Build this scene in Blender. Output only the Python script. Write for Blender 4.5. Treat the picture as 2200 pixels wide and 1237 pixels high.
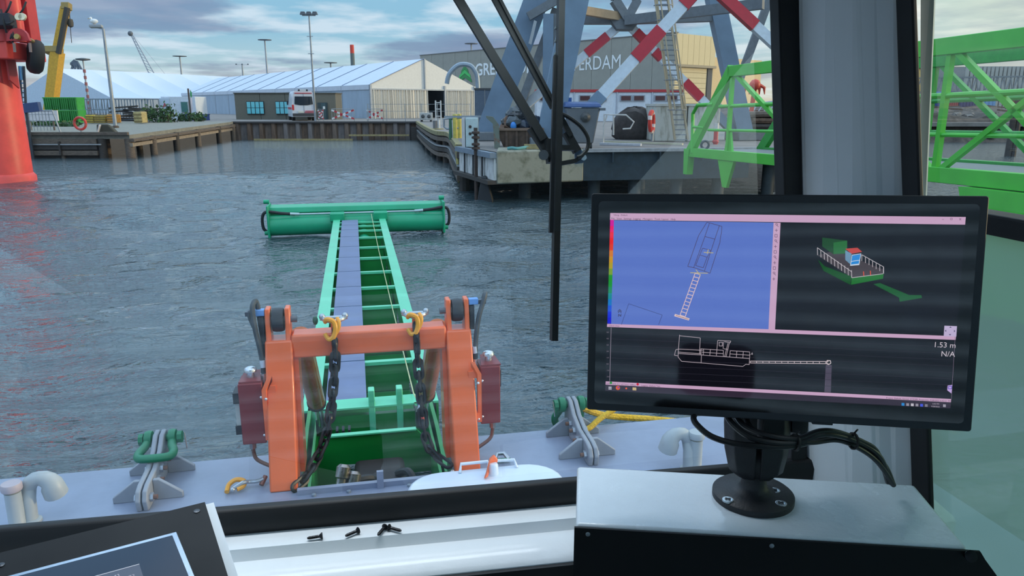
import bpy, bmesh, math, random
import numpy as np
from mathutils import Vector, Matrix
random.seed(7)
for o in list(bpy.data.objects): bpy.data.objects.remove(o, do_unlink=True)
SC = bpy.context.scene
COL = SC.collection
PI = math.pi
# ------------------------------------------------------------------ camera
# world frame: +Y is the boat's heading, z = 0 the water, the eye stands in the wheelhouse
FPX, EYE = 1590.0, 2.95
PITCH = math.atan((618.5 - 225) / FPX)
YAW = math.atan((1100 - 757) / FPX * math.cos(PITCH))
cp, sp, cy, sy = math.cos(PITCH), math.sin(PITCH), math.cos(YAW), math.sin(YAW)
fwd = np.array([sy*cp, cy*cp, -sp]); rgt = np.array([cy, -sy, 0.0]); upv = np.cross(rgt, fwd)
CAM = np.array([0, 0, EYE])
cd = bpy.data.cameras.new('camera'); cam = bpy.data.objects.new('camera', cd); COL.objects.link(cam)
cd.sensor_width = 36; cd.lens = 36 * FPX / 2200; cd.clip_start = 0.02; cd.clip_end = 3000
cam.location = (0, 0, EYE); cam.rotation_euler = (PI/2 - PITCH, 0, -YAW)
SC.camera = cam
# ------------------------------------------------------------------ sky, sun, exposure
SUN_AZ, SUN_EL, SUN_STRENGTH = YAW + math.radians(84), math.radians(7), 1.15
SKY_STRENGTH = 1.0
EXPOSURE = 0.55
CAB_FILL = 2.7  # power of the fill lamp added inside the cab
def lin(c):
    r = []
    for v in c[:3]:
        v = v / 255.0
        r.append(v / 12.92 if v <= 0.04045 else ((v + 0.055) / 1.055) ** 2.4)
    return tuple(r) + (1.0,)
SC.view_settings.view_transform = 'Standard'
SC.view_settings.look = 'None'
SC.view_settings.exposure = EXPOSURE
SC.view_settings.gamma = 1
SC.view_settings.use_curve_mapping = False
def make_world():
    w = bpy.data.worlds.new('sky'); SC.world = w; w.use_nodes = True
    nt = w.node_tree; nt.nodes.clear(); N = nt.nodes.new; L = nt.links.new
    out = N('ShaderNodeOutputWorld'); bg = N('ShaderNodeBackground'); L(bg.outputs[0], out.inputs[0])
    bg.inputs[1].default_value = SKY_STRENGTH
    tc = N('ShaderNodeTexCoord'); sep = N('ShaderNodeSeparateXYZ'); L(tc.outputs['Generated'], sep.inputs[0])
    def math_(op, a, b=None, c=None):
        m = N('ShaderNodeMath'); m.operation = op
        for i, v in enumerate((a, b, c)):
            if v is None: continue
            if isinstance(v, (int, float)): m.inputs[i].default_value = v
            else: L(v, m.inputs[i])
        return m.outputs[0]
    def ramp(src, stops):
        r = N('ShaderNodeValToRGB'); e = r.color_ramp.elements
        while len(e) < len(stops): e.new(0.5)
        for k, (p, c) in enumerate(stops): e[k].position = p; e[k].color = lin(c) if len(c) == 3 else c
        L(src, r.inputs[0]); return r.outputs[0]
    def mix(f, a, b):
        m = N('ShaderNodeMix'); m.data_type = 'RGBA'
        if isinstance(f, (int, float)): m.inputs[0].default_value = f
        else: L(f, m.inputs[0])
        for i, v in ((6, a), (7, b)):
            if isinstance(v, tuple): m.inputs[i].default_value = v
            else: L(v, m.inputs[i])
        return m.outputs[2]
    z = math_('MAXIMUM', sep.outputs[2], 0.0)
    base = ramp(z, [(0.0, (216, 214, 204)), (0.035, (190, 209, 214)), (0.09, (147, 192, 217)), (0.2, (140, 184, 216)), (0.42, (138, 180, 214)), (1.0, (160, 190, 218))])
    # sun side of the sky: azimuth term, clear of the frame's own axes
    sdx, sdy = math.sin(SUN_AZ), math.cos(SUN_AZ)
    dot = math_('ADD', math_('MULTIPLY', sep.outputs[0], sdx), math_('MULTIPLY', sep.outputs[1], sdy))
    warm = ramp(dot, [(0.0, (0, 0, 0)), (0.28, (36, 36, 36)), (0.6, (205, 205, 205)), (1.0, (255, 255, 255))])
    base = mix(warm, base, ramp(z, [(0.0, (250, 226, 176)), (0.06, (226, 222, 206)), (0.13, (252, 240, 196)), (0.4, (214, 220, 214)), (1.0, (160, 192, 216))]))
    # cloud layer seen in perspective: project the direction onto a plane overhead
    den = math_('ADD', z, 0.075)
    cmb = N('ShaderNodeCombineXYZ')
    L(math_('DIVIDE', sep.outputs[0], den), cmb.inputs[0]); L(math_('DIVIDE', sep.outputs[1], den), cmb.inputs[1])
    mp = N('ShaderNodeMapping'); L(cmb.outputs[0], mp.inputs[0]); mp.inputs['Location'].default_value = (9.1, 0.4, 0); mp.inputs['Scale'].default_value = (0.55, 0.5, 1)
    n1 = N('ShaderNodeTexNoise'); n1.inputs['Scale'].default_value = 0.85; n1.inputs['Detail'].default_value = 7; n1.inputs['Roughness'].default_value = 0.56; L(mp.outputs[0], n1.inputs['Vector'])
    n2 = N('ShaderNodeTexNoise'); n2.inputs['Scale'].default_value = 2.6; n2.inputs['Detail'].default_value = 6; L(mp.outputs[0], n2.inputs['Vector'])
    dark = ramp(n1.outputs[0], [(0.46, (0, 0, 0)), (0.55, (215, 215, 215)), (0.75, (245, 245, 245))])
    light = ramp(n2.outputs[0], [(0.45, (0, 0, 0)), (0.6, (225, 225, 225))])
    ccol = ramp(z, [(0.0, (205, 190, 178)), (0.05, (120, 134, 168)), (0.2, (130, 146, 178)), (0.45, (128, 148, 186)), (1.0, (152, 172, 202))])
    ccol = mix(warm, ccol, ramp(z, [(0.0, (240, 212, 170)), (0.06, (176, 186, 192)), (0.2, (226, 222, 200)), (1.0, (176, 192, 206))]))
    c = mix(light, base, mix(warm, lin((220, 230, 242)), lin((252, 244, 216))))
    c = mix(dark, c, ccol)
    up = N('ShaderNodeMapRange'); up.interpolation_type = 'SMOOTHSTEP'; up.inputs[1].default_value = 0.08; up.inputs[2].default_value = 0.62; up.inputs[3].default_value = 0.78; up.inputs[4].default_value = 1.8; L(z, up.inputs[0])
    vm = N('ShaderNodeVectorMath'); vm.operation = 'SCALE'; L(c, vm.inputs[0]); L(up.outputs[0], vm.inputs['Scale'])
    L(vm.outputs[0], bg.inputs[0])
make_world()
sl = bpy.data.lights.new('sun', 'SUN'); so = bpy.data.objects.new('sun', sl); COL.objects.link(so)
sl.energy = SUN_STRENGTH; sl.color = (1.0, 0.74, 0.42); sl.angle = math.radians(4)
sdir = Vector((math.sin(SUN_AZ)*math.cos(SUN_EL), math.cos(SUN_AZ)*math.cos(SUN_EL), math.sin(SUN_EL)))
so.rotation_euler = sdir.to_track_quat('Z', 'Y').to_euler(); so.location = (60, 0, 40)
# ------------------------------------------------------------------ placing helpers
def ray(x, y): return fwd + rgt*(x-1100)/FPX + upv*(618.5-y)/FPX
def ZP(x, y, z): d = ray(x, y); return CAM + d*(z-EYE)/d[2]          # sight line meets a level surface
KL, KD = 1.024, 1.055                                                 # harbour frame units to metres
def T(lat, dep, z): lat, dep = lat*KL, dep*KD; return np.array([lat*cy + dep*sy, -lat*sy + dep*cy, z])   # right, ahead, up
def RT(x, y): d = ray(x, y); return (d @ rgt)/(d[0]*sy + d[1]*cy)*KD/KL   # lateral per distance ahead, harbour units
def LAT(x, d, y=230): return RT(x, y)*d
def V(x, y, dep):                                                     # sight line at a distance ahead
    d = ray(x, y); return CAM + d*dep*KD/(d[0]*sy + d[1]*cy)
def YP(x, y, Y): d = ray(x, y); return CAM + d*Y/d[1]
def XP(x, y, X): d = ray(x, y); return CAM + d*X/d[0]
def A(*p): return np.array(p, float)
def nrm(v): v = np.asarray(v, float); return v/np.linalg.norm(v)
# ------------------------------------------------------------------ materials
MATS = {}
def M(name, rgb, rough=0.5, metal=0.0, var=0.08, scale=6.0, bump=0.0, bscale=40.0, coat=0.0, spec=0.5, dirt=None, stretch=None):
    if name in MATS: return MATS[name]
    m = bpy.data.materials.new(name); m.use_nodes = True; nt = m.node_tree; N = nt.nodes.new; L = nt.links.new
    b = nt.nodes['Principled BSDF']; b.inputs['Roughness'].default_value = rough; b.inputs['Metallic'].default_value = metal
    b.inputs['Coat Weight'].default_value = coat; b.inputs['Coat Roughness'].default_value = 0.08; b.inputs['Specular IOR Level'].default_value = spec
    c = lin(rgb); b.inputs['Base Color'].default_value = c; m.diffuse_color = c
    tc = N('ShaderNodeTexCoord'); src = tc.outputs['Object']
    if stretch:
        mp = N('ShaderNodeMapping'); mp.inputs['Scale'].default_value = stretch; L(src, mp.inputs[0]); src = mp.outputs[0]
    if var > 0 or dirt:
        n = N('ShaderNodeTexNoise'); n.inputs['Scale'].default_value = scale; n.inputs['Detail'].default_value = 5; n.inputs['Roughness'].default_value = 0.62; L(src, n.inputs['Vector'])
        r = N('ShaderNodeValToRGB'); e = r.color_ramp.elements
        lo = dirt and lin(dirt) or tuple(v*(1-var*1.6) for v in c[:3]) + (1,)
        hi = tuple(min(1, v*(1+var)) for v in c[:3]) + (1,)
        e[0].position = 0.32; e[0].color = lo; e[1].position = 0.68 if not dirt else 0.5; e[1].color = hi
        L(n.outputs[0], r.inputs[0]); L(r.outputs[0], b.inputs['Base Color'])
        rr = N('ShaderNodeMapRange'); rr.inputs[3].default_value = max(0.02, rough*0.8); rr.inputs[4].default_value = min(1, rough*1.25); L(n.outputs[0], rr.inputs[0]); L(rr.outputs[0], b.inputs['Roughness'])
    if bump > 0:
        n3 = N('ShaderNodeTexNoise'); n3.inputs['Scale'].default_value = bscale; n3.inputs['Detail'].default_value = 4; L(src, n3.inputs['Vector'])
        bp = N('ShaderNodeBump'); bp.inputs['Strength'].default_value = bump; bp.inputs['Distance'].default_value = 0.01; L(n3.outputs[0], bp.inputs['Height']); L(bp.outputs[0], b.inputs['Normal'])
    MATS[name] = m; return m
def emit(name, rgb, strength=1.0, gloss=True):
    if name in MATS: return MATS[name]
    m = bpy.data.materials.new(name); m.use_nodes = True; b = m.node_tree.nodes['Principled BSDF']
    b.inputs['Base Color'].default_value = (0.004, 0.004, 0.005, 1); b.inputs['Roughness'].default_value = 0.04
    b.inputs['Specular IOR Level'].default_value = 0.8
    b.inputs['Emission Color'].default_value = lin(rgb); b.inputs['Emission Strength'].default_value = strength
    MATS[name] = m; return m
def schlick(nt, f0=0.07):                              # two-sided Fresnel of a thin pane
    N = nt.nodes.new; L = nt.links.new; g = N('ShaderNodeNewGeometry'); d = N('ShaderNodeVectorMath'); d.operation = 'DOT_PRODUCT'; L(g.outputs['Normal'], d.inputs[0]); L(g.outputs['Incoming'], d.inputs[1])
    def m(op, a, b):
        k = N('ShaderNodeMath'); k.operation = op
        for i, v in enumerate((a, b)):
            if v is None: continue
            if isinstance(v, float): k.inputs[i].default_value = v
            else: L(v, k.inputs[i])
        return k.outputs[0]
    return m('ADD', m('MULTIPLY', m('POWER', m('SUBTRACT', 1.0, m('ABSOLUTE', d.outputs['Value'], None)), 5.0), 1.0-f0), f0)
def glass(name, tint=(255, 255, 255), refl=1.0, rough=0.0, ior=1.45):
    if name in MATS: return MATS[name]
    m = bpy.data.materials.new(name); m.use_nodes = True; nt = m.node_tree; nt.nodes.clear(); N = nt.nodes.new; L = nt.links.new
    out = N('ShaderNodeOutputMaterial'); tr = N('ShaderNodeBsdfTransparent'); gl = N('ShaderNodeBsdfGlossy'); mx = N('ShaderNodeMixShader')
    tr.inputs[0].default_value = lin(tint); gl.inputs['Roughness'].default_value = rough; gl.inputs[0].default_value = (refl, refl, refl, 1)
    L(schlick(nt), mx.inputs[0]); L(tr.outputs[0], mx.inputs[1]); L(gl.outputs[0], mx.inputs[2]); L(mx.outputs[0], out.inputs[0])
    MATS[name] = m; return m
# ------------------------------------------------------------------ mesh building
WL = {}
class MB:
    def __init__(s, xf=None): s.v = []; s.f = []; s.xf = xf
    def add(s, vs, fs):
        o = len(s.v)
        for p in vs: s.v.append(tuple(s.xf(*p)) if s.xf else tuple(float(q) for q in p))
        for f in fs: s.f.append(tuple(o+i for i in f))
        return s
    def poly(s, pts): return s.add(pts, [tuple(range(len(pts)))])
    def prism(s, pts, vec):
        n = len(pts); pts = [A(*p) for p in pts]; q = [p + A(*vec) for p in pts]
        return s.add(pts+q, [tuple(range(n))[::-1], tuple(range(n, 2*n))] + [(i, (i+1) % n, n+(i+1) % n, n+i) for i in range(n)])
    def loft(s, a, b):
        n = len(a)
        return s.add(list(a)+list(b), [tuple(range(n))[::-1], tuple(range(n, 2*n))] + [(i, (i+1) % n, n+(i+1) % n, n+i) for i in range(n)])
    def box(s, x0, x1, y0, y1, z0, z1):
        return s.loft([(x0, y0, z0), (x1, y0, z0), (x1, y1, z0), (x0, y1, z0)], [(x0, y0, z1), (x1, y0, z1), (x1, y1, z1), (x0, y1, z1)])
    def obox(s, c, ax, ay, az):                      # centre and three half-axis vectors
        c, ax, ay, az = map(np.asarray, (c, ax, ay, az))
        r = [c-ax-ay, c+ax-ay, c+ax+ay, c-ax+ay]
        return s.loft([p-az for p in r], [p+az for p in r])
    def bar(s, p, q, w, h=None, up=(0, 0, 1)):
        h = h or w; p, q = A(*p), A(*q); d = nrm(q-p); u = np.asarray(up, float)
        if abs(d @ u) > 0.98: u = A(1, 0, 0)
        x = nrm(np.cross(d, u)); z = np.cross(x, d)
        return s.obox((p+q)/2, x*w/2, (q-p)/2, z*h/2)
    def tube(s, path, r, n=8, closed=False):
        P = [A(*p) for p in path]; m = len(P); R = r if hasattr(r, '__len__') else [r]*m
        ref = None; rings = []
        for i in range(m):
            a = P[(i-1) % m] if closed or i > 0 else P[i]; b = P[(i+1) % m] if closed or i < m-1 else P[i]
            d = nrm(b-a)
            if ref is None: ref = A(0, 0, 1) if abs(d[2]) < 0.9 else A(1, 0, 0)
            x = nrm(np.cross(d, ref)); ref = np.cross(x, d)
            rings += [P[i] + (x*math.cos(2*PI*k/n) + ref*math.sin(2*PI*k/n))*R[i] for k in range(n)]
        fs = []
        for i in range(m if closed else m-1):
            j = (i+1) % m
            fs += [(i*n+k, i*n+(k+1) % n, j*n+(k+1) % n, j*n+k) for k in range(n)]
        if not closed: fs += [tuple(range(n))[::-1], tuple((m-1)*n+k for k in range(n))]
        return s.add(rings, fs)
    def cyl(s, p, q, r, r2=None, n=12): return s.tube([p, q], [r, r if r2 is None else r2], n)
    def lathe(s, prof, o=(0, 0, 0), ax=(0, 0, 1), n=24):          # profile of (radius, height)
        o = A(*o); d = nrm(ax); ref = A(1, 0, 0) if abs(d[0]) < 0.9 else A(0, 1, 0); x = nrm(np.cross(d, ref)); y = np.cross(d, x)
        vs = []
        for r, h in prof: vs += [o + d*h + (x*math.cos(2*PI*k/n)+y*math.sin(2*PI*k/n))*max(r, 1e-5) for k in range(n)]
        fs = []
        for i in range(len(prof)-1): fs += [(i*n+k, i*n+(k+1) % n, (i+1)*n+(k+1) % n, (i+1)*n+k) for k in range(n)]
        fs += [tuple(range(n))[::-1], tuple((len(prof)-1)*n+k for k in range(n))]
        return s.add(vs, fs)
    def ball(s, c, r, n=10, sc=(1, 1, 1)):
        c = A(*c); vs = []; fs = []; m = n//2+1
        for i in range(m+1):
            t = PI*i/m
            vs += [c + A(math.sin(t)*math.cos(2*PI*k/n)*sc[0], math.sin(t)*math.sin(2*PI*k/n)*sc[1], math.cos(t)*sc[2])*r for k in range(n)]
        for i in range(m): fs += [(i*n+k, (i+1)*n+k, (i+1)*n+(k+1) % n, i*n+(k+1) % n) for k in range(n)]
        return s.add(vs, fs)
    def build(s, name, mat, parent=None, smooth=True, bevel=0.0, origin=None, bseg=2):
        vs = np.array(s.v); lo, hi = vs.min(0), vs.max(0)
        o = np.array(origin, float) if origin is not None else A((lo[0]+hi[0])/2, (lo[1]+hi[1])/2, lo[2])
        me = bpy.data.meshes.new(name); me.from_pydata((vs-o).tolist(), [], s.f)
        bm = bmesh.new(); bm.from_mesh(me); bmesh.ops.remove_doubles(bm, verts=bm.verts, dist=1e-5); bmesh.ops.recalc_face_normals(bm, faces=bm.faces); bm.to_mesh(me); bm.free()
        if smooth:
            me.polygons.foreach_set('use_smooth', [True]*len(me.polygons)); me.set_sharp_from_angle(angle=math.radians(38))
        me.materials.append(M(*mat) if isinstance(mat, tuple) else mat)
        ob = bpy.data.objects.new(name, me); COL.objects.link(ob)
        place(ob, o, parent)
        if bevel > 0:
            bv = ob.modifiers.new('bevel', 'BEVEL'); bv.width = bevel; bv.segments = bseg; bv.limit_method = 'ANGLE'; bv.angle_limit = math.radians(40); bv.harden_normals = False
        return ob
def place(ob, o, parent):
    o = np.asarray(o, float); WL[ob.name] = o
    if parent is not None:
        ob.parent = parent; ob.location = tuple(o - WL[parent.name])
    else: ob.location = tuple(o)
def tag(o, label, cat, group=None, kind=None):
    o['label'] = label; o['category'] = cat
    if group: o['group'] = group
    if kind: o['kind'] = kind
    return o
def thing(name, label, cat, loc, group=None, kind=None):
    o = bpy.data.objects.new(name, None); COL.objects.link(o); o.empty_display_size = 0.1
    place(o, loc, None); return tag(o, label, cat, group, kind)
def struct(o, label=None, cat=None):
    o['kind'] = 'structure'
    if label: o['label'] = label
    if cat: o['category'] = cat
    return o
def dup(ob, loc, parent):                             # copy of a part (shares mesh)
    c = ob.copy(); COL.objects.link(c); place(c, loc, parent); return c
def text_mb(txt, h, mp, bold=0.0, font_sp=1.0, align='LEFT', depth=0.0):
    """lettering as outline faces; mp(u, v) maps text metres to a point on its surface"""
    cu = bpy.data.curves.new('t', 'FONT'); cu.body = txt; cu.size = h/0.7; cu.offset = bold; cu.space_character = font_sp; cu.align_x = align; cu.resolution_u = 3
    ob = bpy.data.objects.new('t', cu); COL.objects.link(ob); bpy.context.view_layer.update()
    me = bpy.data.meshes.new_from_object(ob.evaluated_get(bpy.context.evaluated_depsgraph_get()))
    mb = MB(); mb.add([mp(v.co.x, v.co.y) for v in me.vertices], [tuple(p.vertices) for p in me.polygons])
    w = max([v.co.x for v in me.vertices] or [0])
    bpy.data.objects.remove(ob); bpy.data.curves.remove(cu); bpy.data.meshes.remove(me)
    mb.w = w; return mb
def catmull(pts, n=6):
    P = [A(*p) for p in pts]; out = []
    for i in range(len(P)-1):
        p0, p1, p2, p3 = P[max(i-1, 0)], P[i], P[i+1], P[min(i+2, len(P)-1)]
        for k in range(n):
            t = k/n; out.append(0.5*(2*p1 + (p2-p0)*t + (2*p0-5*p1+4*p2-p3)*t*t + (3*p1-p0-3*p2+p3)*t**3))
    out.append(P[-1]); return out
def arc(c, r, a0, a1, u, v, n=8):
    c, u, v = A(*c), A(*u), A(*v)
    return [c + u*r*math.cos(a0+(a1-a0)*k/n) + v*r*math.sin(a0+(a1-a0)*k/n) for k in range(n+1)]
# ================================================================== water
QZ = 1.55
def water():
    m = bpy.data.materials.new('harbour_water'); m.use_nodes = True; nt = m.node_tree; N = nt.nodes.new; L = nt.links.new
    b = nt.nodes['Principled BSDF']; b.inputs['Base Color'].default_value = lin((56, 72, 78)); b.inputs['Roughness'].default_value = 0.03; b.inputs['IOR'].default_value = 1.65
    tc = N('ShaderNodeTexCoord'); hs = []
    for sc, rot, k, dist in (((0.55, 1.5, 1), 0.25, 1.3, 0.24), ((3.0, 6.6, 1), -0.2, 1.1, 0.34), ((7, 14, 1), 0.5, 1.0, 0.11)):
        mp = N('ShaderNodeMapping'); mp.inputs['Scale'].default_value = sc; mp.inputs['Rotation'].default_value = (0, 0, rot); L(tc.outputs['Object'], mp.inputs[0])
        n = N('ShaderNodeTexNoise'); n.inputs['Scale'].default_value = k; n.inputs['Detail'].default_value = 3; n.inputs['Distortion'].default_value = 0.6; L(mp.outputs[0], n.inputs['Vector'])
        ml = N('ShaderNodeMath'); ml.operation = 'MULTIPLY'; ml.inputs[1].default_value = dist; L(n.outputs[0], ml.inputs[0]); hs.append(ml.outputs[0])
    a1 = N('ShaderNodeMath'); L(hs[0], a1.inputs[0]); L(hs[1], a1.inputs[1]); a2 = N('ShaderNodeMath'); L(a1.outputs[0], a2.inputs[0]); L(hs[2], a2.inputs[1])
    bp = N('ShaderNodeBump'); bp.inputs["Strength"].default_value = 0.85; bp.inputs['Distance'].default_value = 0.30; L(a2.outputs[0], bp.inputs['Height']); L(bp.outputs[0], b.inputs['Normal'])
    xs = np.concatenate([np.linspace(-160, -15, 10)[:-1], np.arange(-15, 15.01, 0.14), np.linspace(15, 160, 10)[1:]])
    ys = np.concatenate([np.linspace(-30, 2, 6)[:-1], np.arange(2, 36.01, 0.14), np.linspace(36, 130, 12)[1:]])
    X, Y = np.meshgrid(xs, ys); Zz = np.zeros_like(X); rs = np.random.RandomState(3)
    for k in range(26):
        wl = rs.uniform(0.7, 2.6); th = rs.normal(1.35, 0.5); ph = rs.uniform(0, 6.28)
        Zz += 0.0058*wl*np.sin(2*PI/wl*(X*math.cos(th)+Y*math.sin(th)) + ph + 0.6*np.sin(X*0.7+k))
    fade = np.clip((15-np.abs(X))/3, 0, 1)*np.clip((Y-2)/1, 0, 1)*np.clip((36-Y)/4, 0, 1)
    Zz *= fade
    ny, nx = X.shape; vs = np.stack([X.ravel(), Y.ravel(), Zz.ravel()], 1)
    i = np.arange(ny-1)[:, None]*nx + np.arange(nx-1)[None, :]; i = i.ravel()
    me = bpy.data.meshes.new('water'); me.from_pydata(vs.tolist(), [], np.stack([i, i+1, i+nx+1, i+nx], 1).tolist())
    me.polygons.foreach_set('use_smooth', [True]*len(me.polygons)); me.materials.append(m)
    o = bpy.data.objects.new('water', me); COL.objects.link(o); WL[o.name] = A(0, 0, 0)
    tag(o, 'rippled grey blue harbour water between the boat and the quays', 'water', kind='stuff')
water()
# ================================================================== quays and ground
concrete = M('concrete', (132, 130, 120), 0.85, var=0.14, scale=3, bump=0.4, bscale=18)
paving = M('quay_paving', (128, 122, 118), 0.85, var=0.16, scale=1.2, bump=0.2, bscale=12)
wood = M('weathered_timber', (104, 92, 82), 0.85, var=0.25, scale=5, bump=0.3, bscale=20, stretch=(1, 1, 4))
woodd = M('wet_dark_timber', (62, 56, 52), 0.7, var=0.25, scale=5, stretch=(1, 1, 3))
EDGE = [(-8, 62), (-4, 38.6), (-3.2, 36.8), (-1.75, 24.8), (-0.46, 21.4), (2.2, 22.3), (8.2, 23.4), (13, 24.2), (15, 58)]
def ground():
    mb = MB(T); poly = [(-260, 62), (-23.4, 62)] + EDGE + [(160, 58), (300, 420), (-300, 420)]
    mb.prism([(a, b, QZ-0.3) for a, b in poly], (0, 0, 0.3))
    struct(mb.build('quay_ground', paving), 'level grey quay paving behind the water', 'quay')
ground()
def sheet_piling():
    q = thing('quay_wall', 'brown steel sheet pile wall below the tents at the far end', 'quay wall', T(-16, 62, 0), kind='structure')
    tints = [M('sheet_pile_brown', (112, 96, 86), 0.8, var=0.25, scale=2, stretch=(3, 3, .6)), M('sheet_pile_grey', (118, 110, 108), 0.8, var=0.22, scale=2, stretch=(3, 3, .6)), M('sheet_pile_rust', (104, 84, 70), 0.85, var=0.3, scale=2, stretch=(3, 3, .6))]
    n = 30; x0, x1 = -23.4, -8.0; w = (x1-x0)/n
    for i in range(n):
        a = x0+i*w; d0, d1 = (61.72, 61.95) if i % 2 else (61.95, 61.72)
        prof = [(a, 62.1, 0), (a, 61.95, 0), (a+w*.2, 61.7, 0), (a+w*.8, 61.7, 0), (a+w, 61.95, 0), (a+w, 62.1, 0)] if i % 2 == 0 else [(a, 62.1, 0), (a, 61.93, 0), (a+w, 61.93, 0), (a+w, 62.1, 0)]
        MB(T).loft([(p[0], p[1], -0.6) for p in prof], [(p[0], p[1], 1.42) for p in prof]).build('sheet_pile', tints[(i*7+i//3) % 3], q, smooth=False)
    MB(T).box(x0-.1, x1+.1, 61.62, 62.15, 1.42, 1.56).build('capping_beam', M('dark_steel_cap', (70, 66, 66), 0.8), q)
    for a, b, y, z in ((-21.5, -13.3, 61.0, 0.06), (-13.6, -8.6, 61.2, 0.42)):
        MB(T).bar((a, y, z), (b, y+.1, z), 0.18, 0.14).build('fender_timber', M('pale_timber', (158, 142, 100), 0.8, var=0.2), q)
sheet_piling()
def left_jetty():
    j = thing('timber_jetty', 'concrete topped jetty on timber piles along the left quay', 'jetty', T(-30, 45, 0))
    zf = lambda d: 1.3 + 0.25*(d-40.4)/21.6
    xe = lambda d: -21.1 - 2.3*(d-40.4)/21.6
    c = [(-60, 40.4), (-21.1, 40.4), (-23.4, 62), (-60, 62)]
    MB(T).loft([(a, d, zf(d)-.22) for a, d in c], [(a, d, zf(d)) for a, d in c]).build('deck_slab', concrete, j)
    MB(T).bar((-60, 40.3, 1.38), (-21.1, 40.3, 1.38), .2, .16).build('kerb', wood, j)
    MB(T).bar((-21.0, 40.4, 1.0), (-23.3, 62, 1.2), .25, .16).build('side_beam', wood, j)
    MB(T).bar((-21.1, 40.4, .74), (-23.4, 62, .95), .25, .2).build('side_beam', M('pale_beam', (150, 136, 120), .8, var=.2), j)
    for z, mt in ((.95, wood), (.62, woodd), (.3, wood)):
        MB(T).bar((-60, 40.35, z), (-22.9, 40.35, z), .18, .26).build('front_beam', mt, j)
    MB(T).bar((-26.5, 40.2, .78), (-22.6, 40.2, .78), .06, .06).build('pipe_rail', M('bare_pipe', (176, 180, 184), .4, .6), j)
    MB(T).box(-60, -22.9, 40.5, 40.8, -.3, 1.1).build('timber_wall', woodd, j)
    for k, (a, d, r) in enumerate([(-21.25, 40.6, .24), (-22.7, 40.5, .22), (-24.9, 40.45, .12), (-27.4, 40.45, .12), (-21.35, 43.5, .2), (-21.8, 47.5, .2), (-22.3, 52, .2), (-22.8, 57, .2), (-24.4, 44, .2), (-25, 49, .2), (-23.2, 61, .2)]):
        MB(T).cyl((a, d, -.5), (a, d, zf(d)-.2), r, n=10).build('pile', wood if k % 2 == 0 else woodd, j)
    for k in range(3): MB(T).bar((-24.9-k*2.2, 40.2, .2), (-24.9-k*2.2, 40.2, .95), .1).build('fender_post', woodd, j)
left_jetty()
def right_jetty():
    j = thing('curved_jetty', 'narrow curved jetty walkway leading to the open tent end', 'jetty', T(-5, 45, 0))
    e = [A(*p, 0) for p in EDGE[:4]]
    pts = catmull([A(-8, 62, 0), A(-5.7, 48, 0), A(-4.0, 38.6, 0), A(-3.15, 36.4, 0), A(-2.5, 31, 0), A(-1.8, 25, 0)], 4)
    for z, w, mt, nm in ((1.5, .12, M('mossy_kerb', (140, 132, 96), .85, var=.2), 'kerb'), (1.22, .1, wood, 'edge_beam'), (.86, .08, M('bare_pipe', (176, 180, 184), .4, .6), 'pipe_rail'), (.68, .1, woodd, 'edge_beam'), (.42, .1, wood, 'edge_beam')):
        mb = MB(T)
        for p, q in zip(pts[:-1], pts[1:]): mb.bar((p[0], p[1], z), (q[0], q[1], z), w+.1, .2 if nm != 'pipe_rail' else .07)
        mb.build(nm, mt, j)
    for k, p in enumerate(pts[::2]):
        MB(T).cyl((p[0]+.15, p[1]+.1, -.5), (p[0]+.15, p[1]+.1, 1.3), .18, n=9).build('pile', woodd, j)
    MB(T).box(-8.4, -7.6, 61, 62, -.5, 1.1).build('corner_pile', woodd, j)
right_jetty()
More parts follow.
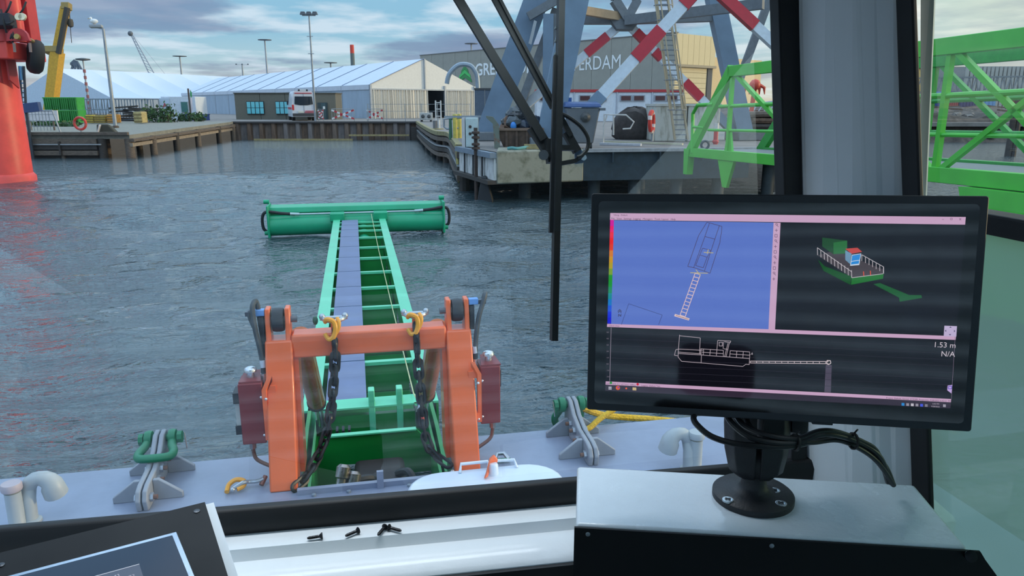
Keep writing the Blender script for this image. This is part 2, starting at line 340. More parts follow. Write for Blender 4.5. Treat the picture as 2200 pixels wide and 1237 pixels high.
def white_panel_wall():
    w = thing('panel_quay_wall', 'white concrete panel quay edge with black pipe loops', 'quay wall', T(-1, 23, 0))
    a, b = A(-1.75, 24.8, 0), A(-.46, 21.4, 0); d = (b-a)/4; n = nrm(A(-(b-a)[1]*-1, -(b-a)[0], 0)) ; n = nrm(A(b[1]-a[1], -(b[0]-a[0]), 0))
    wh = M('stained_white_concrete', (196, 196, 194), .8, var=.12, scale=3, dirt=(150, 148, 142), stretch=(3, 3, .7))
    for k in range(4):
        p, q = a+d*k, a+d*(k+1); s = (q-p)*.04
        MB(T).loft([(p+s)+n*.06+A(0, 0, .72), (q-s)+n*.06+A(0, 0, .72), (q-s)-n*.3+A(0, 0, .72), (p+s)-n*.3+A(0, 0, .72)], [(p+s)+n*.06+A(0, 0, 1.4), (q-s)+n*.06+A(0, 0, 1.4), (q-s)-n*.3+A(0, 0, 1.4), (p+s)-n*.3+A(0, 0, 1.4)]).build('panel', wh, w)
        if k > 0:
            o = n*.14
            MB(T).tube([p+o+A(0, 0, .7), p+o+A(0, 0, 1.3)] + arc(p+o+nrm(d)*.12+A(0, 0, 1.3), .12, PI, PI/2, nrm(d), (0, 0, 1), 4) + [p+o+nrm(d)*.35+A(0, 0, 1.42)], .03, 6).build('pipe_loop', M('black_pipe', (40, 42, 46), .5), w)
    MB(T).bar(tuple(a+n*.05)[:2]+(1.47,), tuple(b+n*.05)[:2]+(1.47,), .3, .16).build('steel_edge', M('grey_blue_steel', (118, 132, 146), .6, var=.15), w)
    MB(T).bar(tuple(a+n*.1)[:2]+(.66,), tuple(b+n*.1)[:2]+(.66,), .35, .12).build('lower_beam', woodd, w)
    p = a+d*2.6+n*.22
    pl = thing('mooring_pile', 'dark rusty mooring pile with stacked collars before white panel wall', 'pile', T(p[0], p[1], 0))
    pl0 = MB(T).cyl((p[0], p[1], -.5), (p[0], p[1], 2.25), .06, n=10).build('pole', M('rusty_pile', (74, 60, 54), .85, var=.3), pl)
    for z in (1.62, 1.74, 1.95, 2.1): MB(T).lathe([(.06, -.05), (.13, -.03), (.13, .03), (.06, .05)], (p[0], p[1], z), n=10).build('collar', M('rusty_pile', (74, 60, 54)), pl)
    f = MB(T); c = a+d*3.4+n*.2
    f.loft([(c[0]-.3, c[1]+.3, -.3), (c[0]+.35, c[1]-.3, -.3), (c[0]+.35, c[1]+.4, -.3), (c[0]-.2, c[1]+.8, -.3)], [(c[0]-.1, c[1]+.2, .8), (c[0]+.05, c[1]-.05, .8), (c[0]+.1, c[1]+.3, .8), (c[0], c[1]+.5, .8)])
    tag(f.build('rubber_fender', M('black_rubber', (38, 40, 42), .7), bevel=.06), 'black rubber fender wedge at the foot of white panel wall', 'fender')
white_panel_wall()
def platform():
    p = thing('pier_platform', 'dark pier platform on piles under the portal crane', 'pier', T(6, 24, 0))
    MB(T).loft([(-.46, 21.38, .6), (2.2, 22.28, .6), (2.2, 24.3, .6), (-.46, 23.4, .6)], [(-.46, 21.38, 1.6), (2.2, 22.28, 1.6), (2.2, 24.3, 1.6), (-.46, 23.4, 1.6)]).build('concrete_block', M('mossy_concrete', (134, 132, 118), .85, var=.2, scale=2.5, bump=.5, bscale=14, dirt=(102, 102, 84)), p, bevel=.05)
    MB(T).loft([(2.2, 22.3, .62), (7.6, 23.28, .62), (7.6, 23.8, .62), (2.2, 22.8, .62)], [(2.2, 22.3, 1.5), (7.6, 23.28, 1.5), (7.6, 23.8, 1.5), (2.2, 22.8, 1.5)]).build('front_beam', M('dark_teal_steel', (40, 56, 66), .6, var=.2), p)
    MB(T).loft([(7.6, 23.3, 1.1), (13, 24.2, 1.1), (13, 24.6, 1.1), (7.6, 23.7, 1.1)], [(7.6, 23.3, 1.5), (13, 24.2, 1.5), (13, 24.6, 1.5), (7.6, 23.7, 1.5)]).build('front_beam', MATS['dark_teal_steel'], p)
    MB(T).bar((2.2, 22.28, 1.56), (13, 24.2, 1.56), .2, .1).build('edge_strip', M('grey_edge', (150, 152, 156), .7, var=.15), p)
    for x, d in ((2.6, 22.9), (3.9, 23.0), (5.3, 23.3), (6.7, 23.5), (8.5, 24), (10.5, 24.3), (12.6, 24.5), (4.5, 25.5), (7.4, 26), (.4, 22.6)):
        MB(T).cyl((x, d, -.5), (x, d, 1.2), .2, n=10).build('pile', M('dark_pile', (52, 60, 64), .7, var=.2), p)
    for x in (3.1, 4.6, 6.0): MB(T).bar((x, 22.2+(x-2.2)*.18, 1.2), (x, 22.2+(x-2.2)*.18, 1.5), .12, .05).build('lug_plate', MATS['dark_teal_steel'], p)
    MB(T).tube(arc((6.05, 22.9, 1.7), .12, 0, 2*PI, (1, 0, 0), (0, 0, 1), 12)[:-1], .04, 6, True).build('lifting_eye', MATS['dark_teal_steel'], p)
platform()
def far_bank():
    m = M('rubble', (92, 82, 76), .9, var=.4, scale=1.2, bump=.8, bscale=5)
    b = thing('rubble_bank', 'dark rubble bank across the water beyond the green gangway', 'bank', T(40, 60, 0))
    rs = random.Random(4)
    mb = MB(T); pr = [(57, -.5), (58.5, .8), (60, 1.9), (66, 2.6), (72, 1.5)]
    mb.add([(x, d, z+rs.uniform(-.2, .3)) for x in np.arange(15, 70, 1.2) for d, z in pr], [(i*5+k, (i+1)*5+k, (i+1)*5+k+1, i*5+k+1) for i in range(45) for k in range(4)])
    mb.build('bank_slope', m, b, smooth=False)
    st = [M('rubble_stone_dark', (80, 74, 70), .9, var=.3), M('rubble_stone_pale', (134, 126, 120), .9, var=.3), M('rubble_stone_brown', (100, 80, 66), .9, var=.3)]
    for k in range(110):
        x = rs.uniform(17, 52); t = rs.random(); d = 58+t*3.6; z = .45+t*1.7; s = rs.uniform(.2, .55)
        c = T(x, d, z); mb = MB(); mb.ball(c, s, 6, (1, rs.uniform(.7, 1), rs.uniform(.4, .7))); mb.v = [tuple(np.array(v)+np.array([rs.uniform(-.1, .1) for _ in range(3)])) for v in mb.v]
        mb.build('rubble_stone', st[k % 3], b, smooth=False)
    for k in range(14):
        x = rs.uniform(18, 44); d = 59.4+rs.random()*2; z = 2.1+rs.random()*.5; a = rs.uniform(-.5, .5)
        MB(T).bar((x-1.6, d, z+.2+a*.4), (x+1.6, d+.5, z+.2-a*.4), .16, .1).build('scrap_beam', st[(k+1) % 3], b)
far_bank()
# ================================================================== tents and buildings
canvas = M('tent_canvas', (196, 204, 216), .45, var=.05, scale=1.5)
canvas_wall = M('tent_wall', (160, 176, 192), .6, var=.08, scale=1.2, stretch=(1, 1, .3))
def frame_map(o, ux, uy):
    o, ux, uy = A(*o), nrm(A(*ux)), nrm(A(*uy))
    return lambda a, b, z: T(o[0]+ux[0]*a+uy[0]*b, o[1]+ux[1]*a+uy[1]*b, z)
def big_tent():
    w, L, he, hr = 12.8, 71.0, 4.98, 7.75; n = 11; bw = L/n
    F = frame_map((-14.3, 75), (.786, .618), (-.618, .786))      # a across the gable, b along the tent
    t = thing('event_tent', 'long white gabled event tent with an open curtained end', 'tent', F(w/2, L/2, QZ))
    for k in range(n):
        b0, b1 = k*bw+.05, (k+1)*bw-.05
        MB(F).add([(0, b0, he), (0, b1, he), (w/2, b1, hr), (w/2, b0, hr), (w, b1, he), (w, b0, he), (0, b0, he-.08), (0, b1, he-.08), (w/2, b1, hr-.08), (w/2, b0, hr-.08), (w, b1, he-.08), (w, b0, he-.08)],
              [(0, 1, 2, 3), (3, 2, 4, 5), (6, 9, 8, 7), (9, 11, 10, 8), (0, 6, 7, 1), (4, 10, 11, 5), (0, 3, 9, 6), (3, 5, 11, 9), (1, 7, 8, 2), (2, 8, 10, 4)]).build('roof_panel', canvas, t, smooth=False)
        MB(F).box(-.06, .06, b0, b1, QZ, he-.45).build('wall_panel', canvas_wall, t, smooth=False)
        MB(F).box(-.14, -.02, b0, b1, he-.5, he-.02).build('valance', canvas, t, smooth=False)
        MB(F).box(-.1, .02, k*bw-.07, k*bw+.07, QZ, he).build('post', M('tent_alloy', (168, 176, 186), .4, .4), t)
        MB(F).loft([(0, k*bw-.06, he), (0, k*bw+.06, he), (w/2, k*bw+.06, hr), (w/2, k*bw-.06, hr)], [(0, k*bw-.06, he+.06), (0, k*bw+.06, he+.06), (w/2, k*bw+.06, hr+.06), (w/2, k*bw-.06, hr+.06)]).build('roof_rib', M('tent_seam', (120, 136, 164), .5), t)
    MB(F).box(w-.05, w+.05, 0, L, QZ, he).build('rear_wall', canvas_wall, t)
    MB(F).add([(0, 0, he-.45), (w, 0, he-.45), (w, 0, he), (w/2, 0, hr), (0, 0, he)], [(0, 1, 2, 3, 4)]).build('gable_panel', M('tent_gable', (226, 222, 214), .5, var=.04), t)
    MB(F).bar((w/2, -.08, he-.4), (w/2, -.08, hr), .22, .12).build('gable_post', M('tent_alloy', (168, 176, 186)), t)
    for a, b in ((0, 0), (w, 0), (8.9, 0)): MB(F).bar((a, -.06, QZ), (a, -.06, he), .22, .2).build('gable_post', MATS['tent_alloy'], t)
    MB(F).bar((0, -.06, he-.45), (w, -.06, he-.45), .14, .14).build('gable_beam', MATS['tent_alloy'], t)
    cm = M('clear_curtain', (222, 214, 200), .35, var=.06)
    for a0, a1 in ((.15, 2.3), (2.3, 4.4), (4.4, 6.7), (9.0, 10.9), (10.9, 12.7)):
        mb = MB(F); N_ = 28; rs = random.Random(int(a0*10))
        pr = [(a0+(a1-a0)*i/N_, -.1+.16*math.sin(i*1.7+rs.random())) for i in range(N_+1)]
        mb.add([(a, b, QZ) for a, b in pr]+[(a, b*.6, he-.5) for a, b in pr], [(i, i+1, N_+2+i, N_+1+i) for i in range(N_)])
        mb.build('curtain', cm, t)
    MB(F).poly([(6.6, 9, QZ), (9, 9, QZ), (9, 9, he), (6.6, 9, he)]).build('shade_sheet', M('interior_shade', (40, 38, 36), .9), t)  # dark sheet painted in for the shade inside the open tent end
big_tent()
def far_tent():
    F = frame_map((-80, 131), (.93, -.36), (.36, .93)); w2, L, he, hr, n = 12.5, 62.0, 4.1, 9.3, 9; bw = L/n
    t = thing('storage_tent', 'white tent with billowing roof bays behind the yellow crane', 'tent', F(0, L/2, QZ))
    S = 8
    for k in range(n):
        mb = MB(F); vs = []; fs = []
        for i in range(S+1):
            b = (k+i/S)*bw; dz = 1.6*math.sin(PI*i/S)
            for q in range(13): u = q/6-1; vs.append((u*w2, b, hr-(hr-he)*abs(u)-dz*math.sin(PI*abs(u))**.7))
        for i in range(S): fs += [(i*13+q, i*13+q+1, i*13+q+14, i*13+q+13) for q in range(12)]
        mb.add(vs, fs).build('roof_bay', M('tent_canvas_blue', (196, 208, 232), .5, var=.03), t)
        MB(F).box(w2-.06, w2+.06, k*bw, (k+1)*bw-.1, QZ, he).build('wall_panel', M('tent_wall_cream', (206, 204, 204), .6), t)
        MB(F).bar((w2+.05, k*bw, QZ), (w2+.05, k*bw, he), .2).build('post', MATS['tent_alloy'], t)
    MB(F).add([(-w2, 0, QZ), (w2, 0, QZ), (w2, 0, he), (0, 0, hr), (-w2, 0, he)], [(0, 1, 2, 3, 4)]).build('gable_panel', M('tent_gable_blue', (190, 206, 222), .5), t)
far_tent()
def shed():
    p0, p1 = A(-20.8, 170, 0), A(25.4, 117, 0); d = nrm(p1-p0); W = np.linalg.norm(p1-p0); Zr = 14.0
    F = frame_map((-20.8, 170), d[:2].tolist()+[0], (.757, .66, 0))
    F = lambda a, b, z: T(p0[0]+d[0]*a+.757*b, p0[1]+d[1]*a+.66*b, z)
    t = thing('warehouse_shed', 'large grey warehouse with green leaf logo and white lettering', 'building', F(W/2, 12, QZ))
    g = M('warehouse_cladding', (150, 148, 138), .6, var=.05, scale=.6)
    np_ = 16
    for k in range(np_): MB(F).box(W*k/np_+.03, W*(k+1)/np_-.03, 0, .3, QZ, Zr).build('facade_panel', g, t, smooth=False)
    MB(F).box(0, W-.4, .32, 11, QZ, Zr-.1).build('hall_body', M('warehouse_side_sunlit', (206, 190, 150), .6, var=.05, scale=.5), t)  # golden sunlight mixed into the side cladding colour; the facade stays grey
    for k in range(7): MB(F).box(W-.38, W-.1, .4+k*1.52, .4+(k+1)*1.52-.06, 9.3, Zr).build('side_panel', MATS['warehouse_side_sunlit'], t, smooth=False)
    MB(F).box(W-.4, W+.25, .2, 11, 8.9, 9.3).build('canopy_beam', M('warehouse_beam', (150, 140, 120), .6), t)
    for k in range(9): MB(F).box(W-.39, W-.25, .4, 9, QZ+k*.82, QZ+(k+1)*.82-.05).build('door_slat', MATS['warehouse_side_sunlit'], t, smooth=False)
    MB(F).box(W-.39, W-.2, 9.3, 10.6, QZ, 8.9).build('door_recess', M('recess_dark', (78, 84, 92), .7), t)
    MB(F).box(W-12, W-.4, 11, 26, QZ, 10.8).build('lower_hall', M('lower_hall_sunlit', (214, 186, 140), .6, var=.06), t)  # the same warm sunlight tinted into the lower hall's colour
    MB(F).box(-.1, W+.1, -.1, .5, Zr, Zr+.15).build('roof_edge', M('roof_edge', (108, 110, 110), .6), t)
    # lettering on the facade
    wt = M('sign_white', (228, 232, 232), .5, var=0)
    def along(px, py):
        r = RT(px, py); return (r*p0[1]-p0[0])/(d[0]-r*d[1])
    s0, s1, s2, s3 = along(1021, 140), along(1164, 132), along(1180, 130), along(1334, 125)
    zb = 9.0; h = 2.35
    for txt, a0, a1, bold in (('GREENPORT', s0, s1, .07), ('AMSTERDAM', s2, s3, .0)):
        mb = text_mb(txt, h, lambda u, v: (u, 0, v), bold)
        k = (a1-a0)/mb.w; mb2 = MB(F); mb2.add([(a0+v[0]*k, -.06, zb+v[2]) for v in mb.v], mb.f)
        mb2.build('lettering', wt, t, smooth=False)
    c = along(999, 150); lf = M('logo_green', (70, 190, 96), .5, var=0); lf2 = M('logo_dark_green', (52, 138, 72), .5, var=0)
    for i, (z, hw, mt) in enumerate(((8.1, 2.4, lf2), (9.0, 2.0, lf), (9.9, 1.3, lf2))):
        MB(F).prism([(c-hw, -.05, z-.5), (c, -.05, z+.5), (c+hw, -.05, z-.5), (c+hw*.9, -.05, z+.2), (c, -.05, z+1.3), (c-hw*.9, -.05, z+.2)], A(0, -.06, 0)).build('leaf_logo', mt, t, smooth=False)
    MB(F).prism([(c-1.6, -.05, 6.7), (c, -.05, 7.4), (c+1.6, -.05, 6.7), (c+1.2, -.05, 7.3), (c, -.05, 8.0), (c-1.2, -.05, 7.3)], A(0, -.06, 0)).build('leaf_logo', M('logo_grey', (168, 172, 168), .5, var=0), t, smooth=False)
shed()
def site_cabins():
    g = 'white site cabins with red roof edge'
    red = M('red_trim', (176, 52, 56), .5); wh = M('cabin_white', (206, 214, 224), .5, var=.05)
    xs = [(1150, 'white site cabin half hidden behind the wiper blades'), (1233, 'white red edged cabin just right of the vertical wiper'), (1325, 'white red edged cabin left of the leaning ladder'), (1400, 'white red edged cabin directly behind the leaning ladder')]
    for k, (px, lb) in enumerate(xs):
        px2 = xs[k+1][0] if k < 3 else 1468
        a0, a1 = LAT(px, 62), LAT(px2, 62)
        t = thing('site_cabin', lb, 'cabin', T((a0+a1)/2, 63, QZ), g)
        MB(T).box(a0+.05, a1-.05, 62, 65, QZ, 4.0).build('body', wh, t, bevel=.03)
        MB(T).box(a0, a1, 61.9, 65.1, 4.0, 4.22).build('roof_edge', red, t)
        MB(T).box(a0-.05, a0+.05, 61.92, 62, QZ, 4.0).build('corner_post', M('cabin_post', (180, 188, 200), .5), t)
        for x in (.25, .62):
            a = a0+(a1-a0)*x
            f = MB(T).box(a-.5, a+.5, 61.9, 62.05, 3.25, 3.75).build('window', M('cabin_window_frame', (150, 156, 166), .5), t)
            MB(T).box(a-.4, a+.4, 61.86, 61.95, 3.32, 3.68).build('pane', M('dark_pane', (78, 44, 48), .15), f)
site_cabins()
def olive_building():
    lat = lambda px: LAT(px, 70.6)
    l0, l1 = lat(505), lat(722)
    t = thing('site_office', 'olive grey flat roofed site office behind the white van', 'building', T((l0+l1)/2, 72, QZ))
    ol = M('olive_cladding', (104, 102, 92), .7, var=.06)
    n = 4
    for k in range(n): MB(T).box(l0+(l1-l0)*k/n+.02, l0+(l1-l0)*(k+1)/n-.02, 70.6, 73.2, QZ, 4.0).build('module', ol, t, smooth=False)
    MB(T).box(l0-.05, l1+.05, 70.5, 73.3, 4.0, 4.1).build('roof_edge', M('olive_dark', (80, 80, 74), .7), t)
    for px0, px1 in ((531, 568), (593, 630)):
        f = MB(T).box(lat(px0), lat(px1), 70.48, 70.70, 2.05, 3.28).build('window', M('black_frame', (36, 38, 42), .4), t)
        for i in range(4):
            for k in range(2):
                a0 = lat(px0)+(lat(px1)-lat(px0))*(i/4)+.04; a1 = lat(px0)+(lat(px1)-lat(px0))*((i+1)/4)-.04
                MB(T).box(a0, a1, 70.43, 70.50, 2.11+k*.58, 2.11+k*.58+.53).build('pane', M('turquoise_pane', (112, 200, 212), .1, var=.12, scale=2), f)
    d = MB(T).box(lat(683), lat(704), 70.48, 70.70, QZ, 3.15).build('door', M('dark_teal_door', (38, 62, 72), .4), t)
    MB(T).box(lat(691), lat(701), 70.40, 70.50, QZ, 3.1).build('door_leaf', M('dark_teal_leaf', (46, 78, 88), .4), d)
    MB(T).box(lat(695), lat(699.5), 70.37, 70.42, 2.55, 2.8).build('notice', M('paper_white', (220, 224, 226), .7, var=0), d)
    c = thing('white_cabin', 'small white cabin with AL logo and green window', 'cabin', T(lat(400), 68.5, QZ))
    wh = MATS['cabin_white']
    MB(T).box(lat(375), lat(446), 68, 70.5, QZ, 3.7).build('body', wh, c, bevel=.03)
    MB(T).box(lat(372), lat(393), 67.9, 68.05, 1.75, 3.55).build('sign_board', M('sign_board_blue', (190, 206, 222), .5, var=0), c)
    for tx, px, mt in (('A', 379, M('logo_red', (176, 60, 72), .5, var=0)), ('L', 385, M('logo_navy', (60, 56, 96), .5, var=0))):
        a = lat(px); mb = text_mb(tx, .42, lambda u, v: T(a+u*1.0, 67.86, 2.7-(0 if tx == 'A' else .14)+v), .01); mb.build('logo_letter', mt, c, smooth=False)
    f = MB(T).box(lat(416), lat(431), 67.9, 68.05, 2.25, 3.25).build('window', M('cabin_frame', (170, 180, 190), .5), c)
    MB(T).box(lat(417), lat(430), 67.86, 67.95, 2.3, 3.2).build('pane', M('green_pane', (78, 122, 120), .15), f)
    bx = thing('blue_container', 'low blue skip standing before the white tent wall', 'container', T(lat(456), 66, QZ))
    MB(T).box(lat(433), lat(480), 65.8, 67.2, QZ, 2.05).build('body', M('navy_paint', (44, 66, 130), .5, var=.1), bx, bevel=.02)
    MB(T).box(lat(432.5), lat(480.5), 65.75, 67.25, 2.02, 2.12).build('rim', M('navy_rim', (36, 54, 110), .5), bx)
    s = thing('sign_post', 'leaning brown post with green leaf sign left of the white tent', 'sign post', V(410, 256, 64))
    MB().bar(V(404, 190, 64), V(411.5, 262, 64), .18, .12).build('post', M('brown_post', (98, 82, 74), .8), s)
    MB().bar(V(409, 193, 63.9), V(413, 238, 63.9), .2, .05).build('board', M('pale_board', (206, 196, 206), .6), s)
    p = [V(408.5, 193, 63.8), V(411.5, 198, 63.8), V(412, 207, 63.8), V(410.5, 210, 63.8), V(408.5, 205, 63.8)]
    MB().prism(p, fwd*.03).build('leaf_sign', M('leaf_green', (44, 150, 74), .5, var=0), s, smooth=False)
olive_building()
def chimney_masts():
    def lat(px, d): return LAT(px, d, 150)
    d = 200; a = lat(758.5, d); zt = EYE+122/FPX*d*1.03
    t = thing('factory_chimney', 'red tipped grey chimney behind the long white tent', 'chimney', T(a, d, QZ))
    MB(T).cyl((a, d, QZ), (a, d, zt-2.2), .62, .55, 12).build('stack', M('chimney_grey', (98, 108, 108), .7), t)
    MB(T).cyl((a, d, zt-2.2), (a, d, zt), .55, .53, 12).build('red_tip', M('chimney_red', (206, 70, 56), .6), t)
    def mast(px, py, d, lb, style):
        a = lat(px, d); zt = V(px, py, d)[2]
        m = thing('floodlight_mast', lb, 'light mast', T(a, d, QZ), 'tall floodlight masts')
        g = M('galvanised', (150, 158, 166), .45, .5)
        MB(T).cyl((a, d, QZ), (a, d, zt), .16*d/100, .09*d/100, 8).build('pole', g, m)
        w = .55*d/63 if style != 'ring' else .8*d/100
        if style == 'ring':
            MB(T).lathe([(.15*d/100, -.15), (w*1.1, -.05), (w*1.1, .1), (.2, .2)], (a, d, zt), n=12).build('lamp_ring', M('lamp_dark', (74, 80, 86), .5), m)
        else:
            MB(T).bar((a-w, d, zt), (a+w, d, zt), .1, .1).build('crossarm', g, m)
            for k in (-1, 0, 1): MB(T).loft([(a+k*w*.9-.22, d-.2, zt+.05), (a+k*w*.9+.22, d-.2, zt+.05), (a+k*w*.9+.22, d+.2, zt+.05), (a+k*w*.9-.22, d+.2, zt+.05)], [(a+k*w*.9-.14, d-.12, zt+.3), (a+k*w*.9+.14, d-.12, zt+.3), (a+k*w*.9+.14, d+.12, zt+.3), (a+k*w*.9-.14, d+.12, zt+.3)]).build('floodlight', M('lamp_dark', (74, 80, 86)), m)
        return m
    m = mast(671, 33, 63, 'tall grey floodlight mast standing behind the white van', 'bar')
    g = MATS['galvanised']
    for z in (7.2, 8.6): MB(T).bar((lat(671, 63)-.25, 62.9, z), (lat(671, 63)+.25, 62.9, z), .05).build('step_bracket', g, m)
    mast(573.5, 86, 175, 'far ring topped mast left of the tall van mast', 'ring')
    mast(389, 121, 225, 'far ring topped mast above the storage tent end', 'ring')
    mast(521, 139, 235, 'short far mast with floodlight bar over tent ridge', 'bar')
    mast(711, 135, 210, 'tiny ring topped mast tip right of the van mast', 'ring')
    mast(1013, 94, 220, 'far ring topped mast above the warehouse roof', 'ring')
    m = mast(181, 128, 95, 'thin red and white banded mast beside left lamp post', 'ring')
    for k in range(7):
        z = 2.2+k*.8; MB(T).cyl((lat(181, 95), 95, z), (lat(181, 95), 95, z+.4), .17, n=8).build('red_band', M('faded_red', (150, 92, 92), .7), m)
    # street lamp on the left jetty
    b = ZP(249, 279, 1.33); tp = V(216, 62, 49.5)
    b = V(249, 279, 49.5); l = thing('street_lamp', 'grey street lamp on the left jetty corner with gull on top', 'lamp post', b)
    top = A(b[0], b[1], tp[2])
    MB().cyl(b, top, .13, .08, 10).build('pole', g, l); MB().lathe([(.22, 0), (.22, .25), (.14, .3)], b, n=10).build('base', M('rust_base', (86, 72, 60), .8), l)
    e = top - rgt*.55 + A(0, 0, .12); MB().cyl(top, e, .05, n=8).build('arm', g, l)
    MB().obox((e+top)/2 - rgt*.18 + A(0, 0, .1), rgt*.42, fwd*.14, A(0, 0, .09)).build('lamp_head', M('lamp_grey', (160, 166, 172), .5), l, bevel=.03)
    gl = thing('seagull', 'white gull perched on the left street lamp', 'gull', e + A(0, 0, .22) - rgt*.0)
    c = e + A(0, 0, .36); MB().ball(c, .2, 10, (1.3, .8, .8)).build('body', M('gull_white', (226, 230, 232), .6, var=.1), gl)
    MB().ball(c - rgt*.2 + A(0, 0, .18), .1, 8).build('head', MATS['gull_white'], gl); MB().cyl(c - rgt*.28 + A(0, 0, .18), c - rgt*.42 + A(0, 0, .16), .03, .005, 6).build('beak', M('gull_beak', (214, 170, 60), .5), gl)
    for s in (-.05, .05): MB().cyl(c+rgt*s-A(0, 0, .12), c+rgt*s-A(0, 0, .2), .02, n=5).build('leg', M('gull_beak', (214, 170, 60)), gl)
chimney_masts()
# ================================================================== harbour things
def van():
    c = A(LAT(653, 64.3), 64.3, 0); h = math.radians(21)       # rear centre, heading turned left of the view
    fx, fy = -math.sin(h), math.cos(h); rx, ry = math.cos(h), math.sin(h)
    F = lambda a, b, z: T(c[0]+rx*a+fx*b, c[1]+ry*a+fy*b, QZ+z)    # a right, b forward
    t = thing('ambulance_van', 'white high roofed van with red chevrons parked at the quay', 'van', F(0, 3, 0))
    wh = M('van_white', (206, 210, 218), .35, var=.04, coat=.3)
    prof = [(-1.0, .35), (1.0, .35), (1.02, 1.3), (.92, 1.9), (.82, 2.45), (.7, 2.6), (-.7, 2.6), (-.82, 2.45), (-.92, 1.9), (-1.02, 1.3)]
    b = MB(F); rings = [(0, .98, 0), (.12, 1, 0), (4.3, 1, 0), (5.0, .97, -.5), (5.9, .94, -1.25)]
    n = len(prof); vs = []; fs = []
    for y, s, dz in rings: vs += [(a*s, y, (z if z < 1.4 else max(1.3, z+dz*(z-1.3)/1.3))) for a, z in prof]
    for i in range(len(rings)-1): fs += [(i*n+k, i*n+(k+1) % n, (i+1)*n+(k+1) % n, (i+1)*n+k) for k in range(n)]
    fs += [tuple(range(n))[::-1], tuple((len(rings)-1)*n+k for k in range(n))]
    b.add(vs, fs).build('body', wh, t)
    r = lambda x0, x1, z0, z1, y=-.03: [(x0, y, z0), (x1, y, z0), (x1*.95, y, z1), (x0*.95, y, z1)]
    MB(F).prism([(-.78, -.03, 1.45), (-.3, -.03, 1.36), (.3, -.03, 1.36), (.78, -.03, 1.45), (.72, -.03, 2.12), (-.72, -.03, 2.12)], T(0, .03, 0)*0+A(0, .04, 0)).build('rear_window', M('van_glass', (38, 48, 58), .08), t)
    MB(F).box(-.72, .72, -.05, .02, 2.36, 2.43).build('red_strip', M('van_red', (186, 52, 66), .4), t)
    MB(F).box(-.25, .25, -.02, .18, 2.6, 2.72).build('beacon_bar', M('beacon_clear', (198, 206, 214), .2), t)
    for s in (-1, 1): MB(F).box(s*.34-.07, s*.34+.07, -.02, .16, 2.58, 2.72).build('beacon', M('beacon_dark', (40, 44, 50), .3), t)
    for s in (-1, 1):
        MB(F).box(s*.92-.08, s*.92+.08, -.06, .1, .95, 1.4).build('tail_light', M('tail_red', (196, 44, 44), .25), t)
        w = MB(F); w.cyl((s*.72, 1.0, .33), (s*.98, 1.0, .33), .33, n=16); w.build('wheel', M('tyre', (34, 34, 36), .8), t)
        w = MB(F); w.cyl((s*.72, 4.6, .33), (s*.98, 4.6, .33), .33, n=16); w.build('wheel', MATS['tyre'], t)
        MB(F).box(s*.96-.02*s, s*1.12, 4.1, 4.2, 1.4, 1.75).build('wing_mirror', MATS['beacon_dark'], t)
    bp = MB(F).box(-.98, .98, -.12, .1, .42, .66).build('rear_bumper', M('bumper_dark', (58, 60, 64), .6), t)
    MB(F).box(-.5, -.02, -.05, .02, .7, .86).build('number_plate', M('plate_pale', (206, 206, 196), .5), t)
    for k in range(11):
        x = .02+k*.082
        MB(F).prism([(x, -.06, .68), (x+.045, -.06, .68), (x+.13, -.06, .9), (x+.085, -.06, .9)], A(0, .02, 0)).build('chevron', M('van_red', (186, 52, 66)), t)
    MB(F).box(-.015, .015, -.025, .02, .7, 2.35).build('door_seam', M('seam_grey', (120, 124, 130), .6), t)
    MB(F).box(-1.03, -.99, .3, 4.2, 1.0, 1.18).build('side_stripe', MATS['van_red'], t)
    MB(F).prism([(-1.0, 4.25, 1.35), (-1.0, 5.1, 1.35), (-.93, 4.95, 1.95), (-.95, 4.25, 1.95)], A(.03, 0, 0)).build('cab_window', MATS['van_glass'], t)
van()
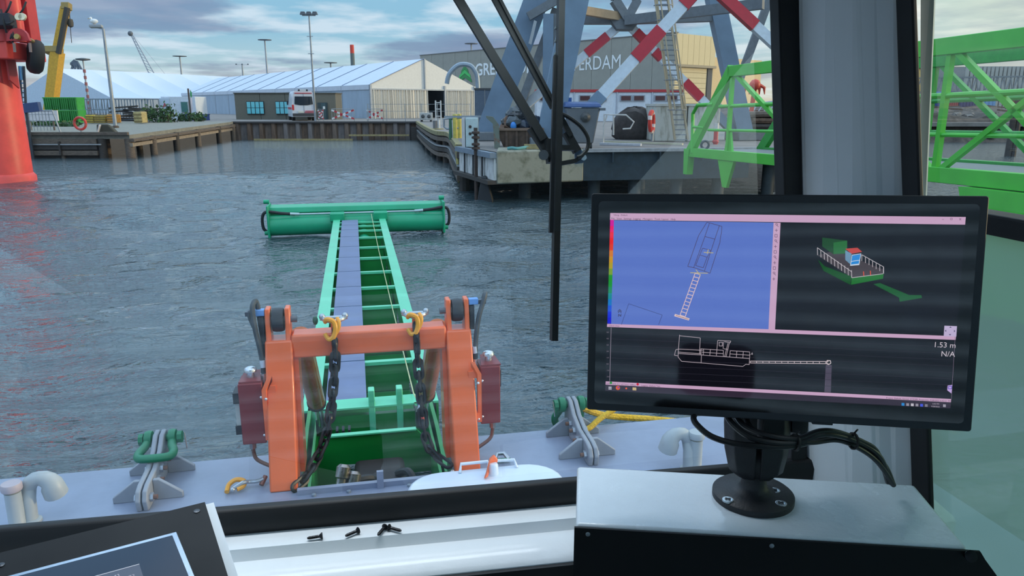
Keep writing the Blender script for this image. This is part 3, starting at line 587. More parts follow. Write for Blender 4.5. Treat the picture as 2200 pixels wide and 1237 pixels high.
def barriers():
    rw = M('barrier_red', (190, 52, 60), .5); ww = M('barrier_white', (222, 222, 222), .5); g = M('barrier_frame', (150, 156, 160), .5, .3)
    for lb, x0, x1 in (('red white crossed barrier panel between van and tent corner', 712, 760), ('red white barrier panel before the tent curtain', 788, 822), ('red white barrier leaning beside the office door', 683, 694)):
        d = 63.2; a0, a1 = LAT(x0, d), LAT(x1, d)
        t = thing('crowd_barrier', lb, 'barrier', T((a0+a1)/2, d, QZ), 'crowd barriers on the far quay')
        MB(T).tube([(a0, d, QZ), (a0, d, QZ+1.05), (a1, d, QZ+1.05), (a1, d, QZ)], .03, 6).build('frame', g, t)
        mb = MB(T)
        for k in range(1, 9): mb.cyl((a0+(a1-a0)*k/9, d, QZ+.12), (a0+(a1-a0)*k/9, d, QZ+1.05), .012, n=5)
        mb.build('infill', g, t)
        for s in (0, 1):
            for k in range(8):
                u0, u1 = k/8, (k+1)/8; za, zb = (QZ+.95-.75*u0, QZ+.95-.75*u1) if s else (QZ+.2+.75*u0, QZ+.2+.75*u1)
                MB(T).bar((a0+(a1-a0)*u0, d-.06-s*.03, za), (a0+(a1-a0)*u1, d-.06-s*.03, zb), .02, .14).build('board_stripe', rw if k % 2 else ww, t)
    d = 63; f = thing('mesh_fence', 'low wire mesh fence before the curtained tent end', 'fence', T(LAT(870, d), d, QZ))
    for x in (790, 830, 870, 905, 940, 980, 1010):
        a = LAT(x, d); MB(T).cyl((a, d, QZ), (a, d, QZ+1.5), .03, n=6).build('post', g, f)
    for z in (.2, .85, 1.45): MB(T).bar((LAT(790, d), d, QZ+z), (LAT(1010, d), d, QZ+z), .03).build('wire', g, f)
    b = thing('equipment_box', 'pale grey machine box at the jetty head before the tent', 'box', T(LAT(915, 61), 61, QZ))
    MB(T).box(LAT(902, 61), LAT(928, 61), 60.6, 61.6, QZ+.15, QZ+.75).build('case', M('box_grey', (176, 176, 174), .6, var=.15), b, bevel=.03)
    for x in (908, 921): MB(T).lathe([(.16, 0), (.12, -.06), (.05, -.08)], (LAT(x, 60.6), 60.6, QZ+.45), ax=(0, 1, 0), n=10).build('port', M('port_dark', (70, 72, 74), .5), b)
    for x in (905, 925): MB(T).box(LAT(x, 61)-.06, LAT(x, 61)+.06, 60.8, 61.4, QZ, QZ+.15).build('foot', MATS['port_dark'], b)
    p = thing('step_ladder', 'white pole frame standing on the curved jetty head', 'ladder', T(LAT(941, 52), 52, QZ))
    for x in (936, 947): MB(T).bar((LAT(x, 52), 52, QZ), (LAT(x, 52), 52, QZ+1.7), .09).build('upright', M('pole_white', (206, 204, 200), .5), p)
    for z in (.6, 1.1, 1.55): MB(T).bar((LAT(936, 52), 52, QZ+z), (LAT(947, 52), 52, QZ+z), .06).build('rung', MATS['pole_white'], p)
    k = thing('mooring_bollard', 'short grey bollard on the curved jetty', 'bollard', T(LAT(937, 42), 42, QZ))
    MB(T).cyl((LAT(937, 42)-.08, 42, QZ), (LAT(937, 42)-.08, 42, QZ+.5), .13, n=10).build('post', M('bollard_grey', (112, 112, 114), .7), k)
    MB(T).cyl((LAT(937, 42)+.14, 42, QZ), (LAT(937, 42)+.14, 42, QZ+.55), .07, n=10).build('post', MATS['pole_white'], k)
    MB(T).lathe([(.4, 0), (.4, .05), (.1, .07)], (LAT(937, 42), 42, QZ), n=12).build('base_plate', M('mossy_kerb', (140, 132, 96)), k)
barriers()
def yard_left():
    # green stacked bins
    d = 58; gm = M('bin_green', (58, 158, 66), .5, var=.15)
    a0 = LAT(95, d); w = LAT(113, d)-a0
    k = 0
    for row, (z, n, names) in enumerate(((QZ, 4, 'bottom row'), (QZ+1.0, 4, 'top row'))):
        for i in range(n):
            lb = 'green ribbed plastic bin, %s of the stack, %s' % (names, ('beside the red column', 'second from the red column', 'third from the red column', 'at the right end')[i])
            a = a0+i*w+.02; t = thing('plastic_bin', lb, 'bin', T(a+w/2, d, z), 'green bins stacked on the left yard')
            s = -.0; MB(T).loft([(a+.04, d, z), (a+w-.06, d, z), (a+w-.06, d+1, z), (a+.04, d+1, z)], [(a, d-.05, z+.95), (a+w-.02, d-.05, z+.95), (a+w-.02, d+1.05, z+.95), (a, d+1.05, z+.95)]).build('body', gm, t)
            for r in range(4): MB(T).box(a+.05+r*w*.24, a+.05+r*w*.24+.08, d-.1, d, z+.02, z+.95).build('rib', M('bin_green_dark', (44, 128, 58), .5), t)
            MB(T).box(a-.01, a+w-.01, d-.12, d+1.1, z+.9, z+.98).build('rim', gm, t)
    # fence panel and life ring at the jetty front
    d = 41.5; f = thing('site_fence_panel', 'galvanised mesh fence panel at the left jetty edge', 'fence', T(LAT(90, d, 280), d, 1.3)); g = MATS['galvanised']
    a0, a1 = LAT(50, d, 260), LAT(127, d, 260); z0, z1 = 1.35, 2.62
    MB(T).tube([(a0, d, z1), (a1-.3, d, z1), (a1, d, z0)], .05, 8).build('frame', g, f)
    for z in (1.75, 2.05, 2.4): MB(T).bar((a0, d, z), (a1-.2, d, z), .03).build('mesh_wire', g, f)
    for i in range(9): a = a0+(a1-.35-a0)*i/9; MB(T).bar((a, d, 1.5), (a, d, z1), .025).build('mesh_wire', g, f)
    b = thing('white_hoarding', 'pale white board standing behind the left mesh fence', 'board', T(LAT(85, 46, 260), 46, 1.4))
    MB(T).box(LAT(45, 46), LAT(122, 46), 45.95, 46.05, 1.95, 2.6).build('board', M('hoarding_white', (206, 202, 206), .6), b)
    for x in (60, 110): MB(T).bar((LAT(x, 46), 46, 1.3), (LAT(x, 46), 46, 2.0), .08).build('leg', wood, b)
    life_ring('red life ring on a post at the left jetty edge', V(172, 265, 41), .33, rgt, A(0, 0, 1), V(175, 284, 41))
    # yellow and grey machine blocks
    for lb, x0, x1, y0, y1, col in (('yellow pump crate on the left yard beside green bins', 180, 197, 247, 262, (190, 166, 60)), ('ochre steel drum block left of the street lamp', 198, 222, 248, 262, (172, 146, 60)), ('orange drum pair just left of the street lamp', 226, 244, 246, 262, (200, 140, 60)), ('cream timber crate stack right of the street lamp', 284, 302, 240, 258, (176, 160, 110))):
        d = 57; t = thing('yard_crate', lb, 'crate', T(LAT((x0+x1)/2, d), d, QZ))
        a0, a1 = LAT(x0, d), LAT(x1, d); zt = V(x0, y0, d)[2]
        MB(T).box(a0, a1, d, d+.9, QZ, zt).build('body', M('crate_%d' % x0, col, .6, var=.2), t, bevel=.05)
        for k in range(3): MB(T).box(a0-.02, a1+.02, d-.04, d, QZ+.1+k*(zt-QZ)*.3, QZ+.16+k*(zt-QZ)*.3).build('slat', M('crate_slat', (120, 104, 66), .7), t)
        MB(T).box(a0+.1, a1-.1, d+.1, d+.8, zt, zt+.06).build('lid', M('crate_lid', (96, 92, 80), .7), t)
    t = thing('dredge_bucket', 'dark tarred bollard housing at the jetty corner', 'bollard', ZP(225, 283, 1.3))
    c = V(223, 283, 42); MB().loft([c-rgt*.45-A(0, 0, .1), c+rgt*.75-A(0, 0, .1), c+rgt*.75+fwd*.6-A(0, 0, .1), c-rgt*.45+fwd*.6-A(0, 0, .1)], [c-rgt*.4+A(0, 0, .45), c+rgt*.3+A(0, 0, .45), c+rgt*.3+fwd*.5+A(0, 0, .45), c-rgt*.4+fwd*.5+A(0, 0, .45)]).build('housing', M('tar_olive', (66, 64, 54), .8), t, bevel=.08)
    MB().bar(c-rgt*.3-fwd*.1-A(0, 0, .1), c-rgt*.12-fwd*.1+A(0, 0, .38), .2, .05).build('white_plate', MATS['hoarding_white'], t)
    # lattice gangway lying on the yard
    l = thing('lattice_bridge', 'grey lattice gangway lying across the left yard', 'lattice bridge', T(LAT(240, 66), 66, QZ)); gm = M('lattice_grey', (126, 138, 148), .5, .3)
    d0, d1 = 66, 67.5; a0, a1 = LAT(150, 66), LAT(325, 66); z0, z1 = QZ+.045, 3.45; n = 14
    for d, z in ((d0, z1), (d0, z0), (d1, z1), (d1, z0), (d0, (z0+z1)/2)): MB(T).bar((a0, d, z), (a1, d, z), .09).build('chord', gm, l)
    for i in range(n+1):
        a = a0+(a1-a0)*i/n
        for d in (d0, d1): MB(T).bar((a, d, z0), (a, d, z1), .07).build('vertical', gm, l)
        if i < n: MB(T).bar((a, d0, z0), (a+(a1-a0)/n*.6, d0, z1), .05).build('diagonal', gm, l)
    # scrap timber heap and bush
    rs = random.Random(8); t = thing('timber_heap', 'heap of dark timber and scrap beside the bushes', 'timber heap', T(LAT(300, 62), 62, QZ))
    for k in range(12):
        a = LAT(rs.uniform(255, 320), 62); z = QZ+.15+k*.08
        MB(T).bar((a-1.2, 61.5+rs.random(), z+rs.uniform(-.1, .25)), (a+1.2, 62+rs.random(), z+rs.uniform(-.1, .3)), .18, .12).build('beam', woodd if k % 2 else M('scrap_dark', (60, 56, 60), .8), t)
    g1 = M('bush_leaf', (66, 98, 58), .8, var=.35, scale=4)
    for lb, x0, x1, h, d, n in (('long low green bush row left of the white cabin', 305, 372, 1.35, 60, 420), ('small green weeds at the foot of the white cabin', 378, 436, .75, 62.5, 240), ('dark green weed strip behind the fence panel', 60, 165, .45, 52, 300)):
        t = thing('bush', lb, 'bush', T(LAT((x0+x1)/2, d), d, QZ)); mb = MB(); m2 = MB()
        for k in range(n):
            a = LAT(rs.uniform(x0, x1), d); c = T(a, d+rs.uniform(-.6, .6), QZ - (.2 if d < 55 else 0) + abs(rs.gauss(.45, .28))*h)
            u = nrm([rs.gauss(0, 1) for _ in range(3)]); v = nrm(np.cross(u, [rs.gauss(0, 1) for _ in range(3)])); s = rs.uniform(.1, .22)
            mb.poly([c-u*s, c+v*s*.6, c+u*s, c-v*s*.6])
            if k % 12 == 0: m2.cyl(A(c[0], c[1], QZ-.2), c, .02, n=4)
        o = mb.build('foliage', g1, t, smooth=False); o['kind'] = 'stuff'; m2.build('stems', M('stem_brown', (84, 70, 52), .8), t)
def life_ring(lb, c, R, u, v, foot=None):
    t = thing('life_ring', lb, 'life ring', foot if foot is not None else c, 'life rings on the quays')
    rd = M('ring_red', (214, 66, 56), .5); wh = M('ring_white', (226, 210, 204), .5); n = 32
    ring = arc(c, R, 0, 2*PI, u, v, n)
    for k in range(4):
        MB().tube(ring[k*8:k*8+7], R*.22, 8).build('ring_segment', rd, t); MB().tube(ring[k*8+6:k*8+9], R*.225, 8).build('ring_band', wh if c[0] > 0 else M('ring_dull', (190, 92, 84), .5), t)
    if foot is not None: MB().cyl(foot, A(foot[0], foot[1], c[2]-R*.8), .05, n=8).build('post', MATS['galvanised'], t)
yard_left()
def cranes_far():
    y = M('crane_yellow', (206, 160, 52), .5, var=.12); dk = M('crane_boom_dark', (62, 60, 58), .6)
    d = 66; P = lambda x, yy, dd=0: V(x, yy, d+dd)
    t = thing('mobile_crane', 'yellow telescopic crane boom rising behind green bins', 'crane', V(110, 255, d))
    b0 = MB(); b0.bar(P(107, 250), P(124, 112), .95, .8); b0.build('lower_boom', y, t)
    MB().bar(P(122, 115), P(141, 16), .62, .6).build('upper_boom', y, t)
    MB().bar(P(125.5, 115, -.4), P(144.5, 16, -.4), .4, .3).build('boom_side', dk, t)
    MB().obox(P(143, 14), rgt*.35, fwd*.3, upv*.3).build('boom_head', M('crane_ochre', (150, 128, 70), .6), t, bevel=.05)
    MB().bar(P(119, 250), P(120, 160), .16).build('luffing_ram', M('ram_rust', (156, 110, 70), .5), t)
    for xa, xb in ((98, 107), (107, 116)): MB().bar(P(xa, 222), P(xa+9.5, 110), .1).build('jib_chord', M('jib_pale', (186, 172, 130), .6), t)
    for k in range(12):
        u0, u1 = k/12, (k+1)/12; f = lambda x, u: P(x+9.5*u, 222-112*u)
        MB().bar(f(98, u0) if k % 2 else f(107, u0), f(107, u1) if k % 2 else f(98, u1), .05).build('jib_lacing', MATS['jib_pale'], t)
    MB().obox(P(113, 108), rgt*.7, fwd*.5, upv*.25).build('jib_head', MATS['crane_ochre'], t)
    for xa in (150, 147): MB().cyl(P(xa-1, 17), P(151, 44), .02, n=5).build('hoist_wire', dk, t)
    MB().lathe([(.05, .35), (.22, .3), (.26, 0), (.22, -.3), (.05, -.4)], P(151, 49), n=10).build('hook_block', M('hook_dark', (70, 66, 60), .6), t)
    MB().cyl(P(151, 56), P(154, 92), .03, n=5).build('hook_line', dk, t)
    # derrick head behind the tent
    d2 = 150; Q = lambda x, yy: V(x, yy, d2); t = thing('derrick_head', 'small dark derrick frame rising behind the storage tent', 'crane', Q(163, 165)); g = M('derrick_grey', (92, 100, 110), .6)
    for a, b in (((161, 130), (150, 160)), ((161, 130), (161, 160)), ((162, 130), (172, 160)), ((165, 131), (183, 163)), ((152, 137), (161, 129)), ((152, 137), (157, 142)), ((161, 160), (161, 240))): MB().bar(Q(*a), Q(*b), .35).build('strut', g, t)
    MB().bar(Q(148, 160), Q(173, 160), .6, .5).build('red_beam', M('derrick_red', (120, 52, 62), .6), t)
    # distant lattice crane
    d3 = 260; Q = lambda x, yy: V(x, yy, d3); t = thing('lattice_crane', 'distant pale lattice crane jib leaning over the storage tent', 'crane', Q(333, 170)); g = M('lattice_pale', (170, 176, 186), .6)
    for a, b in (((281, 74), (325, 168)), ((283, 72), (337, 168)), ((283, 72), (362, 168)), ((331, 166), (331, 236))): MB().bar(Q(*a), Q(*b), .3 if b[0] < 350 else .08).build('jib_chord', g, t)
    for k in range(14):
        u = k/14; v = (k+1)/14; MB().bar(Q(281+44*u, 74+94*u), Q(283+54*v, 72+96*v), .14).build('lacing', g, t)
    MB().ball(Q(280, 72), .9, 8).build('jib_head', MATS['derrick_grey'], t)
    # blue ladder tower beside red column
    d4 = 40; Q = lambda x, yy: V(x, yy, d4); t = thing('ladder_tower', 'dark access ladder with blue top beside the red column', 'ladder', Q(56, 232))
    for x in (47, 56): MB().bar(Q(x, 235), Q(x-5, 142), .1).build('stile', M('ladder_black', (56, 60, 68), .6), t)
    for k in range(9): y0 = 148+k*10.2; MB().bar(Q(42.5+k*.55, y0), Q(51.5+k*.55, y0), .06).build('rung', MATS['ladder_black'] if k > 3 else M('ladder_blue', (70, 120, 170), .5), t)
    MB().bar(Q(46, 142), Q(49, 172), .5, .06).build('blue_panel', MATS['ladder_blue'], t)
    MB().bar(Q(48, 233), Q(86, 229), .3, .5).build('base_beam', M('base_blue', (60, 78, 120), .6), t)
    for x in (47, 55): q = Q(x, 232); MB().bar(q, A(q[0], q[1], 0-.3), .12).build('support_post', MATS['ladder_black'], t)
cranes_far()
def red_ship_crane():
    rd = M('crane_red', (236, 82, 74), .42, var=.1, scale=1.5); rdd = M('crane_red_dark', (190, 56, 58), .45, var=.12, scale=2)
    d = 29.0/KD*1.0; d = 28.2; bl = LAT(-6, d, 300); t = thing('red_crane_column', 'tall red steel crane column with brackets standing in the water', 'crane column', T(bl, d, 0))
    c = T(bl, d, 0); P = lambda x, y, dd=0: V(x, y, d+dd)
    MB().tube([c+A(0, 0, -1), c+A(0, 0, -.02), c+A(0, 0, .25), c+A(0, 0, 5.3)], [1.1, 1.08, 1.04, 1.02], 32).build('column', rd, t)
    MB().tube([c+A(0, 0, -1), c+A(0, 0, .18), c+A(0, 0, .3)], [1.16, 1.14, 1.05], 32).build('foot_flange', rd, t)
    MB().cyl(c-fwd*1.03+rgt*.25, c-fwd*1.03+rgt*.25+A(0, 0, 4.2), .03, n=6).build('weld_seam', rdd, t)
    z = lambda y: P(40, y)[2]
    c = c+rgt*.4
    # bracket box
    MB().obox(A(c[0], c[1], 0)+A(0, 0, (z(93)+z(130))/2)+rgt*.15, rgt*1.15, fwd*A(1, 1, 0)*1.2, A(0, 0, (z(93)-z(130))/2)).build('slew_platform', rd, t, bevel=.04)
    for k, off in enumerate((-.55, -.1, .45, .8)):
        q = A(c[0], c[1], 0)+rgt*off-fwd*A(1, 1, 0)*.6
        MB().prism([q+A(0, 0, z(130)), q+A(0, 0, z(185-k*4)), q+fwd*A(1, 1, 0)*.5+A(0, 0, z(190)), q+fwd*A(1, 1, 0)*.5+A(0, 0, z(130))], rgt*.06).build('gusset', rdd, t)
    for px_, r, m_ in ((42, .24, rd), (24, .2, rdd), (8, .3, rdd), (-10, .3, rd)):
        q = P(px_, 95, -.9); MB().cyl(A(q[0], q[1], z(94)), A(q[0], q[1], 9), r, n=16).build('hydraulic_ram', m_, t)
    q = P(66, 95, -.2); MB().obox(A(q[0], q[1], (z(94)+9)/2), rgt*.24, nrm(fwd*A(1, 1, 0))*.3, A(0, 0, (9-z(94))/2)).build('mast_post', rdd, t, bevel=.02)
    q = P(40, 95, -1.5); MB().prism([A(q[0], q[1], z(95))-rgt*.42, A(q[0], q[1], z(95))+rgt*.42]+[A(q[0], q[1], z(88))+rgt*.38*math.cos(a)+A(0, 0, .32*math.sin(a)) for a in np.linspace(0, PI, 9)], fwd*A(1, 1, 0)*.12).build('pin_plate', rdd, t)
    q = P(39, 80, -1.55); MB().cyl(q, q-fwd*.1, .1, n=12).build('pin', M('brass_pin', (170, 140, 80), .4, .5), t)
    q = P(71, 89, -1.0); MB().cyl(q, q-fwd*.3, .07, n=10).build('pin', MATS['brass_pin'], t)
    for x0 in (30, 64): MB().cyl(P(x0, 92, -1.6), P(x0+2, 112, -1.6), .05, n=8).build('grease_rod', M('rod_dull', (150, 130, 126), .5, .3), t)
    for k in range(2):
        q2 = P(42+k*8, 37, -1.5)
        lamp = MB().lathe([(.04, -.1), (.13, 0), (.13, .08)], q2, ax=(-fwd).tolist(), n=12).build('work_lamp', M('lamp_chrome', (226, 214, 180), .25, .3), t)
    for k, (x0, y0, x1, y1) in enumerate(((6, 48, 30, 45), (2, 20, 14, 70), (10, 30, 24, 3), (30, 55, 27, 92), (42, 30, 56, 4), (28, 62, 20, 88))):
        MB().tube(catmull([P(x0, y0, -1.4), P((x0+x1)/2, (y0+y1)/2+4, -1.5), P(x1, y1, -1.4)], 5), .035, 6).build('hose', M('black_hose', (34, 36, 40), .6), t)
    MB().obox(P(8, 45, -1.3), rgt*.35, fwd*.2, A(0, 0, .22)).build('valve_block', M('valve_dark', (48, 48, 56), .6), t, bevel=.03)
    q = P(76, 122, -.2); ty = thing('tyre_fender', 'large black tyre hung behind the red crane platform', 'tyre', q)
    MB().lathe([(.28, -.2), (.52, -.24), (.62, -.14), (.64, 0), (.62, .14), (.52, .24), (.28, .2)], q+A(0, 0, 0), ax=(rgt*.75+fwd*.66).tolist(), n=28).build('tyre', M('black_rubber', (38, 40, 42)), ty)
    MB().cyl(q-rgt*.1, q+rgt*.14+fwd*.1, .2, n=14).build('hub', MATS['valve_dark'], ty)
    hull = MB(T); a = bl
    hull.box(a-30, a-1.9, d-2, d+6, -.6, .9)
red_ship_crane()
# ================================================================== portal crane and right quay
def portal_crane():
    gm = M('crane_grey_blue', (112, 134, 156), .5, var=.1, scale=1.2); gd = M('crane_grey', (110, 116, 122), .55, var=.1)
    rd = M('brace_red', (186, 40, 56), .45, var=.06); wh = M('brace_white', (206, 216, 226), .45, var=.06)
    t = thing('portal_crane', 'grey portal crane base with red and white diagonal braces', 'portal crane', V(1300, 310, 26))
    dF, dN = 29, 24
    def leg(p, q, w, nm='leg', mt=gm):
        MB().bar(p, q, w, w*1.05, up=tuple(fwd*A(1, 1, 0))).build(nm, mt, t)
    z0 = QZ
    Af, At = V(1042, 303, dF), V(1175, -60, dF); Bf, Bt = V(1172, 322, dN), V(1249, -60, dN)
    Cf, Ct = V(1600, 300, dF), V(1524, -60, dF); Ef, Et = V(1830, 322, dN), V(1640, -190, dN)
    leg(Af, At, .95); leg(Bf, Bt, .78); leg(Cf, Ct, .62); leg(Ef, Et, .7)
    # second flange plates of the left leg
    MB().bar(V(1090, 303, dF-.3), V(1195, 20, dF-.3), .3, .5, up=tuple(fwd)).build('leg_stiffener', gd, t)
    MB().bar(V(1135, 36, dF-.8), V(1210, -8, dF-.8), .35, .3).build('leg_bracket', gd, t)
    MB().bar(V(1178, 30, dF-1.2), V(1176, 250, dF-1.2), .38, .25, up=tuple(fwd)).build('inner_post', gm, t)
    MB().bar(V(1191, 30, dF-1), V(1196, 230, dF-1), .12, .2, up=tuple(fwd)).build('inner_post', gd, t)
    for k in range(14):
        u = k/14; MB().bar(V(1147-12*u, 45+50*u, dF-1), V(1153-12*u, 48+50*u, dF-1), .06).build('cable_ladder_rung', M('bare_pipe', (176, 180, 184)), t)
    for q, s in ((Af, .75), (Bf, .65), (Cf, .6), (Ef, .6)):
        MB().obox(A(q[0], q[1], QZ+.18), A(s, 0, 0), A(0, s, 0), A(0, 0, .18)).build('foot', gd, t, bevel=.04)
    # ring beams
    MB().bar(V(1228, 42, dF), V(1350, 42, dF), .5, .35).build('ring_beam', gd, t); MB().bar(V(1350, 42, dF), V(1560, 35, dF), .5, .35).build('ring_beam', gd, t)
    MB().bar(V(1345, 44, dF-.3), V(1640, 8, dF-3), .3, .35).build('ring_beam', gd, t); MB().bar(V(1250, 22, dF-1), V(1345, 38, dF), .25, .3).build('ring_beam', M('beam_tan', (176, 150, 120), .6), t)
    for x0, y0, x1, y1 in ((1320, 0, 1345, 40), (1370, 0, 1348, 40), (1322, 0, 1322, -60), (1368, 0, 1368, -60)): MB().bar(V(x0, y0, dF-.2), V(x1, y1, dF-.2), .32, .4, up=tuple(fwd)).build('gusset_arm', gd, t)
    MB().prism([V(1310, 40, dF-.3), V(1378, 40, dF-.3), V(1360, 62, dF-.3), V(1325, 62, dF-.3)], fwd*.3).build('node_plate', gd, t)
    def brace(p, q, segs, w, dd, name='brace'):
        b = MB().bar(V(*p, dd), V(*q, dd), w*.9, w*.55, up=tuple(fwd)).build(name, wh, t)
        P0, P1 = V(*p, dd), V(*q, dd)
        for u0, u1, mt in segs: MB().bar(P0+(P1-P0)*u0-fwd*.02, P0+(P1-P0)*u1-fwd*.02, w, w*.62, up=tuple(fwd)).build('colour_band', mt, b)
    # near face: from the left leg foot up to the right, and its mirror
    brace((1190, 318), (1515, -40), [(0, .33, gm), (.55, .72, rd), (.86, 1.0, rd)], .42, dN)
    brace((1517, -40), (1800, 220), [(0, .1, wh), (.1, .36, rd), (.62, .8, rd)], .36, dN)
    # far face
    brace((1060, 285), (1340, 48), [(0, .55, wh), (.72, .88, rd)], .34, dF)
    brace((1345, 48), (1592, 300), [(.08, .22, rd), (.24, .3, rd), (.5, .64, rd), (.75, 1, gm)], .34, dF)
    MB().bar(V(1652, 0, dF), V(1590, 168, dF), .3, .2, up=tuple(fwd)).build('rear_brace', gd, t)
    # ladder with safety cage
    L0, L1 = (1450, 300), (1408, -20); lt = M('ladder_steel', (190, 176, 150), .5, .3)
    ld = thing('leaning_ladder', 'long caged access ladder climbing the portal crane', 'ladder', V(1450, 300, 27))
    for dx0, dx1 in ((0, 0), (28, 24)): MB().bar(V(L0[0]+dx0, L0[1], 27), V(L1[0]+dx1, L1[1], 27), .07, .1, up=tuple(fwd)).build('stile', lt, ld)
    for k in range(30):
        u = k/30; x0 = L0[0]+(L1[0]-L0[0])*u; y0 = L0[1]+(L1[1]-L0[1])*u; MB().bar(V(x0, y0, 27), V(x0+28-4*u, y0, 27), .035).build('rung', M('rung_grey', (130, 136, 142), .5), ld)
    for k in range(9):
        u = .2+k*.1; x0 = L0[0]+(L1[0]-L0[0])*u+13; y0 = L0[1]+(L1[1]-L0[1])*u; c = V(x0, y0, 27)
        MB().tube(arc(c, .34, 0, PI, rgt*A(1, 1, 0), -nrm(fwd*A(1, 1, 0)), 8), .022, 5).build('cage_hoop', MATS['rung_grey'], ld)
    for a in (.5, 1.2, 2.0, 2.7):
        o = rgt*.34*math.cos(a)-nrm(fwd*A(1, 1, 0))*.34*math.sin(a); MB().bar(V(1450+13-42*.2, 236, 27)+o, V(1408+13, -20, 27)+o, .04).build('cage_bar', lt, ld)
portal_crane()
def right_quay():
    # skip full of bags
    d = 23.6; sk = thing('waste_skip', 'rusty open waste skip piled with black bags and scrap', 'skip', T(LAT(1115, d, 310), d, QZ))
    rust = M('skip_rust', (92, 74, 64), .8, var=.3, scale=4); a0, a1 = LAT(1066, d, 300), LAT(1160, d, 300)
    MB(T).loft([(a0+.25, d, QZ), (a1, d, QZ), (a1, d+1.6, QZ), (a0+.25, d+1.6, QZ)], [(a0, d-.1, QZ+.62), (a1+.1, d-.1, QZ+.62), (a1+.1, d+1.7, QZ+.62), (a0, d+1.7, QZ+.62)]).build('body', rust, sk)
    MB(T).prism([(a0-.05, d-.2, QZ), (a0+.12, d-.2, QZ), (a0+.1, d-.2, QZ+.75), (a0-.1, d-.2, QZ+1.02), (a0-.32, d-.2, QZ+1.05), (a0-.3, d-.2, QZ+.98), (a0-.1, d-.2, QZ+.8)], A(0, .25, 0)).build('lifting_lug', M('lug_green_rust', (104, 112, 104), .8, dirt=(120, 70, 54), scale=6), sk)
    for k in range(4): a = a0+.3+k*(a1-a0-.3)/3.4; MB(T).box(a, a+.07, d-.12, d-.02, QZ, QZ+.6).build('side_rib', rust, sk)
    MB(T).box(a0, a1+.12, d-.16, d-.02, QZ+.58, QZ+.66).build('rim', M('rim_brown', (120, 98, 84), .7), sk)
    rs = random.Random(12); bk = M('bag_black', (34, 38, 44), .35, bump=.6, bscale=9); cols = [bk, bk, M('bag_grey', (74, 82, 88), .5), bk, M('scrap_wood', (116, 88, 70), .8), M('bag_dark_blue', (44, 54, 70), .4)]
    for k in range(22):
        a = rs.uniform(a0+.3, a1-.1); z = QZ+.62+rs.random()*.75*max(.25, 1-abs(a-(a0+a1)/2-.1)/.75); c = T(a, d+rs.uniform(.1, 1.3), z); s = rs.uniform(.16, .28)
        mb = MB(); mb.ball(c, s, 9, (1.1, 1, .8)); mb.v = [tuple(np.array(v)+np.array([rs.uniform(-.04, .04) for _ in range(3)])) for v in mb.v]
        tag(mb.build('rubbish_bag', cols[k % 6], smooth=k % 2 == 0), {2: 'crumpled grey rubbish bag heaped in the rusty skip', 4: 'brown scrap wood lump heaped in the rusty skip', 5: 'dark navy rubbish bag heaped in the rusty skip'}.get(k % 6, 'crumpled black rubbish bag heaped in the rusty skip'), 'rubbish bag', 'rubbish heaped in the waste skip')
    mb = MB(); c = T(LAT(1103, d-.1, 272), d-.05, QZ+.72); mb.ball(c, .13, 10, (.8, .8, 1.1))
    tag(mb.build('blue_bag', M('bag_blue', (50, 130, 210), .4)), 'small bright blue bag on the front of the skip heap', 'rubbish bag')
    # grey bin
    d = 22.7; b = thing('wheeled_waste_bin', 'big grey wheeled waste bin with blue lid on the pier', 'waste bin', T(LAT(1262, d, 310), d, QZ)); bm_ = M('bin_grey', (104, 108, 114), .5, var=.06)
    a0, a1 = LAT(1215, d, 300), LAT(1288, d, 300)
    MB(T).loft([(a0+.22, d+.1, QZ+.2), (a1-.18, d+.1, QZ+.2), (a1-.18, d+.9, QZ+.2), (a0+.22, d+.9, QZ+.2)], [(a0, d, QZ+1.3), (a1, d, QZ+1.3), (a1, d+1, QZ+1.3), (a0, d+1, QZ+1.3)]).build('body', bm_, b, bevel=.04)
    MB(T).loft([(a0-.04, d-.05, QZ+1.32), (a1+.04, d-.05, QZ+1.32), (a1+.04, d+1.05, QZ+1.32), (a0-.04, d+1.05, QZ+1.32)], [(a0, d, QZ+1.44), (a1, d, QZ+1.44), (a1, d+1, QZ+1.5), (a0, d+1, QZ+1.5)]).build('lid', M('lid_blue', (56, 84, 136), .45), b, bevel=.03)
    MB(T).box(a1-.02, a1+.16, d-.02, d+.1, QZ+1.22, QZ+1.3).build('handle', bm_, b)
    for a in (a0+.3, a1-.25):
        for dd in (d+.15, d+.85): MB(T).cyl((a-.03, dd, QZ+.1), (a+.03, dd, QZ+.1), .1, n=12).build('castor', M('tyre', (34, 34, 36)), b)
    MB(T).lathe([(.16, 0), (.1, -.05), (.06, -.08)], (LAT(1258, d, 250), d, QZ+1.02), ax=(0, 1, 0), n=10).build('latch_boss', M('port_dark', (70, 72, 74)), b)
    s = thing('information_sign', 'blue and white notice board behind the skip', 'sign', T(LAT(1217, 26, 230), 26, QZ)); MB(T).box(LAT(1208, 26), LAT(1228, 26), 26, 26.06, 2.7, 3.2).build('board', M('sign_blue', (44, 88, 156), .5), s)
    MB(T).box(LAT(1210, 26), LAT(1226, 26), 25.96, 26.0, 2.86, 3.02).build('white_field', M('sign_white', (228, 232, 232)), s); MB(T).bar((LAT(1218, 26), 26.03, QZ), (LAT(1218, 26), 26.03, 2.7), .08).build('post', MATS['galvanised'], s)
    # white concrete block, life ring
    d = 28; c = thing('concrete_ballast', 'pale concrete ballast block at the foot of the ladder', 'concrete block', T(LAT(1455, d, 290), d, QZ)); w = M('pale_concrete', (190, 190, 182), .8, var=.12, dirt=(150, 146, 130), scale=2, stretch=(2, 2, .5))
    a0, a1 = LAT(1406, d, 280), LAT(1545, d, 280); am = (a0+a1)/2
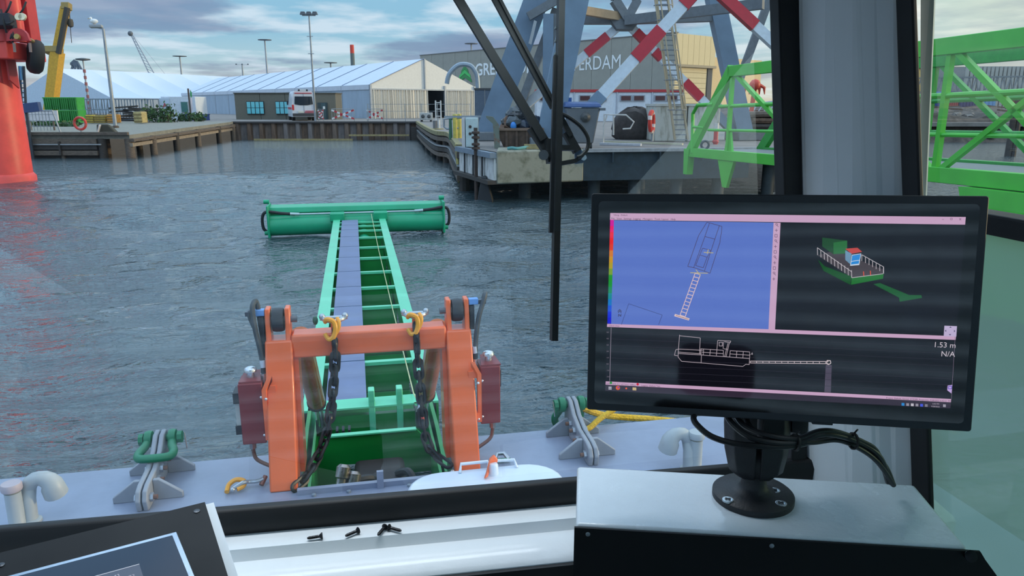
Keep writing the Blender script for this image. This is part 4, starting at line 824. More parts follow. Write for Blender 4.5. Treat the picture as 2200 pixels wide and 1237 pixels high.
    for x0, x1 in ((a0, am-.02), (am+.02, a1)): MB(T).box(x0, x1, d, d+2, QZ, 2.92).build('block', w, c, bevel=.04)
    MB(T).box(a0-.03, a1+.03, d-.03, d+2.03, 2.9, 2.99).build('top_edge', M('edge_pale', (206, 206, 200), .8), c)
    life_ring('orange life ring in front of the concrete block', V(1400, 262, 26.4), .36, nrm(rgt*.35+fwd*.94), A(0, 0, 1), V(1401, 303, 26.4))
    lp = thing('dark_silo_wall', 'slate grey steel hoarding left of the crane leg', 'hoarding', T(LAT(1035, 33, 280), 33, QZ))
    for x0, x1 in ((1020, 1042), (1042, 1072)): MB(T).box(LAT(x0, 33), LAT(x1, 33)-.02, 33, 33.1, QZ, V(1040, 193, 33)[2]).build('panel', M('slate_panel', (86, 100, 118), .6, var=.08), lp)
    MB(T).box(LAT(1020, 33)-.02, LAT(1072, 33), 32.97, 33.13, V(1040, 193, 33)[2], V(1040, 193, 33)[2]+.08).build('top_rail', M('port_dark', (70, 72, 74)), lp)
    # white control box on the panel wall
    d = 24.2; b = thing('control_cabinet', 'stained white steel cabinet standing on the panel quay wall', 'cabinet', T(LAT(1010, d, 310), d, QZ)); a0, a1 = LAT(1000, d, 280), LAT(1027, d, 280)
    MB(T).box(a0, a1, d, d+.5, QZ, V(1010, 253, d)[2]).build('body', M('cabinet_white', (190, 206, 206), .5, var=.08), b, bevel=.02)
    MB(T).box(a0-.12, a0-.02, d, d+.5, QZ, V(1010, 253, d)[2]).build('side_plate', M('cabinet_side', (200, 196, 196), .6, var=.1), b)
    for y in (272, 287): MB(T).lathe([(.05, 0), (.045, -.03), (.03, -.04)], (LAT(1010, d, y), d, V(1010, y, d)[2]), ax=(0, 1, 0), n=10).build('rusty_knob', M('rusty_pile', (74, 60, 54)), b)
    MB(T).bar((a0-.7, d+.1, V(1010, 251, d)[2]), (a1+.1, d+.1, V(1010, 250, d)[2]), .06).build('top_pipe', MATS['galvanised'], b)
    # yellow posts, rail, pole
    yl = M('post_yellow', (206, 190, 92), .6, var=.15)
    for lb, x, yb, yt, d, r in (('left yellow guard post beside the white cabinet', 978, 290, 243, 30, .1), ('right yellow guard post beside the white cabinet', 987, 286, 240, 31, .1)):
        t = thing('guard_post', lb, 'post', V(x, yb, d), 'yellow guard posts'); b0 = A(V(x, yb, d)[0], V(x, yb, d)[1], QZ-.05); MB().cyl(b0, b0+A(0, 0, 1.05), r, n=10).build('tube', yl, t); MB().ball(b0+A(0, 0, 1.05), r, 10, (1, 1, .4)).build('cap', M('post_cap', (180, 170, 110), .6), t)
    t = thing('mooring_pole', 'slanting yellow pole standing in the water by the jetty', 'pole', ZP(986, 392, 0)); MB().tube([V(981, 312, 25.5), V(983, 350, 25.2), ZP(987, 396, -.1)], .05, 8).build('pole', M('pole_mossy', (176, 164, 96), .7, var=.2), t); MB().ball(V(981, 311, 25.5), .07, 8).build('tip', M('post_cap', (180, 170, 110)), t)
    t = thing('pipe_gate', 'bent galvanised pipe rail at the jetty end', 'railing', V(960, 290, 30)); MB().tube([V(1005, 252, 30), V(966, 254, 30), V(954, 256, 30), V(954, 272, 30), V(960, 277, 30), V(985, 275, 30)], .04, 7).build('rail', MATS['galvanised'], t)
    MB().cyl(V(968, 255, 30), V(968, 300, 30), .07, n=8).build('green_post', M('post_green', (60, 108, 88), .6), t); MB().cyl(V(972, 258, 30), V(975, 304, 30), .05, n=8).build('white_post', M('pole_white', (206, 204, 200)), t)
    p = catmull([V(960, 300, 34), V(960, 150+30, 34), V(966, 158, 34), V(985, 140, 34), V(1008, 140, 34), V(1020, 152, 34), V(1026, 175, 34), V(1027, 252, 34)][1:], 6)
    t = thing('davit_pipe', 'pale grey bent davit pipe arching before the tent gable', 'davit', V(1027, 300, 34)); MB().tube(p+[A(p[-1][0], p[-1][1], QZ)], .11, 8).build('pipe', M('davit_grey', (150, 164, 176), .45, .2), t); MB().lathe([(.25, 0), (.25, .06), (.12, .1)], A(p[-1][0], p[-1][1], QZ), n=10).build('base', MATS['davit_grey'], t)
    # rope on the block
    P = [V(1090, 318, 21.9), V(1100, 324, 21.9), V(1112, 321, 21.9), V(1130, 318, 22.2), V(1150, 312, 22.6)]
    tag(MB().tube(catmull([A(p[0], p[1], QZ+.09+.02*(k % 2)) for k, p in enumerate(P)], 5), .05, 7).build('teal_rope', M('rope_teal', (94, 150, 150), .9, bump=.6, bscale=60)), 'teal mooring rope lying on the concrete block', 'rope')
    t = thing('timber_pallet', 'stacked pale timbers on the concrete block', 'pallet', V(1150, 324, 22)); 
    for k in range(3): c0 = V(1128, 322, 22.2); MB().bar(A(c0[0], c0[1]+k*.12, QZ+.1+.07*(k % 2)), A(c0[0]+.75, c0[1]-.15+k*.12, QZ+.1+.07*(k % 2)), .1, .07).build('plank', M('pale_timber', (158, 142, 100)), t)
    # white pipe rails and clutter mid quay
    t = thing('pipe_railing', 'thin white pipe handrail standing behind the grey bin', 'railing', V(1320, 290, 27)); wp = M('pole_white', (206, 204, 200))
    for pts in ([(1296, 312), (1298, 246), (1345, 247), (1362, 262), (1354, 276), (1338, 277)], [(1318, 290), (1318, 248)], [(1296, 270), (1304, 248)]): MB().tube([V(x, y, 26.5) for x, y in pts], .03, 6).build('pipe', wp, t)
    t = thing('dark_tarpaulin', 'dark tarpaulin heap beside the orange life ring', 'tarpaulin', V(1365, 292, 29)); rs = random.Random(2); mb = MB(); c0 = V(1362, 292, 30); mb.ball(A(c0[0], c0[1], QZ+.5), .85, 14, (1.2, .8, .95)); mb.v = [tuple(np.array(v)+np.array([rs.uniform(-.08, .08) for _ in range(3)])) for v in mb.v]; mb.build('sheet', M('tarp_brown', (72, 66, 64), .8, var=.25), t); MB().ball(A(c0[0]+.6, c0[1]-.3, QZ+1.25), .17, 8).build('blue_cap', M('bag_blue', (50, 130, 210)), t)
    t = thing('steel_strip', 'long pale steel strip lying on the pier deck', 'steel strip', V(1350, 305, 24)); MB(T).bar((LAT(1290, 25.5, 300), 25.5, QZ+.05), (LAT(1380, 24.6, 306), 24.8, QZ+.05), .16, .08).build('strip', M('strip_pale', (196, 198, 206), .6), t); MB(T).bar((LAT(1300, 27, 290), 27, QZ+.05), (LAT(1470, 25, 304), 25.2, QZ+.05), .12, .06).build('strip', M('strip_cream', (196, 190, 164), .6), t)
    t = thing('fire_post', 'small red and white hydrant post behind the gangway', 'hydrant', V(1540, 310, 26)); c0 = V(1537, 308, 26); c0 = A(c0[0], c0[1], QZ); MB().cyl(c0, c0+A(0, 0, .5), .08, n=10).build('tube', M('hydrant_red', (186, 48, 52), .5), t); MB().cyl(c0+A(0, 0, .5), c0+A(0, 0, .75), .08, n=10).build('white_tube', wp, t); MB().ball(c0+A(0, 0, .1), .12, 10, (1, 1, .8)).build('valve', MATS['hydrant_red'], t)
    # woodpile and far lattice at right
    t = thing('log_pile', 'brown log pile on the quay behind the green gangway', 'log pile', V(1640, 290, 34)); rs = random.Random(6)
    for k in range(26): z = QZ+.15+(k//7)*.27; x = LAT(1600, 34)+ (k % 7)*.06; MB(T).cyl((LAT(1596, 34)+rs.uniform(0, .4), 33.5+(k % 7)*.3, z), (LAT(1720, 34)+rs.uniform(-.5, .3), 33.5+(k % 7)*.3, z+rs.uniform(-.05, .05)), .14, n=7).build('log', (wood, woodd, M('rubble_stone_brown', (100, 80, 66)))[k % 3], t)
    t = thing('lattice_jib', 'pale lattice crane jib lying beyond the log pile', 'lattice jib', V(1640, 230, 50)); g = M('lattice_white', (190, 198, 206), .5, .2)
    X = [LAT(1575, 50), LAT(1730, 50)]
    for dd, z in ((50, 2.4), (50, 3.1), (51, 2.4), (51, 3.1)): MB(T).bar((X[0], dd, z-.35), (X[1], dd, z+.35), .1).build('chord', g, t)
    for k in range(12): u, v = k/12, (k+1)/12; a, b = X[0]+(X[1]-X[0])*u, X[0]+(X[1]-X[0])*v; MB(T).bar((a, 50, 2.05+.7*u), (b, 50, 2.75+.7*v) if k % 2 == 0 else (b, 50, 2.75+.7*v), .06).build('lacing', g, t)
    t = thing('red_grab', 'red scrap grab resting above the log pile', 'grab', V(1625, 190, 45)); rs = random.Random(3)
    for k in range(5): a = -1+.5*k; c0 = V(1612+k*5, 183, 45); MB().tube([c0, c0+rgt*.3*a+A(0, 0, -.15), c0+rgt*.35*a+A(0, 0, -.55)], [.12, .1, .03], 6).build('claw', M('grab_red', (200, 74, 56), .5), t)
    MB().bar(V(1622, 182, 45), A(V(1622, 182, 45)[0], V(1622, 182, 45)[1]+.3, QZ), .2).build('grab_mast', M('grab_red', (200, 74, 56)), t); MB().ball(V(1622, 182, 45), .35, 8).build('grab_body', M('grab_red', (200, 74, 56)), t)
right_quay()
def far_right_yard():
    d = 66; cols = [('blue', (56, 78, 140)), ('pale blue', (120, 160, 196)), ('red', (160, 60, 64)), ('navy', (44, 58, 110)), ('sky blue', (96, 150, 196))]
    xs = [1985, 2022, 2034, 2060, 2096, 2140]
    for k, (nm, c) in enumerate(cols):
        a0, a1 = LAT(xs[k], d), LAT(xs[k+1], d)-.1
        t = thing('shipping_container', '%s container on the far bank seen through the side window' % nm, 'container', T((a0+a1)/2, d, 2.75), 'containers on the far bank')
        MB(T).box(a0, a1, d, d+2.4, 2.75, 3.85+.2*(k % 2)).build('body', M('container_'+nm.replace(' ', '_'), c, .5, var=.1), t)
        for r in range(5): x = a0+(a1-a0)*(r+.3)/5; MB(T).box(x, x+(a1-a0)*.08, d-.05, d, 2.8, 3.8).build('rib', MATS['container_'+nm.replace(' ', '_')], t)
        MB(T).box(a0-.02, a1+.02, d-.06, d+2.4, 3.82+.2*(k % 2), 3.92+.2*(k % 2)).build('top_rail', MATS['container_'+nm.replace(' ', '_')], t)
    d = 95; t = thing('corrugated_warehouse', 'grey corrugated warehouse across the water on the right', 'building', T(LAT(2150, d), d, QZ)); m = M('corrugated_grey', (150, 152, 150), .6, var=.08)
    a0, a1 = LAT(2065, d), LAT(2330, d); n = 30
    for k in range(n): MB(T).box(a0+(a1-a0)*k/n+.03, a0+(a1-a0)*(k+1)/n-.12, d, d+.4, QZ, 7.8).build('cladding_sheet', m, t, smooth=False)
    MB(T).box(a0, a1, d+.3, d+10, QZ, 7.75).build('hall', M('hall_grey', (128, 130, 130), .7), t)
    t = thing('ochre_warehouse', 'low ochre lit warehouse left of the corrugated one', 'building', T(LAT(2020, 110), 110, QZ)); a0, a1 = LAT(1930, 110), LAT(2055, 110)
    for k in range(4): MB(T).box(a0+(a1-a0)*k/4+.05, a0+(a1-a0)*(k+1)/4-.05, 110, 118, QZ, 8.2).build('bay', M('ochre_clad', (206, 178, 110), .6, var=.08), t)
    MB(T).box(a0-.2, a1+.2, 109.8, 118.2, 8.2, 8.5).build('roof_edge', M('warehouse_beam', (150, 140, 120)), t)
    t = thing('conveyor_truss', 'grey lattice conveyor spanning the far bank behind gangway', 'truss', T(LAT(2100, 75), 75, QZ)); g = M('truss_grey', (112, 122, 130), .5, .2); d = 75
    a0, a1 = LAT(1950, d), LAT(2330, d); n = 26
    for z in (4.2, 5.6):
        for dd in (d, d+1.2): MB(T).bar((a0, dd, z), (a1, dd, z+.3), .14).build('chord', g, t)
    for k in range(n):
        u, v = a0+(a1-a0)*k/n, a0+(a1-a0)*(k+1)/n; MB(T).bar((u, d, 4.2), ((u+v)/2, d, 5.7), .09).build('lacing', g, t); MB(T).bar(((u+v)/2, d, 5.7), (v, d, 4.2), .09).build('lacing', g, t)
    for x in (2010, 2110, 2200): MB(T).bar((LAT(x, d), d+.6, QZ), (LAT(x, d), d+.6, 4.3), .3).build('support', g, t)
    t = thing('dark_dolphin', 'dark timber mooring frame in the water right of gangway', 'mooring frame', T(LAT(2185, 40), 40, 0))
    for x in (2181, 2192): MB(T).cyl((LAT(x, 42), 42, -.5), (LAT(x, 42), 42, 3.2), .16, n=8).build('pile', woodd, t)
    MB(T).bar((LAT(2120, 42), 42, 3.3), (LAT(2230, 42), 42, 3.1), .2, .2).build('crossbeam', M('rust_beam', (110, 52, 48), .7), t)
far_right_yard()
def gangway():
    gr = M('gangway_green', (84, 190, 64), .4, var=.07, scale=1.5); gd = M('gangway_green_deep', (62, 158, 70), .42, var=.08)
    a, b = A(4.84, 20, 0), A(7.9, 5, 0); a, b = A(4.84, 20, 0), A(7.44, 7, 0); d = nrm(b-a); n = A(d[1]*-1, d[0], 0); n = nrm(A(.98, .196, 0)); L = np.linalg.norm(b-a)
    zb = lambda s: 1.66+.024*s; zt = lambda s: 3.72+.012*s
    F = lambda s, o, z: T(*(a+d*s+n*o)[:2], z)
    t = thing('green_gangway', 'bright green steel truss gangway resting on the pier', 'gangway', F(L/2, .6, QZ))
    for k, o in enumerate((0, 2.1)):
        m = gr if o == 0 else gd
        MB().bar(F(0, o, zb(0)), F(L, o, zb(L)), .14, .24).build('bottom_chord', m, t, bevel=.01)
        s1 = 2.05
        MB().bar(F(s1, o, zt(s1)), F(L, o, zt(L)), .14, .26).build('top_chord', m, t, bevel=.01)
        MB().bar(F(.1, o, zb(0)), F(s1+.1, o, zt(s1)+.05), .14, .3).build('end_post', m, t, bevel=.01)
        for s in (2.2, 6.2, 8.9, 11.4): MB().bar(F(s, o, zb(s)), F(s, o, zt(s)), .09, .09).build('post', m, t)
        for s0, s1_ in ((2.2, 5.9),): MB().bar(F(s0, o, zt(s0)), F(5.9, o, zb(5.9)), .09, .09).build('diagonal', m, t)
        for s0, s1_, up in ((8.9, 11.4, 1), (8.9, 11.4, 0), (6.2, 8.9, 0), (11.4, 13.2, 1)):
            MB().bar(F(s0, o, (zb if up else zt)(s0)), F(s1_, o, (zt if up else zb)(s1_)), .085, .085).build('diagonal', m, t)
        for z, r in ((.62, .035), (1.22, .045)):
            MB().cyl(F(.55+z*.9, o, zb(1)+z), F(L, o, zb(L)+z), r, n=8).build('handrail', m, t)
        if o == 0:
            for s in (.05,): MB().loft([F(s-.12, -.09, 1.05), F(s+.1, -.09, 1.05), F(s+.1, .09, 1.05), F(s-.12, .09, 1.05)], [F(s-.16, -.09, 1.75), F(s+.16, -.09, 1.75), F(s+.16, .09, 1.75), F(s-.16, .09, 1.75)]).build('foot', m, t)
            MB().loft([F(2.12, -.04, .92), F(2.32, -.04, .92), F(2.32, .04, .92), F(2.12, .04, .92)], [F(1.75, -.04, 1.7), F(2.65, -.04, 1.7), F(2.65, .04, 1.7), F(1.75, .04, 1.7)]).build('foot', m, t)
            MB().prism([F(2.0, 0, 1.7), F(2.45, 0, 1.7), F(2.27, 0, 2.3), F(2.15, 0, 2.3)], A(*T(.05, 0, 0))).build('gusset', m, t)
            MB().tube([F(.35, -.05, zb(0)), F(.25, -.05, zb(0)+1.05), F(.5, -.05, zb(0)+1.28), F(1.4, -.05, zb(0)+1.3)], .05, 8).build('end_rail', m, t)
            MB().cyl(F(.3, -.05, zb(0)+.7), F(.95, -.05, zb(0)+.7), .035, n=8).build('end_rail', m, t)
    MB().loft([F(.2, .1, zb(0)+.02), F(L, .1, zb(L)+.02), F(L, 2.0, zb(L)+.02), F(.2, 2.0, zb(0)+.02)], [F(.2, .1, zb(0)+.07), F(L, .1, zb(L)+.07), F(L, 2.0, zb(L)+.07), F(.2, 2.0, zb(0)+.07)]).build('grating_deck', M('grating', (128, 134, 138), .6, .2, var=.12, scale=30), t)
    for k in range(9): s = .6+k*1.5; MB().bar(F(s, 0, zb(s)-.06), F(s, 2.1, zb(s)-.06), .08, .1).build('cross_beam', gd, t)
    MB().loft([F(10.3, -.25, .0), F(12.9, -.25, .0), F(12.9, .2, .0), F(10.3, .2, .0)], [F(9.6, -.2, zb(10)-.14), F(13, -.2, zb(13)-.14), F(13, .15, zb(13)-.14), F(9.6, .15, zb(10)-.14)]).build('support_pontoon', gr, t)
    f = thing('far_pontoon', 'dark floating pontoon under the gangway middle', 'pontoon', F(7, 2, 0)); MB().loft([F(4.5, 1.0, -.3), F(8.5, 1.0, -.3), F(8.5, 4, -.3), F(4.5, 4, -.3)], [F(4.5, 1.0, .8), F(8.5, 1.0, .8), F(8.5, 4, .8), F(4.5, 4, .8)]).build('hull', M('dark_teal_steel', (40, 56, 66)), f, bevel=.05)
    MB().loft([F(4.5, 1.0, .8), F(8.5, 1.0, .8), F(8.5, 4, .8), F(4.5, 4, .8)], [F(4.5, 1.0, .9), F(8.5, 1.0, .9), F(8.5, 4, .9), F(4.5, 4, .9)]).build('deck', M('grey_edge', (150, 152, 156)), f)
gangway()
# ================================================================== own boat: deck, boom, A-frame
DZ = 0.95; CX = 0.037
deckm = M('deck_paint', (134, 144, 166), .38, var=.1, scale=2.2, bump=.15, bscale=30, coat=.1)
def boat_hull():
    mb = MB(); sl, sr, sy0, fy = -.385, .465, 3.71, 4.2
    P = [(-3.2, -4.5), (3.0, -4.5), (3.0, 4.0), (2.8, fy), (sr, fy), (sr, sy0), (sl, sy0), (sl, fy), (-3.0, fy), (-3.2, 4.0)]
    mb.prism([(x, y, DZ-.06) for x, y in P], (0, 0, .06)); struct(mb.build('deck', deckm), 'grey painted steel foredeck of the work boat', 'deck')
    h = MB(); h.box(-3.15, sl, -4.4, fy-.02, -.5, DZ-.06); h.box(sr, 2.95, -4.4, fy-.02, -.5, DZ-.06); h.box(sl, sr, -4.4, sy0, -.5, DZ-.06)
    struct(h.build('hull', M('hull_green', (40, 120, 70), .5)), 'green hull of the work boat under the grey deck', 'hull')
    k = thing('slot_coaming', 'low grey deck coaming with upright tab at the boom slot', 'coaming', (0, 3.7, DZ))
    MB().box(sl, sr, 3.68, 3.71, DZ, DZ+.03).build('coaming_strip', deckm, k); MB().box(.03, .065, 3.665, 3.685, DZ, DZ+.1).build('upright_tab', deckm, k)
    for x in (-.3, -.12, .2): MB().lathe([(.012, 0), (.012, .012), (.004, .016)], (x, 3.66, DZ), n=8).build('deck_stud', MATS['grey_blue_steel'], k)
boat_hull()
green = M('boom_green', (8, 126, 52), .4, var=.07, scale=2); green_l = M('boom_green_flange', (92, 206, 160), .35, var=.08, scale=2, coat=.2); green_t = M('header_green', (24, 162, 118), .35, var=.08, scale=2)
def boom():
    t = thing('dredging_boom', 'long green ladder boom reaching to a cross header in the water', 'boom', (CX, 10, .0))
    zt = .42; xl0, xl1, xr0, xr1 = -.55, -.40, .47, .615; y0, y1 = 6.1, 17.1
    for a, b, s in ((xl0, xl1, 1), (xr0, xr1, -1)):
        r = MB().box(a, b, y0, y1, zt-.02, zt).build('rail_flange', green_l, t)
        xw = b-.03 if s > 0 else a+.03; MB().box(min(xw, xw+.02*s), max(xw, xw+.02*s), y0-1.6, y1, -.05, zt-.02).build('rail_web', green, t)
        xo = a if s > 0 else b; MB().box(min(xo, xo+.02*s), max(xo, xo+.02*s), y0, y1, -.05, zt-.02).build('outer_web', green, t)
    for k, y in enumerate((16.74, 16.2, 15.58, 14.72, 13.66, 12.66, 11.54, 10.51, 9.43, 8.45, 7.28)):
        MB().box(xl1, xr0, y-.035, y+.035, zt-.04, zt-.005).build('rung', green_l, t)
        MB().box(xl1+.035, xr0-.035, y-.012, y+.012, .09, zt-.04).build('diaphragm', green, t)
    ys = [16.95, 16.2, 15.58, 14.72, 13.66, 12.66, 11.54, 10.51, 9.43, 8.45, 7.28, 6.25]
    steel = M('cover_plate_steel', (104, 116, 152), .45, .1, var=.1, scale=3, bump=.1, bscale=8)
    for k in range(11): MB().box(-.355, -.005, ys[k+1]+.012, ys[k]-.012, zt+.0, zt+.012).build('cover_plate', steel, t)
    for k in range(11): MB().box(xl1+.03, xr0-.03, ys[k+1]+.03, ys[k]-.03, -.0+.07, .09).build('belly_plate', green, t)
    MB().cyl((.1, 15.2, .16), (.1, 17.4, .22), .16, n=20).build('suction_pipe', green_t, t)
    # near end with fins and yoke
    MB().box(-.50, xr1-.05, 6.12, 6.18, -.1, .33).build('end_plate', green, t)
    MB().prism([(-.47, 6.1, .40), (.57, 6.1, .40), (.57, 6.26, .42), (-.47, 6.26, .42)], (0, 0, .015)).build('end_flange', green_l, t)
    for x in (.01, .25): MB().prism([(x, 6.1, 0), (x, 6.1, .56), (x, 6.2, .56), (x, 6.2, .0)], (.055, 0, 0)).build('fin', green_l, t, bevel=.008)
    MB().prism([(-.47, 5.5, .05), (-.47, 5.5, .22), (-.31, 5.5, .44), (.37, 5.5, .44), (.54, 5.5, .24), (.54, 5.5, .05), (.54, 5.5, -.35), (.40, 5.5, -.35), (.26, 5.5, .17), (-.2, 5.5, .19), (-.38, 5.5, -.35), (-.47, 5.5, -.35)], (0, .03, 0)).build('yoke_plate', green, t)
    MB().bar((-.31, 5.5, .445), (.37, 5.5, .445), .05, .012).build('yoke_edge', green_l, t)
    for s, x in ((1, -.5), (-1, .56)):
        MB().prism([(x, 6.2, -.1), (x, 6.2, .42), (x, 5.6, .42), (x, 4.5, .3), (x, 4.5, -.2)], (.03*s, 0, 0)).build('side_arm', green, t)
        MB().prism([(x+.03*s, 6.1, .05), (x+.03*s, 6.1, .41), (x+.16*s, 6.1, .41), (x+.03*s, 5.5, .05)], (0, 0, .012)).build('corner_gusset', green_l, t)
    # header with pipe, flanges and hoses
    hy = 17.55
    hb = MB(); hb.prism([(-2.0, hy-.1, .56), (-2.0, hy+.25, .56), (-2.0, hy+.25, .72), (-2.0, hy-.05, .68)], (4.0, 0, 0)); hb.build('header_beam', green_t, t, bevel=.02)
    MB().box(-1.95, 1.95, hy-.02, hy+.2, .2, .56).build('header_web', green_t, t)
    MB().cyl((-1.95, hy-.1, .28), (1.95, hy-.1, .28), .23, n=24).build('header_pipe', green_t, t)
    for x in (-2.0, 1.95): MB().box(x, x+.05, hy-.36, hy+.3, .02, .76).build('end_flange_plate', green_t, t, bevel=.02)
    for x in (-2.0, 2.0): MB().lathe([(.05, -.06), (.05, .06)], (x-.03, hy+.1, .8), ax=(1, 0, 0), n=12).build('shackle_eye', green_t, t)
    for x0, x1 in ((-.62, -.3), (.35, .67)): MB().box(x0, x1, hy-.45, hy-.05, .38, .56).build('mount_bracket', green_t, t, bevel=.015)
    MB().tube([(-1.35, hy-.22, .54), (1.35, hy-.22, .54)], .022, 8).build('hydraulic_line', M('line_steel', (170, 190, 190), .35, .5), t)
    for s in (-1, 1):
        x = 1.4*s; MB().tube(catmull([(x, hy-.22, .54), (1.7*s, hy-.26, .58), (2.0*s, hy-.28, .62), (2.1*s, hy-.25, .5), (2.1*s, hy-.22, .25), (2.02*s, hy-.2, .16)], 5), .035, 8).build('hose', M('black_hose', (34, 36, 40)), t)
        MB().cyl((1.3*s, hy-.22, .54), (1.5*s, hy-.24, .555), .035, n=8).build('hose_coupling', MATS['line_steel'], t)
        MB().cyl((2.0*s, hy-.2, .14), (2.08*s, hy-.2, .14), .06, n=10).build('pipe_plug', green_t, t)
    MB().tube([(.3, 17.2, .52), (.33, 13, .46), (.37, 9, .46), (.40, 6.1, .5), (.42, 5.6, .6)], .006, 5).build('guide_wire', M('wire_yellow', (196, 200, 150), .5), t)
    for k, (z, r, c) in enumerate(((.62, .02, (70, 110, 190)), (.58, .025, (190, 196, 206)), (.53, .02, (190, 80, 80)))): MB().ball((.415+k*.004, 5.7-k*.08, z-.03), r*1.3, 8, (.8, 1, 1.6)).build('wire_tensioner', M('tensioner_%d' % k, c, .4, .3), t)
    for k in range(3): MB().box(-.27+k*.05, -.25+k*.05, 5.9, 6.0, .05, .3).build('hose_bundle', MATS['valve_dark'], t)
    mt = thing('pump_motor', 'dark pump motor block with pipe fittings inside the boom yoke', 'motor', (0.04, 5.1, -.3))
    MB().box(-.12, .26, 4.95, 5.42, -.3, .27).build('motor_body', M('motor_brown', (42, 34, 34), .6, var=.25), mt, bevel=.04)
    for k in range(4): MB().box(-.1+k*.09, -.05+k*.09, 4.93, 4.96, -.1, .26).build('cooling_fin', M('motor_fin', (48, 44, 46), .6), mt)
    for x, z in ((-.27, .28), (-.2, .22)):
        MB().lathe([(.035, 0), (.035, .06), (.05, .07), (.05, .12), (.035, .13), (.035, .22), (.05, .23), (.05, .3), (.03, .32)], (x+.02, 4.75, z-.06), ax=(.2, .4, .8), n=12).build('pipe_fitting', M('chrome_fitting', (150, 146, 146), .25, .8, var=.2, scale=30), mt)
    MB().tube(catmull([(-.2, 4.9, .3), (-.1, 4.9, .36), (.0, 4.95, .34), (.05, 5.0, .25)], 5), .03, 8).build('motor_hose', MATS['black_hose'], mt)
    MB().tube(catmull([(.24, 4.9, .1), (.3, 4.88, .28), (.27, 4.95, .36), (.2, 5.1, .28)], 5), .03, 8).build('motor_hose', MATS['black_hose'], mt)
    for (x, y, lb) in ((-.33, 3.85, 'red'),): MB().lathe([(.03, 0), (.03, .05), (.02, .07)], (-.3, 4.7, .2), n=10).build('red_plug', M('plug_red', (170, 50, 56), .4), mt)
boom()
orange = M('frame_orange', (234, 108, 58), .36, var=.07, scale=3, coat=.25)
